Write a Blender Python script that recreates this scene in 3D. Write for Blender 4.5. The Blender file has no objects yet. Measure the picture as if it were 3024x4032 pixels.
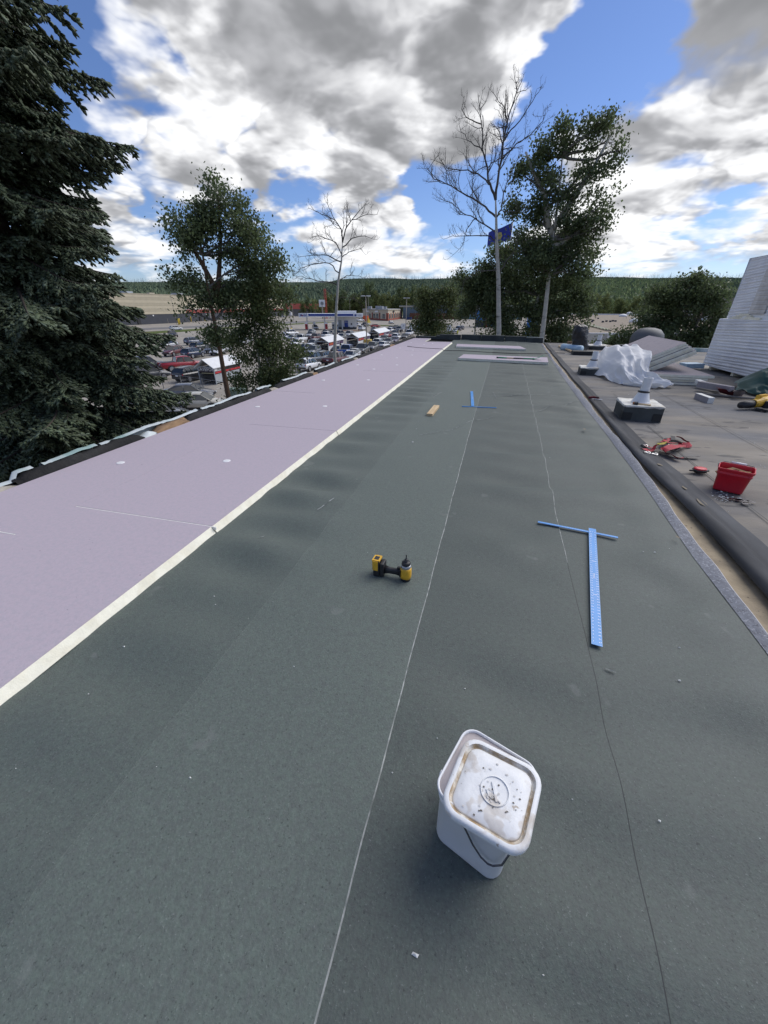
import bpy, bmesh, math, random
import numpy as np
from mathutils import Vector, Matrix
S = bpy.context.scene
COL = S.collection
RAD = math.radians
# ------------------------------------------------------------------ camera, sky, sun, exposure
PITCH, YAW, EYE, FPX = RAD(28.3), RAD(14.7), 1.515, 1500.0
cam = bpy.data.cameras.new('camera'); camo = bpy.data.objects.new('camera', cam); COL.objects.link(camo)
camo.location = (0, 0, EYE); camo.rotation_euler = (math.pi/2-PITCH, 0, YAW)
cam.sensor_fit = 'VERTICAL'; cam.sensor_height = 36; cam.lens = 36*FPX/4032
cam.clip_start = 0.05; cam.clip_end = 12000
S.camera = camo
SUN_EL, SUN_AZ = RAD(47), RAD(46)      # azimuth clockwise from +Y
world = bpy.data.worlds.new('World'); S.world = world; world.use_nodes = True
def build_sky():
    nt = world.node_tree; N = nt.nodes; L = nt.links; N.clear()
    out = N.new('ShaderNodeOutputWorld'); bg = N.new('ShaderNodeBackground'); L.new(bg.outputs[0], out.inputs[0])
    bg.inputs[1].default_value = 0.1
    def math_(op, a, b=None, c=None, clamp=False):
        n = N.new('ShaderNodeMath'); n.operation = op; n.use_clamp = clamp
        for i, v in enumerate((a, b, c)):
            if v is None: continue
            if isinstance(v, (int, float)): n.inputs[i].default_value = v
            else: L.new(v, n.inputs[i])
        return n.outputs[0]
    def smooth(v, a, b, lo=0., hi=1.):
        n = N.new('ShaderNodeMapRange'); n.interpolation_type = 'SMOOTHSTEP'
        L.new(v, n.inputs[0])
        for i, x in enumerate((a, b, lo, hi)): n.inputs[i+1].default_value = x
        return n.outputs[0]
    tc = N.new('ShaderNodeTexCoord'); d = tc.outputs['Generated']
    sep = N.new('ShaderNodeSeparateXYZ'); L.new(d, sep.inputs[0])
    z = math_('MAXIMUM', sep.outputs[2], 0.0)
    den = math_('ADD', z, 0.34)
    cmb = N.new('ShaderNodeCombineXYZ')
    L.new(math_('DIVIDE', sep.outputs[0], den), cmb.inputs[0]); L.new(math_('DIVIDE', sep.outputs[1], den), cmb.inputs[1]); L.new(math_('DIVIDE', math_('MULTIPLY', z, 2.3), den), cmb.inputs[2])
    p = cmb.outputs[0]
    def shifted(dz):
        n = N.new('ShaderNodeVectorMath'); n.operation = 'ADD'; L.new(p, n.inputs[0]); n.inputs[1].default_value = (0, 0, dz); return n.outputs[0]
    def noise(v, sc, det, rough=.55, off=(0, 0, 0), dist=0.):
        m = N.new('ShaderNodeMapping'); m.inputs['Location'].default_value = off; L.new(v, m.inputs[0])
        n = N.new('ShaderNodeTexNoise'); n.inputs['Scale'].default_value = sc; n.inputs['Detail'].default_value = det
        n.inputs['Roughness'].default_value = rough; n.inputs['Distortion'].default_value = dist; L.new(m.outputs[0], n.inputs[0]); return n.outputs[0]
    def density(dz):
        v = shifted(dz) if dz else p
        bl = math_('ABSOLUTE', math_('SUBTRACT', noise(v, 2.9, 4, .5, (1.2, 4.4, .3), .25), .5))
        return math_('ADD', math_('MULTIPLY', noise(v, 1.7, 5, .5, (3.1, 7.7, 1.3)), .70), math_('MULTIPLY', bl, .62))
    wn = N.new('ShaderNodeTexNoise'); wn.inputs['Scale'].default_value = 3.2; wn.inputs['Detail'].default_value = 5; L.new(p, wn.inputs[0])
    w1 = N.new('ShaderNodeVectorMath'); w1.operation = 'SUBTRACT'; L.new(wn.outputs['Color'], w1.inputs[0]); w1.inputs[1].default_value = (.5, .5, .5)
    w2 = N.new('ShaderNodeVectorMath'); w2.operation = 'SCALE'; L.new(w1.outputs[0], w2.inputs[0]); w2.inputs[3].default_value = .34
    w3 = N.new('ShaderNodeVectorMath'); w3.operation = 'ADD'; L.new(w2.outputs[0], w3.inputs[0]); L.new(d, w3.inputs[1])
    w4 = N.new('ShaderNodeVectorMath'); w4.operation = 'NORMALIZE'; L.new(w3.outputs[0], w4.inputs[0]); dw = w4.outputs[0]
    D0 = density(0); D1 = density(.085); D2 = density(.03)
    M = None
    for (dx, dy, dz, rin, rout, w) in SKY_MASSES:
        n = N.new('ShaderNodeVectorMath'); n.operation = 'DOT_PRODUCT'; L.new(dw, n.inputs[0]); n.inputs[1].default_value = (dx, dy, dz)
        q = smooth(n.outputs['Value'], math.cos(RAD(rout)), math.cos(RAD(rin)), 0., w)
        M = q if M is None else math_('ADD', M, q)
    low = smooth(sep.outputs[2], .0, .20, .03, .0)
    D = math_('ADD', math_('ADD', D0, M), low)
    cover = smooth(D, CLOUD_T-.015, CLOUD_T+.125)
    thick = smooth(math_('ADD', D0, math_('MULTIPLY', M, .62)), CLOUD_T+.045, CLOUD_T+.30)
    rl = math_('ADD', math_('MULTIPLY', smooth(math_('SUBTRACT', D0, D1), -.10, .10, -.5, .5), .62), math_('MULTIPLY', smooth(math_('SUBTRACT', D0, D2), -.04, .04, -.5, .5), .26))
    fine = math_('SUBTRACT', noise(p, 6., 6, .55, (2, 4, 8)), .5)
    br = math_('ADD', math_('SUBTRACT', math_('ADD', .86, math_('MULTIPLY', rl, math_('SUBTRACT', 1.15, math_('MULTIPLY', thick, .55)))), math_('MULTIPLY', thick, .54)), math_('MULTIPLY', fine, .22))
    br = math_('ADD', br, smooth(sep.outputs[2], .0, .25, .02, 0.))
    br = math_('SMOOTH_MAX', br, .24, .2)
    br = math_('MINIMUM', br, 1.0)
    ramp = N.new('ShaderNodeValToRGB'); L.new(br, ramp.inputs[0])
    e = ramp.color_ramp.elements; e[0].position = .15; e[0].color = (.17, .175, .185, 1); e[1].position = 1.; e[1].color = (.88, .885, .90, 1)
    m = ramp.color_ramp.elements.new(.5); m.color = (.40, .405, .425, 1)
    gain = N.new('ShaderNodeMix'); gain.data_type = 'RGBA'; gain.blend_type = 'MULTIPLY'; gain.inputs[0].default_value = 1
    L.new(ramp.outputs[0], gain.inputs[6]); gain.inputs[7].default_value = (8.5, 8.5, 8.5, 1)
    sky = N.new('ShaderNodeTexSky'); sky.sky_type = 'NISHITA'; sky.sun_disc = False
    sky.sun_elevation = SUN_EL; sky.sun_rotation = SUN_AZ; sky.altitude = 300; sky.air_density = 1.0; sky.dust_density = .4; sky.ozone_density = 2.5
    tint = N.new('ShaderNodeMix'); tint.data_type = 'RGBA'; tint.blend_type = 'MULTIPLY'; tint.inputs[0].default_value = 1
    L.new(sky.outputs[0], tint.inputs[6]); tint.inputs[7].default_value = (.60, .67, .88, 1)
    mx = N.new('ShaderNodeMix'); mx.data_type = 'RGBA'; L.new(cover, mx.inputs[0]); L.new(tint.outputs[2], mx.inputs[6]); L.new(gain.outputs[2], mx.inputs[7])
    L.new(mx.outputs[2], bg.inputs[0])
def ray(u, v):
    x = (u-1512)/FPX; y = -(v-2016)/FPX
    f = math.cos(PITCH)+y*math.sin(PITCH); z = -math.sin(PITCH)+y*math.cos(PITCH)
    c, s = math.cos(YAW), math.sin(YAW)
    return Vector((x*c-f*s, x*s+f*c, z))
def _m(u, v, rin, rout, w):
    r = ray(u, v).normalized(); return (r.x, r.y, r.z, rin, rout, w)
# broad cloud masses and clear gaps of this afternoon's sky, by direction
SKY_MASSES = [_m(1550, 200, 4, 17, .15), _m(2050, 40, 3, 9, .16), _m(1000, 60, 3, 10, .14), _m(760, 160, 2, 8, .14), _m(1900, 220, 2, 7, .12), _m(1250, 380, 4, 15, .13), _m(800, 330, 3, 11, .10), _m(1450, 640, 2, 7, .05), _m(2750, 330, 5, 16, .15), _m(2500, 760, 4, 10, .05), _m(950, 650, 2, 6, .05), _m(620, 640, 1, 5, .07), _m(500, 800, 2, 8, .12), _m(1700, 330, 2, 8, .08), _m(2150, 560, 2, 7, .08), _m(1650, 950, 2, 6, .04),
    _m(470, 60, 1, 6, -.22), _m(440, 500, 1, 6, -.16), _m(2460, 20, 1, 7, -.24), _m(2260, 230, 1, 5, -.20), _m(2070, 400, 1, 4, -.16), _m(1730, 500, 1, 5, -.20), _m(1720, 790, 1, 4, -.14), _m(760, 480, 1, 4, -.12), _m(2930, 830, 1, 4, -.14), _m(640, 780, 1, 3, -.12), _m(1010, 760, 1, 3, -.10), _m(1250, 560, 1, 3, -.06), _m(2650, 900, 1, 5, -.07), _m(1120, 900, 1, 4, -.08)]
CLOUD_T = .385
build_sky()
sl = bpy.data.lights.new('sun', 'SUN'); so = bpy.data.objects.new('sun', sl); COL.objects.link(so)
sl.energy = 2.0; sl.angle = RAD(52); sl.color = (1, .96, .9)
sd = Vector((math.sin(SUN_AZ)*math.cos(SUN_EL), math.cos(SUN_AZ)*math.cos(SUN_EL), math.sin(SUN_EL)))
so.rotation_euler = sd.to_track_quat('Z', 'Y').to_euler(); so.location = (0, 0, 60)
S.view_settings.view_transform = 'Standard'; S.view_settings.look = 'None'; S.view_settings.exposure = .52; S.view_settings.gamma = 1
S.view_settings.use_curve_mapping = False
S.render.engine = 'CYCLES'
try: S.cycles.use_denoising = True
except Exception: pass
S.cycles.max_bounces = 6; S.cycles.diffuse_bounces = 3; S.cycles.transparent_max_bounces = 8

# ------------------------------------------------------------------ helpers
rnd = random.Random(7)
rng = np.random.default_rng(11)
GZ = -6.5                                   # level of the parking lot, the roof is z = 0
def G(u, v, z=0.):
    r = ray(u, v); t = (z-EYE)/r.z; return Vector((r.x*t, r.y*t, z))
def D(u, v, d):
    r = ray(u, v); k = d/math.hypot(r.x, r.y); return Vector((r.x*k, r.y*k, EYE+r.z*k))
ZONES = dict(a=(550, 1200, 4.74), b=(550, 1400, 3.687), c=(850, 1200, 4.74), d=(1130, 1280, 6.144), e=(1380, 1260, 6.144), f=(1600, 1200, 4.1475), t=(550, 600, 1.58), u=(1600, 250, 1.8433))
def zone(k, x, y): o = ZONES[k]; return (o[0]+x/o[2], o[1]+y/o[2])
def tag(o, label=None, cat=None, group=None, kind=None):
    if label: o['label'] = label
    if cat: o['category'] = cat
    if group: o['group'] = group
    if kind: o['kind'] = kind
    return o
def empty(name, loc=(0, 0, 0), rz=0., parent=None):
    o = bpy.data.objects.new(name, None); COL.objects.link(o); o.location = loc; o.rotation_euler = (0, 0, rz); o.empty_display_size = .1
    if parent: o.parent = parent
    return o
class MB:
    """collects shapes, links them as one mesh object"""
    def __init__(s): s.v = []; s.f = []; s.m = []
    def add(s, vs, fs, mi=0):
        o = len(s.v); s.v += [tuple(v) for v in vs]; s.f += [tuple(i+o for i in f) for f in fs]; s.m += [mi]*len(fs); return s
    def box(s, c, d, mi=0, rz=0., ry=0., rx=0.):
        M = Matrix.Rotation(rz, 3, 'Z') @ Matrix.Rotation(ry, 3, 'Y') @ Matrix.Rotation(rx, 3, 'X'); c = Vector(c)
        vs = [c + M @ Vector((x*d[0]/2, y*d[1]/2, z*d[2]/2)) for x in (-1, 1) for y in (-1, 1) for z in (-1, 1)]
        return s.add(vs, [(0, 1, 3, 2), (4, 6, 7, 5), (0, 4, 5, 1), (2, 3, 7, 6), (0, 2, 6, 4), (1, 5, 7, 3)], mi)
    def tube(s, pts, rs, n=8, mi=0, cap=True):
        pts = [Vector(p) for p in pts]
        if isinstance(rs, (int, float)): rs = [rs]*len(pts)
        rings = []; up = None
        for i, p in enumerate(pts):
            t = (pts[min(i+1, len(pts)-1)]-pts[max(i-1, 0)])
            t = t.normalized() if t.length > 1e-9 else Vector((0, 0, 1))
            if up is None:
                a = Vector((0, 0, 1)) if abs(t.z) < .9 else Vector((1, 0, 0)); up = t.cross(a).normalized()
            else:
                up = (up - t*up.dot(t)); up = up.normalized() if up.length > 1e-6 else t.orthogonal().normalized()
            w = t.cross(up)
            rings.append([p + (up*math.cos(k*2*math.pi/n)+w*math.sin(k*2*math.pi/n))*rs[i] for k in range(n)])
        vs = [v for r in rings for v in r]; fs = []
        for i in range(len(pts)-1):
            for k in range(n):
                fs.append((i*n+k, i*n+(k+1) % n, (i+1)*n+(k+1) % n, (i+1)*n+k))
        if cap: fs.append(tuple(range(n))[::-1]); fs.append(tuple((len(pts)-1)*n+k for k in range(n)))
        return s.add(vs, fs, mi)
    def loft(s, rings, mi=0, cap=True, closed=True):
        n = len(rings[0]); vs = [v for r in rings for v in r]; fs = []
        for i in range(len(rings)-1):
            for k in range(n if closed else n-1):
                fs.append((i*n+k, i*n+(k+1) % n, (i+1)*n+(k+1) % n, (i+1)*n+k))
        if cap: fs.append(tuple(range(n))[::-1]); fs.append(tuple((len(rings)-1)*n+k for k in range(n)))
        return s.add(vs, fs, mi)
    def lathe(s, prof, n=24, c=(0, 0, 0), mi=0, cap=True):
        return s.loft([[(c[0]+r*math.cos(k*2*math.pi/n), c[1]+r*math.sin(k*2*math.pi/n), c[2]+z) for k in range(n)] for r, z in prof], mi, cap)
    def prism(s, poly, z0, z1, mi=0):
        n = len(poly); return s.add([(x, y, z0) for x, y in poly]+[(x, y, z1) for x, y in poly],
            [tuple(range(n))[::-1], tuple(range(n, 2*n))]+[(i, (i+1) % n, n+(i+1) % n, n+i) for i in range(n)], mi)
    def sheet(s, poly, z, mi=0): return s.add([(x, y, z) for x, y in poly], [tuple(range(len(poly)))], mi)
    def grid(s, P, mi=0):
        a, b = len(P), len(P[0]); return s.add([q for r in P for q in r], [(i*b+j, i*b+j+1, (i+1)*b+j+1, (i+1)*b+j) for i in range(a-1) for j in range(b-1)], mi)
    def move(s, M):
        s.v = [tuple(M @ Vector(v)) for v in s.v]; return s
    def build(s, name, mats, parent=None, smooth=False, loc=None, rz=0., bevel=0.):
        me = bpy.data.meshes.new(name); me.from_pydata(s.v, [], s.f)
        for m in (mats if isinstance(mats, (list, tuple)) else [mats]): me.materials.append(m)
        me.polygons.foreach_set('material_index', s.m)
        if smooth: me.polygons.foreach_set('use_smooth', [True]*len(s.f))
        bm = bmesh.new(); bm.from_mesh(me); bmesh.ops.recalc_face_normals(bm, faces=bm.faces)
        if bevel:
            bmesh.ops.remove_doubles(bm, verts=bm.verts, dist=1e-5)
            es = [e for e in bm.edges if len(e.link_faces) == 2 and e.calc_face_angle() > .5]
            bmesh.ops.bevel(bm, geom=es, offset=bevel, segments=2, profile=.6, affect='EDGES', clamp_overlap=True)
        bm.to_mesh(me); bm.free()
        o = bpy.data.objects.new(name, me); COL.objects.link(o)
        if loc is not None: o.location = loc
        o.rotation_euler = (0, 0, rz)
        if parent: o.parent = parent
        return o
def np_mesh(name, V, k, mats, parent=None, mi=None, smooth=False):
    """V: (N*k,3) corner positions, N polygons of k corners each"""
    n = len(V)//k; me = bpy.data.meshes.new(name); me.vertices.add(len(V)); me.vertices.foreach_set('co', np.asarray(V, np.float32).ravel())
    me.loops.add(len(V)); me.loops.foreach_set('vertex_index', np.arange(len(V), dtype=np.int32))
    me.polygons.add(n); me.polygons.foreach_set('loop_start', np.arange(0, len(V), k, dtype=np.int32))
    for m in (mats if isinstance(mats, (list, tuple)) else [mats]): me.materials.append(m)
    if mi is not None: me.polygons.foreach_set('material_index', np.asarray(mi, np.int32))
    me.update(calc_edges=True)
    o = bpy.data.objects.new(name, me); COL.objects.link(o)
    if parent: o.parent = parent
    return o
def np_mesh_idx(name, V, F, mats, parent=None):
    k = F.shape[1]; me = bpy.data.meshes.new(name); me.vertices.add(len(V)); me.vertices.foreach_set('co', np.asarray(V, np.float32).ravel())
    me.loops.add(F.size); me.loops.foreach_set('vertex_index', F.astype(np.int32).ravel())
    me.polygons.add(len(F)); me.polygons.foreach_set('loop_start', np.arange(0, F.size, k, dtype=np.int32))
    me.polygons.foreach_set('use_smooth', np.ones(len(F), bool))
    for m in (mats if isinstance(mats, (list, tuple)) else [mats]): me.materials.append(m)
    me.update(calc_edges=True)
    o = bpy.data.objects.new(name, me); COL.objects.link(o)
    if parent: o.parent = parent
    return o
def text_mesh(name, curve, mt, parent, loc, rot):
    """lettering as one real mesh"""
    tmp = bpy.data.objects.new('tmp', curve); COL.objects.link(tmp); dg = bpy.context.evaluated_depsgraph_get(); me = bpy.data.meshes.new_from_object(tmp.evaluated_get(dg)); bpy.data.objects.remove(tmp)
    me.materials.clear(); me.materials.append(mt); me.name = name
    o = bpy.data.objects.new(name, me); COL.objects.link(o); o.parent = parent; o.location = loc; o.rotation_euler = rot; return o
def copy_tree(o, parent=None):
    c = o.copy(); COL.objects.link(c)
    if parent: c.parent = parent
    for ch in list(o.children): copy_tree(ch, c)
    return c
# ------------------------------------------------------------------ materials
MATS = {}
def mat(name, col, rough=.6, var=.15, scale=8., bump=0., bscale=None, metal=0., spec=.5, stretch=(1, 1, 1), col2=None, mask=(.45, .6), detail=6, speck=None, island=0., trans=0., coat=0., bdist=.01, wear=None, sheen=0.):
    """noise coloured principled material; col2 mixes in through a noise mask; speck = (colour, scale, threshold)"""
    if name in MATS: return MATS[name]
    m = bpy.data.materials.new(name); m.use_nodes = True; nt = m.node_tree; N = nt.nodes; L = nt.links
    b = N['Principled BSDF']; b.inputs['Roughness'].default_value = rough; b.inputs['Metallic'].default_value = metal
    b.inputs['Specular IOR Level'].default_value = spec
    if coat: b.inputs['Coat Weight'].default_value = coat; b.inputs['Coat Roughness'].default_value = .08
    if sheen: b.inputs['Sheen Weight'].default_value = sheen; b.inputs['Sheen Roughness'].default_value = .6
    tc = N.new('ShaderNodeTexCoord'); mp = N.new('ShaderNodeMapping'); L.new(tc.outputs['Object'], mp.inputs[0]); mp.inputs['Scale'].default_value = stretch
    def noise(sc, det=detail, rg=.6):
        n = N.new('ShaderNodeTexNoise'); n.inputs['Scale'].default_value = sc; n.inputs['Detail'].default_value = det; n.inputs['Roughness'].default_value = rg; L.new(mp.outputs[0], n.inputs[0]); return n.outputs[0]
    def mr(v, a, b_, lo, hi):
        n = N.new('ShaderNodeMapRange'); L.new(v, n.inputs[0])
        for i, x in enumerate((a, b_, lo, hi)): n.inputs[i+1].default_value = x
        return n.outputs[0]
    def mix(f, A, B, mode='MIX'):
        n = N.new('ShaderNodeMix'); n.data_type = 'RGBA'; n.blend_type = mode
        if isinstance(f, (int, float)): n.inputs[0].default_value = f
        else: L.new(f, n.inputs[0])
        for i, q in ((6, A), (7, B)):
            if isinstance(q, tuple): n.inputs[i].default_value = (*q, 1)
            else: L.new(q, n.inputs[i])
        return n.outputs[2]
    def value(v):
        n = N.new('ShaderNodeCombineColor')
        for i in range(3): L.new(v, n.inputs[i])
        return n.outputs[0]
    c = tuple(col)
    if col2 is not None: c = mix(mr(noise(scale*.37), mask[0], mask[1], 0, 1), c, tuple(col2))
    if var: c = mix(1., c, value(mr(noise(scale), .25, .75, 1-var, 1+var)), 'MULTIPLY')
    if speck:
        for sp in (speck if isinstance(speck, list) else [speck]):
            c = mix(mr(noise(sp[1], 3, .7), sp[2], sp[2]+.03, 0, sp[3] if len(sp) > 3 else 1), c, tuple(sp[0]))
    if island:
        g = N.new('ShaderNodeNewGeometry'); c = mix(1., c, value(mr(g.outputs['Random Per Island'], 0, 1, 1-island, 1+island)), 'MULTIPLY')
    if isinstance(c, tuple): b.inputs['Base Color'].default_value = (*c, 1)
    else: L.new(c, b.inputs['Base Color'])
    if bump:
        bp = N.new('ShaderNodeBump'); bp.inputs['Strength'].default_value = bump; bp.inputs['Distance'].default_value = bdist
        L.new(noise(bscale or scale*3), bp.inputs['Height']); L.new(bp.outputs[0], b.inputs['Normal'])
    if trans:
        t = N.new('ShaderNodeBsdfTranslucent'); ms = N.new('ShaderNodeMixShader'); ms.inputs[0].default_value = trans
        if isinstance(c, tuple): t.inputs[0].default_value = (*c, 1)
        else: L.new(c, t.inputs[0])
        L.new(b.outputs[0], ms.inputs[1]); L.new(t.outputs[0], ms.inputs[2]); L.new(ms.outputs[0], N['Material Output'].inputs[0])
    MATS[name] = m; return m
def hexlin(r, g, b): return tuple((c/255/12.92 if c/255 < .04045 else ((c/255+.055)/1.055)**2.4) for c in (r, g, b))
# ------------------------------------------------------------------ ground, lot, road, hills
asphalt = mat('worn_asphalt', (.33, .30, .255), .9, .12, .35, bump=.2, bscale=30, col2=(.27, .25, .215), speck=((.14, .13, .12), .12, .62, .5), spec=.2)
road_mat = mat('road_asphalt', (.17, .165, .16), .9, .12, .5, spec=.2)
earth = mat('bare_earth', (.16, .15, .09), .95, .25, .05, col2=(.07, .10, .035), spec=.1)
grass_mat = mat('lawn', (.075, .11, .03), .95, .35, .6, col2=(.13, .13, .05), spec=.1)
paint_white = mat('road_paint', (.55, .54, .5), .8, .2, 3)
def ring_pt(az, d): return (-math.sin(RAD(az))*d, math.cos(RAD(az))*d)
g = MB(); g.sheet([ring_pt(a, 5200) for a in range(0, 360, 10)], GZ-.03); tag(g.build('ground', earth), 'broad ground of the valley', kind='structure')
g = MB(); g.sheet([(-20.2, -20), (-20.2, 24.5), (20, 25.5), (60, 60), (60, 380), (-60, 420), (-240, 420), (-178, 205), (-160, -20)], GZ-.012); tag(g.build('parking_lot', asphalt), kind='structure')
yd = mat('yard_soil', (.06, .075, .035), .95, .4, .8, col2=(.12, .10, .06), spec=.1)
g = MB(); g.sheet([(-20.2, -20), (-4.6, -20), (-4.6, 22), (14, 22), (20, 25.5), (-20.2, 24.5)], GZ-.008); tag(g.build('yard', yd), kind='structure')
g = MB(); g.sheet([(-148, 90), (-160, 95), (-129, 210), (-100, 330), (-86, 330), (-112, 205)], GZ-.004); tag(g.build('road', road_mat), kind='structure')
def grass_strip(poly):
    m = MB(); m.prism(poly, GZ-.05, GZ+.12); V = []
    xs = [p[0] for p in poly]; ys = [p[1] for p in poly]
    o = m.build('grass', grass_mat); tag(o, 'strip of mown grass', kind='stuff')
grass_strip([(-112, 108), (-125, 110), (-116, 158), (-98, 240), (-92, 240), (-109, 150)])
grass_strip([(-62, 196), (-46, 193), (-44, 199), (-64, 207)])
grass_strip([(-96, 246), (-88, 243), (-80, 262), (-88, 268)])
lines = MB()
for y in (37.4, 52.2, 74.3, 88.8, 110.5):
    for i in range(26):
        x = -23.5-i*2.75
        if y > 60 and x < -62: continue
        lines.box((x, y+2.6, GZ+.004), (.12, 5.2, .004))
tag(lines.build('parking_lines', paint_white), 'white painted stall lines', kind='structure')
# hills all round, with the ridge seen from the roof
HILL = [(-180, 2.2), (-90, 2.2), (-40, 2.4), (-23.6, 2.62), (-9.4, 3.1), (8.6, 3.2), (18, 3.25), (20.2, 3.2), (22, 2.78), (28, 2.76), (43, 2.5), (60, 2.3), (100, 2.2), (180, 2.2)]
def hill_el(a): return float(np.interp(a, [h[0] for h in HILL], [h[1] for h in HILL]))
def hill_z(a, d):
    t = min(1, max(0, (d-650)/2050)); top = EYE+math.tan(RAD(hill_el(a)-.16))*2700
    t = t**.75; return GZ-.03+(top-GZ)*t*(1 + .02*math.sin(a*.7+d*.004)*t)
hill_mat = mat('wooded_slope', (.10, .13, .08), .95, .35, .012, col2=(.10, .125, .06), spec=.05)
P = []
for a in range(-180, 181, 3):
    row = []
    for d in (640, 800, 1000, 1250, 1500, 1800, 2100, 2400, 2700, 3000):
        x, y = ring_pt(a, d); row.append((x, y, hill_z(a, d) if d < 2900 else hill_z(a, 2700)-40))
    P.append(row)
h = MB(); h.grid(P); tag(h.build('hills', hill_mat, smooth=True), 'long wooded ridge beyond the town', kind='structure')
def cones(az, d, zfun, hgt, rad, n):
    V = []; 
    for i in range(n):
        a, dd = az[i], d[i]; x, y = ring_pt(a, dd); z = zfun(a, dd); H_, R_ = hgt[i], rad[i]; ph = rnd.random()*6
        b = [(x+R_*math.cos(ph+k*2.094), y+R_*math.sin(ph+k*2.094), z+H_*.12) for k in range(3)]
        t = (x+R_*.2*rnd.uniform(-1, 1), y, z+H_)
        for k in range(3): V += [b[k], b[(k+1) % 3], t]
    return np.array(V)
fn = 60000
az = rng.uniform(-62, 62, fn); dd = 680+2030*rng.random(fn)**.8
V = cones(az, dd, hill_z, rng.uniform(3.5, 7.5, fn), rng.uniform(2.6, 5.2, fn), fn)
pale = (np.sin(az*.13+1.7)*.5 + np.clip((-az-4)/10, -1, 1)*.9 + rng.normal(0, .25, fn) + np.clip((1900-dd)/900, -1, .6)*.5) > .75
dark_f = mat('hill_conifers', (.11, .142, .09), .9, .3, .02, island=.25, spec=.05)
sunlit_f = mat('hill_trees_sunlit', (.19, .23, .10), .9, .25, .02, island=.3, spec=.05)  # lighter green, mostly at the right: a sunlit patch put into the colour
tag(np_mesh('forest', V, 3, [dark_f, sunlit_f], mi=np.repeat(pale.astype(int), 3)), 'far wooded hillside', kind='stuff')
snag_m = mat('burnt_snags', (.26, .25, .25), .9, .2, .1)
V = []
for i in range(5200):
    a = rnd.uniform(-62, 62); d_ = 2720-abs(rnd.gauss(0, 420)); x, y = ring_pt(a, d_); z = hill_z(a, d_); H_ = rnd.uniform(9, 25); w = rnd.uniform(.3, .65); lean = rnd.gauss(0, 1.2)
    c, s = math.cos(RAD(a)), math.sin(RAD(a))
    for q in ((c, s), (-s, c)):
        V += [(x-q[0]*w/2, y-q[1]*w/2, z), (x+q[0]*w/2, y+q[1]*w/2, z), (x+q[0]*w/5+lean, y+q[1]*w/5, z+H_), (x-q[0]*w/5+lean, y-q[1]*w/5, z+H_)]
tag(np_mesh('burnt_tree_snags', np.array(V), 4, snag_m), 'grey dead trunks standing along the ridge', kind='stuff')
# town woodland between the lot and the hills, too far off to count
leaf_far = mat('far_leaves', (.10, .13, .055), .9, .3, .05, island=.45, spec=.05, trans=.5)
leaf_far2 = mat('far_leaves_olive', (.15, .165, .065), .9, .3, .05, island=.45, spec=.05, trans=.5)
def leaf_quads(C, s, flat=.0):
    n = len(C); a = rng.normal(size=(n, 3)); a[:, 2] *= (1-flat); a /= np.linalg.norm(a, axis=1)[:, None]
    b = np.cross(a, rng.normal(size=(n, 3))); b /= np.linalg.norm(b, axis=1)[:, None]
    s = (s*rng.uniform(.6, 1.3, n))[:, None] if np.isscalar(s) else s[:, None]
    A = a*s; B = b*s*.75
    return np.stack([C-A, C+B, C+A, C-B], 1).reshape(-1, 3)
def blob_points(blobs, n):
    """points gathered in the outer shell of the crown's lobes; blobs: (x,y,z,rx,ry,rz)"""
    vol = np.array([b[3]*b[4]*b[5] for b in blobs])**.75; pick = rng.choice(len(blobs), n, p=vol/vol.sum())
    B = np.array(blobs)[pick]; d = rng.normal(size=(n, 3)); d /= np.linalg.norm(d, axis=1)[:, None]
    r = rng.random(n)**.42
    return B[:, :3]+d*B[:, 3:6]*r[:, None]
wood_pts = []
for i in range(520):
    a = rnd.uniform(-60, 60); d_ = rnd.uniform(430, 700); x, y = ring_pt(a, d_); r = rnd.uniform(4, 8); H_ = rnd.uniform(9, 19)
    wood_pts.append((x, y, GZ+H_*.55, r, r, H_*.5))
C = blob_points(wood_pts, 42000); C[:, 2] = np.maximum(C[:, 2], GZ)
tag(np_mesh('woods', leaf_quads(C, 1.0), 4, [leaf_far, leaf_far2], mi=(np.sin(C[:, 0]*.03)+rng.normal(0, .3, len(C)) > .4).astype(int)), 'far belt of town trees below the hills', kind='stuff')
# ------------------------------------------------------------------ the flat roof
def lerp_path(tab, y): return float(np.interp(y, [t[0] for t in tab], [t[1] for t in tab]))
EDGE0 = [(-3, -1.86), (0, -1.86), (22.5, -1.84)]
SEAMA = [(-3, -1.12), (0, -1.11), (2, -1.09), (4.7, -1.08), (12.6, -.98), (22.5, -.92)]
SEAMB = [(-3, -.235), (0, -.22), (1.1, -.21), (3, -.19), (5.3, -.165), (12.6, -.02), (22.5, .1)]
SEAMC = [(-3, .58), (0, .60), (1.36, .64), (2.9, .67), (4.76, .73), (12.4, .92), (22.5, 1.15)]
EDGER = [(-3, 1.46), (0, 1.47), (1.8, 1.51), (2.6, 1.515), (3.7, 1.575), (5.5, 1.635), (7.65, 1.67), (11.4, 1.79), (20.4, 2.16), (22.5, 2.25)]
def far_y(x): return 21.0+(2.4-x)*.215
DAMP = [(.78, 2.25, .42, .95), (-.1, 7.2, .55, .9), (.14, .68, .28, .28), (-.45, 1.92, .25, .2), (-.8, 6.25, .25, .5), (.3, 14, 2.6, 1.7), (-.2, 18.3, 2.6, 1.8)]
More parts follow.
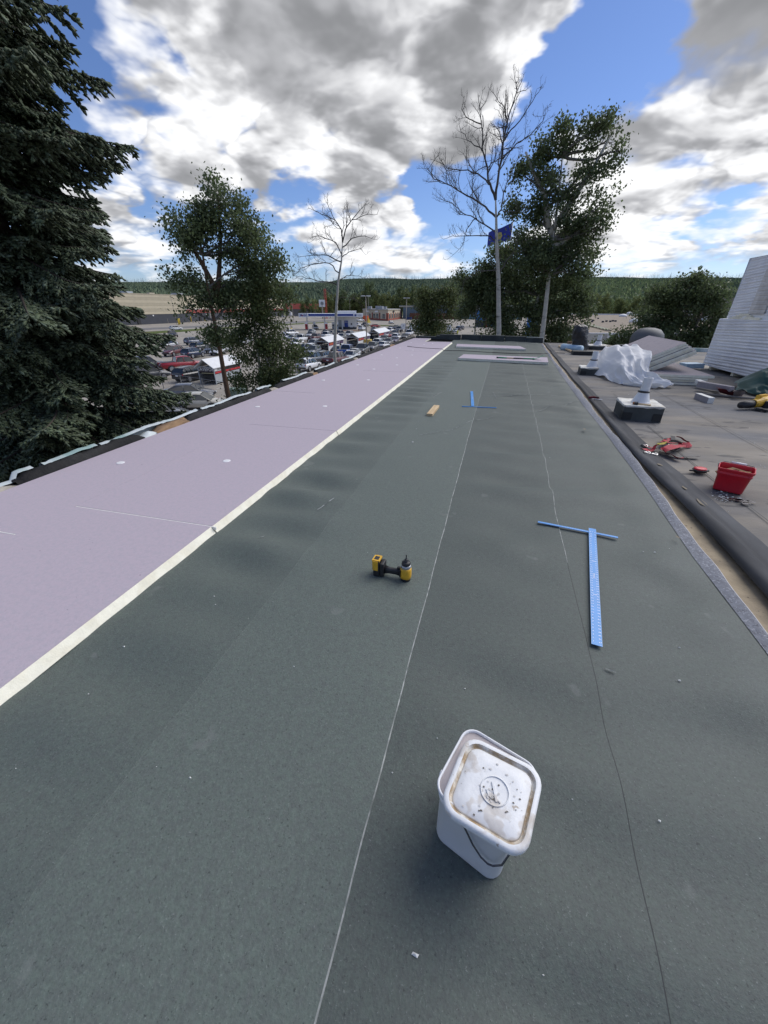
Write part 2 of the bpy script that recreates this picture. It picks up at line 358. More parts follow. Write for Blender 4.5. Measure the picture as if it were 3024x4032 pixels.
def ripple(x, y):
    """undulation of the loose laid base sheets: waves across the strips, quiet in the middle one"""
    a = math.sin(y*2*math.pi/.47 + 1.1*math.sin(y*.9+x*.8) + .5*math.sin(x*2.1))
    b = math.sin(y*2*math.pi/.83 + 2*math.sin(y*.5+x))
    def hump(x, c, w): return math.exp(-((x-c)/w)**2)
    eA, eC, eR = lerp_path(SEAMA, y), lerp_path(SEAMC, y), lerp_path(EDGER, y)
    wl = 0
    wl = hump(x, eA-.36, .30)*.042 + hump(x, (eC+eR)/2, .46)*.042 + hump(x, eC-.33, .34)*.034
    c = .70+.30*math.sin(y*1.7+x*2.7+1.2*math.sin(y*.63))
    for (cx_, cy_, sx_, sy_) in DAMP: c *= 1-math.exp(-(((x-cx_)/sx_)**2+((y-cy_)/sy_)**2)**2)
    return wl*c*(.62*a+.5*b) *(1-math.exp(-((x-eR)/.16)**2)) + .010*hump(x, eR-.18, .11)*(1+.25*math.sin(y*2.1)) + .002*math.sin(x*5+y*3)
MEM = [(.110, .127, .118), (.123, .142, .131), (.090, .104, .098), (.094, .108, .102)]
mem_mats = []
for i, c in enumerate(MEM):
    mem_mats.append(mat('membrane_%d' % i, (c[0]*.88, c[1]*.955, c[2]*.89), .64, .20, 120, bump=.4, bscale=150, detail=3, spec=.42, col2=tuple(k*.78 for k in c), mask=(.35, .70), bdist=.004,
        speck=[((.30, .33, .31), 150, .64, .30), ((.02, .024, .024), 110, .63, .6), ((.035, .04, .04), 7, .72, .5), ((.19, .20, .19), 2.4, .66, .30)]))
seam_white = mat('seam_scuff', (.12, .135, .13), .7, .2, 40, col2=(.34, .35, .34), mask=(.36, .60), bump=.3, stretch=(1, 1, 1))
seam_dark = mat('seam_dark', (.03, .034, .034), .8, .2, 20)
roof = empty('flat_roof'); tag(roof, 'flat roof being re-covered, green base sheets beside mauve boards', kind='structure')
deck = MB(); deck.prism([(-4.26, -4), (15, -4), (15, 17.4), (5.4, 18.6), (5.4, 21.4), (2.4, 21.0), (-4.26, 22.45)], -.5, -.075)
deck_m = mat('roof_deck', (.09, .085, .08), .9, .2, 3)
deck.build('roof_deck', deck_m, roof)
wallm = mat('building_wall', (.33, .30, .26), .9, .15, 2)
wb = MB(); wb.prism([(-4.2, -3.9), (14.9, -3.9), (14.9, 17.3), (5.3, 18.5), (5.3, 21.3), (2.4, 20.9), (-4.2, 22.35)], GZ-.05, -.505); o = wb.build('building_wall', wallm); o['kind'] = 'structure'
strips = [(EDGE0, SEAMA, 0), (SEAMA, SEAMB, 1), (SEAMB, SEAMC, 2), (SEAMC, EDGER, 3)]
ys = [-3+i*.055 for i in range(int(25.6/.055))]
for si, (l, r, mi) in enumerate(strips):
    m = MB(); nx = 13; P = []
    for y in ys:
        row = []
        xl, xr = lerp_path(l, y), lerp_path(r, y)
        if si == 0: xl -= .15
        else: xl -= .07
        jit = .0015*math.sin(y*7.3+si)+.0008*math.sin(y*17+si*2)
        for j in range(nx):
            x = xl+(xr-xl)*j/(nx-1)
            if j == nx-1: x += jit
            lift = .003 if (j >= nx-2 and 0 < si < 3) else 0
            yy = min(y, far_y(x)); base = (.0050, .0048, .0024, 0.)[si] if si else .0052
            row.append((x, yy, ripple(x, yy)+base+lift))
        P.append(row)
    m.grid(P, 0)
    if si < 3:                                     # the lap's raw edge
        E_ = []
        for i, y in enumerate(ys):
            q = P[i][-1]; w = ((.003, .0032, .0045)[si] if si != 2 or y > 2.4 else .004)*(1 if y < 6 or si == 2 else .5)
            E_.append([(q[0], q[1], q[2]), (q[0]+w, q[1], q[2]-(.002 if si else .0003)), (q[0]+w+.002, q[1], q[2]-(.008 if si else .002))])
        m.grid(E_, 1)
    edge_mat = (mem_mats[0], seam_white, seam_white)[si] if si < 3 else seam_dark
    mats_ = [mem_mats[mi], edge_mat]
    if si == 2: mats_.append(seam_dark)
    o = m.build('membrane_sheet', mats_, roof, smooth=True)
    if si == 2:
        me = o.data; idx = [p.index for p in me.polygons if p.material_index == 1 and p.center.y < 2.35]
        for i in idx: me.polygons[i].material_index = 2
# mauve faced insulation boards along the left, fastened with plates
facer = mat('board_facer', (.445, .383, .428), .85, .05, 90, speck=[((.16, .12, .15), 26, .72, .7), ((.60, .55, .60), 120, .66, .25)], bump=.3, bscale=160, detail=4, col2=(.415, .372, .415), bdist=.003, spec=.25)
foam = mat('board_foam', (.84, .81, .67), .8, .08, 20, bump=.25, bscale=70, col2=(.78, .74, .59))
plate_m = mat('plate_white', (.78, .78, .78), .4, .06, 30)
foam_white = mat('board_joint', (.75, .74, .70), .7, .05, 20)
T = .055
def board_mesh(x0, x1, y0, y1, z0=.0, t=T, cut=0.):
    m = MB(); b = .002
    m.add([(x0, y0, z0), (x1+cut, y0, z0), (x1+cut, y1, z0), (x0, y1, z0), (x0, y0, z0+t-b), (x1, y0, z0+t-b), (x1, y1, z0+t-b), (x0, y1, z0+t-b)],
          [(0, 1, 2, 3), (0, 1, 5, 4), (1, 2, 6, 5), (2, 3, 7, 6), (3, 0, 4, 7)], 1)
    m.add([(x0, y0, z0+t-b), (x1, y0, z0+t-b), (x1, y1, z0+t-b), (x0, y1, z0+t-b), (x0, y0, z0+t), (x1, y0, z0+t), (x1, y1, z0+t), (x0, y1, z0+t)],
          [(4, 5, 6, 7), (0, 1, 5, 4), (1, 2, 6, 5), (2, 3, 7, 6), (3, 0, 4, 7)], 0)
    return m
pm_ = MB(); pm_.lathe([(.0, .0035), (.014, .0030), (.020, .0016), (.034, .0045), (.038, .004), (.040, 0)], 18, cap=False)
plate_me = None
def plate(parent, x, y, z):
    global plate_me
    if plate_me is None:
        o = pm_.build('fastener_plate', plate_m, parent, smooth=True); plate_me = o.data
    else:
        o = bpy.data.objects.new('fastener_plate', plate_me); COL.objects.link(o); o.parent = parent
    o.location = (x, y, z)
XI0, XJ, XO = -1.845, -3.19, -4.10
inner = [-3.0, -.45, 2.06, 4.66, 7.36, 9.98, 12.6, 15.2, 17.8, 19.7]
outer = [-3.0, -.95, 1.6, 4.24, 6.95, 9.6, 12.25, 14.9, 17.5, 20.1, 21.9]
for i in range(len(inner)-1):
    g0 = .012 if i == 2 else .002
    o = board_mesh(XJ+.003, XI0-.035+(.006*math.sin(i*5.)), inner[i]+g0, inner[i+1]-.001, .004+.0012*(i % 2), T, .030).build('insulation_board', [facer, foam], roof)
    L_ = inner[i+1]-inner[i]
    if i in (2, 3, 4, 5, 6, 7, 8): plate(o, -2.60+.05*math.sin(i*3), inner[i]+L_*.48, .058+.0012*(i % 2))
    if i >= 5: plate(o, -2.95+.03*math.sin(i), inner[i]+L_*.12, .058+.0012*(i % 2))
for i in range(len(outer)-1):
    g0 = .010 if i == 2 else .002
    o = board_mesh(XO, XJ-.003, outer[i]+g0, outer[i+1]-.001, .001+.0012*((i+1) % 2)).build('insulation_board', [facer, foam], roof)
    L_ = outer[i+1]-outer[i]
    if i >= 2: plate(o, -3.64+.04*math.sin(i*2), outer[i]+L_*.52, .0572+.0012*((i+1) % 2))
j = MB(); j.box(((XJ+XI0)/2, 2.066, .045), (XI0-XJ-.01, .010, .024)); j.box(((XJ+XO)/2, 1.605, .045), (XJ-XO-.01, .008, .024)); j.build('joint_foam', foam_white, roof)
# torn parapet along the left
black_m = mat('torn_bitumen', (.007, .007, .008), .75, .4, 4, bump=1., bscale=14, col2=(.018, .018, .018), spec=.3, bdist=.02)
edge_w = mat('old_metal_edge', (.55, .60, .60), .5, .2, 3, col2=(.30, .42, .40), mask=(.52, .6))
wood_old = mat('old_wood', (.27, .17, .09), .85, .3, 6, col2=(.16, .10, .06), bump=.5, bscale=40, stretch=(6, 1, 6))
plaster = mat('grey_mortar', (.36, .33, .28), .9, .3, 6, bump=.8, bscale=20, col2=(.2, .17, .13))
par = empty('roof_edge_parapet'); tag(par, 'low torn black roof edge with peeling white metal trim along the mauve boards', 'parapet')
def parapet_strip(name, y0, y1, mats_, w0, h0, seed, step=.035, rag=.014, xo=-4.10):
    r_ = random.Random(seed); P = []
    n = max(4, int((y1-y0)/step)); ph = r_.random()*9
    for i in range(n+1):
        y = y0+(y1-y0)*i/n; e = min(1, min(i, n-i)/3)
        k = .6+.4*e
        w = lambda a: rag*(math.sin(y*9*a+ph)+.7*math.sin(y*23*a+ph*2)+r_.uniform(-.8, .8))*.5
        P.append([(xo+.004+w(1)*.3, y, .0), (xo-.008+w(1.1), y, h0*.35*k+w(.8)*.5), (xo-.03+w(1.3), y, h0*.85*k+w(1.2)), (xo-.06+w(.9), y, h0*k+w(1)), (xo-w0+w(.7)*.4, y, h0*.95*k+w(1.4)*.8), (xo-w0-.01, y, h0*.5), (xo-w0-.012, y, -.05)])
    m = MB(); m.grid(P); return m.build(name, mats_, par, smooth=True)
y = 2.45; k = 0
segs = [(-3, 2.32, 'mortar_edge', plaster, .16, .062), (2.28, 3.78, 'torn_membrane', black_m, .13, .125), (3.74, 4.0, 'metal_flap', edge_w, .10, .10), (3.98, 4.62, 'bare_wood', wood_old, .11, .12), (4.55, 6.95, 'torn_membrane', black_m, .13, .122),
        (6.9, 7.28, 'mortar_edge', plaster, .12, .09), (7.22, 9.0, 'torn_membrane', black_m, .13, .122), (8.95, 9.3, 'bare_wood', wood_old, .10, .09), (9.25, 12.1, 'torn_membrane', black_m, .13, .12), (12.05, 12.5, 'mortar_edge', plaster, .12, .10), (12.45, 16.8, 'torn_membrane', black_m, .13, .122), (16.75, 17.6, 'bare_wood', wood_old, .11, .10), (17.5, 22.4, 'torn_membrane', black_m, .13, .122)]
for i, (a, b, nm, mt, w, hh) in enumerate(segs): parapet_strip(nm, a, b, mt, w, hh, i*3+1)
trim_segs = [(-2.5, 1.2), (1.5, 2.5), (2.6, 3.2), (3.25, 4.9), (5.0, 6.4), (6.6, 7.1), (7.6, 8.8), (9.3, 10.6), (11.2, 13.)]
for i, (a, b) in enumerate(trim_segs):
    P = []; r_ = random.Random(i); n = int((b-a)/.05)
    for q in range(n+1):
        y = a+(b-a)*q/n; jz = .010*math.sin(y*6+i)+.006*r_.uniform(-1, 1); z = .128 if y > 2.3 else .06
        P.append([(-4.195+jz*.6, y, z+jz), (-4.235, y, z+.018+jz), (-4.262-.01*r_.random(), y, z+.006+jz), (-4.268, y, -.12)])
    m = MB(); m.grid(P); m.build('metal_trim', edge_w, par, smooth=True)
# parapet at the far end
dk_green = mat('upstand_membrane', (.022, .027, .027), .7, .3, 3, bump=.3, bscale=30, col2=(.04, .047, .044))
fp = empty('end_parapet'); tag(fp, 'low dark membrane upstand across the far end of the green roof', 'parapet')
def fpx(x): return far_y(x)
for i, (a, b, h_) in enumerate([(-4.1, -2.95, .13), (-2.95, -2.75, .2), (-2.75, -1.65, .25), (-1.62, -.62, .265), (-.6, .52, .27), (.55, 1.5, .26), (1.52, 2.28, .22)]):
    m = MB(); ya, yb = fpx(a)+.02, fpx(b)+.02
    m.loft([[(x, yy-.03, 0), (x, yy, h_*.93), (x, yy+.03, h_), (x, yy+.2, h_), (x, yy+.22, -.2)] for x, yy in ((a, ya), ((a+b)/2, (ya+yb)/2+.006), (b, yb))]); m.build('upstand_sheet', dk_green, fp)
m = MB(); m.box((1.9, fpx(1.9)+.1, .235), (.75, .07, .012), rz=-.2); m.build('metal_trim', edge_w, fp)
# right edge: granule strip, exposed wood, old membrane rolled back
gran = mat('granule_strip', (.17, .18, .205), .8, .25, 40, bump=.6, bscale=160, speck=[((.42, .43, .46), 60, .58, .6), ((.07, .07, .085), 45, .60, .7)], bdist=.004)
white_edge = mat('strip_edge', (.55, .55, .56), .7, .2, 40)
P = []; Q = []
FLO = [(-3, 1.52), (0, 1.53), (1.88, 1.575), (2.69, 1.60), (3.76, 1.655), (4.9, 1.71), (6.5, 1.735), (9.3, 1.83), (14, 1.95), (20.8, 2.24)]
for i in range(430):
    y = -3+i*.055; a, b = lerp_path(EDGER, y), lerp_path(FLO, y); b += .006*math.sin(y*5.3)+.004*math.sin(y*13); zz = .018+.008*math.sin(y*1.7)+.004*math.sin(y*6)
    P.append([(a-.012, y, ripple(a-.012, y)+.0035), (a+.02, y, zz*.8), ((a+b)/2+.01, y, zz+.006), (b-.006, y, zz+.002)])
    Q.append([(b-.006, y, zz+.002), (b, y, zz-.001), (b+.003, y, zz-.012), (b+.001, y, -.01)])
m = MB(); m.grid(P); m.grid(Q, 1); m.build('granule_edge_strip', [gran, white_edge], roof, smooth=True)
tan = mat('bare_plywood', (.37, .30, .20), .85, .15, 9, col2=(.27, .22, .15), speck=((.06, .05, .04), 22, .66, .8), bump=.3, bscale=60)
P = [[(lerp_path(EDGER, y)-.05, y, -.012), (lerp_path(FLO, y)+.35, y, -.012)] for y in (-3, 0, 2, 4, 6, 8, 11, 15, 21)]
m = MB(); m.grid(P); m.build('bare_plywood', tan, roof)
old_m = mat('old_membrane', (.225, .20, .165), .80, .34, 1.3, bump=.4, bscale=40, col2=(.125, .126, .130), mask=(.40, .58), stretch=(.55, 1.5, 1), detail=10, speck=[((.26, .25, .23), 3.5, .63, .3), ((.05, .05, .052), 2.3, .60, .65)], spec=.4)
ROLL = [(-3, 1.80), (0, 1.79), (2.2, 1.785), (2.6, 1.795), (3.2, 1.79), (4.1, 1.775), (4.7, 1.77), (5.3, 1.775), (7.7, 1.87), (11, 1.97), (21, 2.34)]
RR = [(-3, .048), (2.5, .047), (3.5, .046), (4.3, .043), (4.7, .036), (5.2, .04), (6.5, .026), (9, .02), (21, .015)]
xs_ = [0, .03, .08, .2, .5, 1, 1.7, 2.5, 3.5, 4.7, 6, 8, 10, 12.3]
P = []
for i in range(246):
    y = -3+i*.1; x0 = lerp_path(ROLL, y)+lerp_path(RR, y)*.9
    P.append([(x0+q, min(y, 21.2-.0*(x0+q) if x0+q < 5.4 else 18.6-(x0+q-5.4)*.125), .004+.006*math.sin(q*2.1+y*1.3)*min(1, q)) for q in xs_])
m = MB(); m.grid(P); m.build('old_membrane', old_m, roof, smooth=True)
# darker welded laps in the old sheet
lap = mat('old_lap', (.035, .036, .037), .7, .3, 5)
def strip_path(mb, pts, w, z, mi=0):
    P = []
    for i, (x, y) in enumerate(pts):
        a = Vector(pts[min(i+1, len(pts)-1)])-Vector(pts[max(i-1, 0)]); a.normalize(); P.append([(x-a.y*w/2, y+a.x*w/2, z), (x+a.y*w/2, y-a.x*w/2, z)])
    mb.grid(P, mi)
m = MB()
strip_path(m, [(2.28+.012*math.sin(i)+(.00 if i > 3 else 0), 2.2+i*.5) for i in range(9)], .010, .0165); strip_path(m, [(2.4+.01*math.sin(i*2.), 6.4+i*.6-.2) for i in range(5)], .008, .0165)
strip_path(m, [(3.3+.01*math.sin(i), 2+i*.7) for i in range(17)], .008, .018); strip_path(m, [(2.05+i*.5, 9.05+.02*math.sin(i*2)) for i in range(6)], .008, .018)
m.build('membrane_lap', lap, roof)
rubber = mat('rolled_rubber', (.050, .052, .056), .78, .3, 3, bump=.25, bscale=18, col2=(.095, .098, .104), mask=(.46, .66), spec=.22, stretch=(1, .4, 1), detail=8)
P = []
for i in range(440):
    y = -3+i*.055; c = lerp_path(ROLL, y); R_ = lerp_path(RR, y)*(1+.05*math.sin(y*3.1)+.02*math.sin(y*11)); c += .008*math.sin(y*2.3)
    row = []
    for k_ in range(13):
        a = RAD(215-k_*20.5); row.append((c+R_*1.25*math.cos(a), y, R_*.85+R_*(.85+.10*math.sin(y*5.1+k_*.7))*math.sin(a)))
    for k_, dx in enumerate((.10, .17, .24, .31)):
        row.append((c+R_+dx*(R_/.1)**.5, y, max(.006, .034-.012*k_+.005*math.sin(y*4+k_))*min(1, R_/.06)+.012))
    P.append(row)
m = MB(); m.grid(P); m.build('rolled_membrane', rubber, roof, smooth=True)
# white trim on the right rear edge
m = MB(); m.box((9.2, 18.1, .06), (8, .09, .14), rz=-.125); m.build('edge_trim', edge_w, roof)
# cable lying across
cab = mat('black_cable', (.02, .02, .022), .5, .1, 10)
pts = [(-3.45, 17.0), (-2.9, 16.5), (-2.2, 16.25), (-1.9, 16.2), (-1.82, 16.15), (-1.2, 16.3), (-.2, 15.95), (.8, 15.75), (1.8, 15.95), (2.3, 16.4), (2.6, 16.3)]
m = MB(); m.tube([(x, y, .066 if x < -1.84 else .014) for x, y in pts], .011, 6); tag(m.build('power_cable', cab, smooth=True), 'thin black cable snaking across boards and green sheet at the far end', 'cable')
# crumbs of foam and dust on the sheets
fl = mat('foam_crumb', (.72, .72, .68), .8, .1, 30)
V = []
r_ = random.Random(4)
def crumb(x, y, s, z=None):
    z = (ripple(x, y)+.006 if x < 1.55 else .02) if z is None else z
    a = r_.random()*6; pts = [(x+s*r_.uniform(.4, 1.2)*math.cos(a+k*1.57), y+s*r_.uniform(.3, .8)*math.sin(a+k*1.57)) for k in range(4)]
    m.add([(px, py, z) for px, py in pts]+[(x, y, z+s*.5)], [(0, 1, 4), (1, 2, 4), (2, 3, 4), (3, 0, 4)])
m = MB()
for i in range(48): 
    y = .35+12*r_.random()**1.7; crumb(r_.uniform(-1.7, 1.5), y, r_.choice([.002, .003, .003, .005])*(1+y*.12))
for i in range(40): y = 2.5+r_.random()*9; crumb(lerp_path(ROLL, y)+.2+r_.random()*2.2, y, r_.choice([.004, .006, .01]))
for (u, v, s) in ((1635, 3758, .012), (1830, 2705, .006), (490, 2550, .009), (845, 2352, .006), (2675, 2550, .008), (2530, 2180, .008), (2575, 2185, .010), (2670, 2690, .009), (2820, 2063, .016), (2840, 2118, .007), (2590, 3240, .006), (1720, 2915, .005), (2250, 3155, .005), (1625, 1742, .022), (750, 3065, .006)):
    p = G(u, v); crumb(p.x, p.y, s)
tag(m.build('foam_crumbs', fl), 'scattered white foam crumbs on the roof sheets', kind='stuff')
scuff = mat('chalk_scuff', (.34, .36, .35), .9, .3, 60, col2=(.12, .135, .13), mask=(.45, .55))
m = MB()
def scuffline(pix, w):
    ps = [G(*p) for p in pix]; out = []
    for i in range(len(ps)-1):
        for t in range(6): out.append(ps[i].lerp(ps[i+1], t/6))
    P = []
    for i, p in enumerate(out):
        a = (out[min(i+1, len(out)-1)]-out[max(i-1, 0)]); a.normalize(); ww = w*(.4+.6*r_.random()); P.append([(p.x-a.y*ww, p.y+a.x*ww, ripple(p.x, p.y)+.0095), (p.x+a.y*ww, p.y-a.x*ww, ripple(p.x, p.y)+.0095)])
    m.grid(P)
for pix in ([(1650, 1715), (1780, 1695), (1850, 1660), (1920, 1650), (1948, 1640)], [(2080, 1625), (2200, 1600), (2320, 1570)], [(1700, 1560), (1740, 1545), (1690, 1575)], [(1800, 1490), (1830, 1510)], [(1900, 1560), (2100, 1562), (2210, 1566)], [(1020, 2130), (1050, 2100)], [(1250, 2010), (1330, 1960)], [(2380, 2640), (2430, 2660)], [(1940, 1545), (1958, 1575)]): scuffline(pix, .006)
m.build('chalk_scuffs', scuff, roof)
# ------------------------------------------------------------------ things on the roof
def rsq(w, d, r, z, n=6, c=(0, 0)):
    out = []
    for (sx, sy, a0) in ((1, 1, 0), (-1, 1, 90), (-1, -1, 180), (1, -1, 270)):
        for k in range(n+1):
            a = RAD(a0+90*k/n); out.append((c[0]+sx*(w/2-r)+r*math.cos(a), c[1]+sy*(d/2-r)+r*math.sin(a), z))
    return out
pail_w = mat('pail_white', (.74, .75, .77), .35, .06, 6, col2=(.62, .60, .57), mask=(.58, .75), spec=.5, speck=((.20, .15, .10), 14, .70, .7))
lid_w = mat('lid_white', (.76, .77, .77), .45, .08, 32, col2=(.44, .38, .30), mask=(.56, .74), detail=10, speck=[((.30, .22, .14), 22, .66, .7), ((.55, .50, .44), 7, .56, .6)], bump=.15, bscale=30)
grime = mat('lid_grime', (.40, .29, .17), .8, .3, 60, col2=(.68, .65, .58), mask=(.42, .60))
wire = mat('wire_handle', (.10, .10, .11), .35, .1, 20, metal=.7)
pk = mat('pail_inside', (.55, .50, .50), .5, .1, 5)
pail = empty('plastic_pail', (.140, .676, ripple(.14, .676)), RAD(-21)); tag(pail, 'square white plastic pail with its dirty lid sitting askew, on the green sheet', 'bucket')
Hh = .285; KK = 1.07; m = MB()
m.loft([rsq(.204, .204, .035, .003), rsq(.212, .212, .038, .0), rsq(.217, .217, .040, .012), rsq(.222, .222, .042, Hh*.78), rsq(.230, .230, .044, Hh*.80), rsq(.232, .232, .044, Hh*.86), rsq(.226, .226, .043, Hh*.87), rsq(.228, .228, .043, Hh*.93), rsq(.240, .240, .046, Hh*.94), rsq(.243, .243, .046, Hh*.985), rsq(.240, .240, .045, Hh), rsq(.232, .232, .042, Hh), rsq(.229, .229, .041, Hh*.97)], 0, cap=False)
m.loft([rsq(.229, .229, .041, Hh*.97), rsq(.208, .208, .04, Hh*.7), rsq(.196, .196, .037, .006)], 1)
m.build('pail_body', [pail_w, pk], pail, smooth=True)
lid = MB(); w = .236
lid.loft([rsq(w, w, .05, -.016), rsq(w+.003, w+.003, .051, -.004), rsq(w, w, .05, .004), rsq(w-.010, w-.010, .047, .0075), rsq(w-.026, w-.026, .042, .0065)], 0, cap=False)
lid.loft([rsq(w-.026, w-.026, .042, .0065), rsq(w-.034, w-.034, .038, -.004), rsq(w-.044, w-.044, .034, -.0045)], 1, cap=False)
lid.loft([rsq(w-.044, w-.044, .034, -.0045), rsq(w-.052, w-.052, .031, .000), rsq(.12, .12, .03, .001), rsq(.02, .02, .008, .0005)], 0)
lid.loft([rsq(w-.004, w-.004, .05, -.015), rsq(w-.012, w-.012, .048, -.012)], 0, cap=True)
lo = lid.build('pail_lid', [lid_w, grime], pail, smooth=True); lo.location = (.024, -.026, Hh+.010); lo.rotation_euler = (RAD(2.0), RAD(-2.2), RAD(5))
em = MB(); em.lathe([(.040, 0), (.040, .0022), (.0375, .0022), (.0375, 0)], 36, cap=False); e = em.build('lid_emblem', lid_w, lo, smooth=True); e.location = (.006, .0, .0015)
em = MB(); em.box((0, -.002, .0012), (.006, .052, .0035), rz=.5); em.box((.012, -.018, .001), (.022, .003, .003), rz=-.4); em.box((-.016, -.014, .001), (.020, .003, .003), rz=-.9); e = em.build('lid_bar', lid_w, lo); e.location = (.006, 0, .0015)
sp_ = MB(); r_ = random.Random(9)
for i in range(70):
    a = r_.random()*6.28; rr = .006+.085*r_.random()**1.35; x, y = rr*math.cos(a), rr*math.sin(a)-.015; s = r_.uniform(.0015, .006); an = r_.random()*3
    sp_.add([(x+s*r_.uniform(.3, 1)*math.cos(an+k*1.05), y+s*r_.uniform(.25, .8)*math.sin(an+k*1.05), .0026) for k in range(6)], [(0, 1, 2, 3, 4, 5)], r_.choice([0, 0, 1]))
glue = mat('dried_glue', (.60, .58, .55), .6, .15, 30); grit = mat('dirt_scab', (.13, .11, .085), .9, .2, 30)
sp_.build('dirt_spots', [glue, grit], lo)['kind'] = 'stuff'
m = MB(); pts = []
for k in range(15):
    a = RAD(180*k/14); pts.append((.118*math.cos(a)*1.0, -.118-.004*math.sin(a), .248-.125*math.sin(a)))
pts = [(-.03, -.116, .262), (-.028, -.119, .24)]+[(-.02+.139*t, -.122, .24-.115*math.sin(min(1, t*1.25)*math.pi*.62)) for t in (.12, .3, .5, .66)]+[(.085, -.119, .128), (.105, -.112, .15), (.119, -.08, .21), (.121, -.05, .25)]
m.tube([(x, y, z) for x, y, z in pts], .0028, 6); m.build('wire_handle', wire, pail, smooth=True)
for sx in (-1, 1): m = MB(); m.tube([(sx*.112, -.05, .252), (sx*.128, -.05, .252)], [.012, .009], 12); m.build('handle_ear', pail_w, pail)
# impact driver
yel = mat('tool_yellow', (.70, .40, .03), .4, .12, 20, col2=(.50, .30, .05), mask=(.5, .7)); blk = mat('tool_black', (.018, .018, .020), .5, .25, 20); alu = mat('tool_grey', (.40, .41, .42), .35, .1, 20, metal=.5); gold = mat('tool_label', (.62, .52, .22), .5, .1, 30)
hp = G(1597, 2283); bp = G(1500, 2262)
drv = empty('impact_driver', (hp.x, hp.y, ripple(hp.x, hp.y)+.002), math.atan2(bp.y-hp.y, bp.x-hp.x)); tag(drv, 'yellow and black cordless impact driver standing on its back, bit pointing up', 'power tool')
m = MB(); m.lathe([(.0, 0), (.026, 0), (.031, .006), (.033, .02), (.033, .022)], 20); m.build('rear_cap', blk, drv, smooth=True)
m = MB(); m.loft([[(x*1.05, y, z) for x, y, z in rsq(.064, .062, .026, .022)], rsq(.070, .066, .028, .04), rsq(.068, .064, .027, .085), rsq(.062, .060, .026, .098)]); m.build('motor_housing', yel, drv, smooth=True)
m = MB(); m.lathe([(.030, .097), (.032, .10), (.031, .112), (.027, .118)], 20); m.build('nose_ring', alu, drv, smooth=True)
m = MB(); m.lathe([(.027, .117), (.028, .121), (.027, .135), (.022, .139), (.012, .140), (.012, .155), (.0085, .158), (.0, .158)], 20); m.build('nose_bumper', blk, drv, smooth=True)
m = MB(); m.tube([(0, 0, .155), (0, 0, .190)], .0038, 6); m.build('driver_bit', wire, drv)
m = MB(); m.box((-.0, -.0345, .060), (.034, .003, .016)); m.build('side_label', gold, drv)
m = MB(); m.box((.030, -.002, .06), (.006, .067, .052)); m.box((.012, -.034, .086), (.02, .003, .006)); m.box((.005, -.0345, .035), (.026, .003, .004)); m.build('dark_trim', blk, drv, bevel=.001)
m = MB(); m.loft([[(.030, y*1, .052+z) for (y, z, _) in rsq(.040, .050, .014, 0)], [(.065, y, .050+z) for (y, z, _) in rsq(.033, .042, .014, 0)], [(.105, y, .048+z) for (y, z, _) in rsq(.034, .040, .014, 0)], [(.140, y, .048+z) for (y, z, _) in rsq(.044, .050, .014, 0)]]); m.build('grip', blk, drv, smooth=True)
m = MB(); m.box((.045, 0, .082), (.022, .016, .014)); m.build('trigger', blk, drv, bevel=.003)
m = MB(); m.box((.095, -.019, .045), (.05, .003, .006), ry=.15); m.build('grip_label', gold, drv)
m = MB(); m.box((.150, 0, .055), (.026, .066, .10)); m.build('tool_foot', blk, drv, bevel=.008)
m = MB(); m.box((.186, 0, .062), (.042, .070, .118)); bt = m.build('battery', blk, drv, bevel=.009)
m = MB()
for q, d_ in (((.190, 0, .120), (.050, .060, .006)), ((.168, 0, .118), (.006, .06, .014))): m.box(q, d_)
m.box((.190, -.036, .085), (.034, .004, .07)); m.box((.190, .036, .085), (.034, .004, .07)); m.box((.2095, 0, .085), (.004, .066, .07)); m.build('battery_frame', yel, drv, bevel=.002)
m = MB(); m.box((.190, 0, .1225), (.030, .036, .004)); m.build('battery_latch', blk, drv, bevel=.001)
m = MB(); m.box((.152, -.0345, .068), (.022, .0024, .034)); m.build('foot_label', yel, drv)
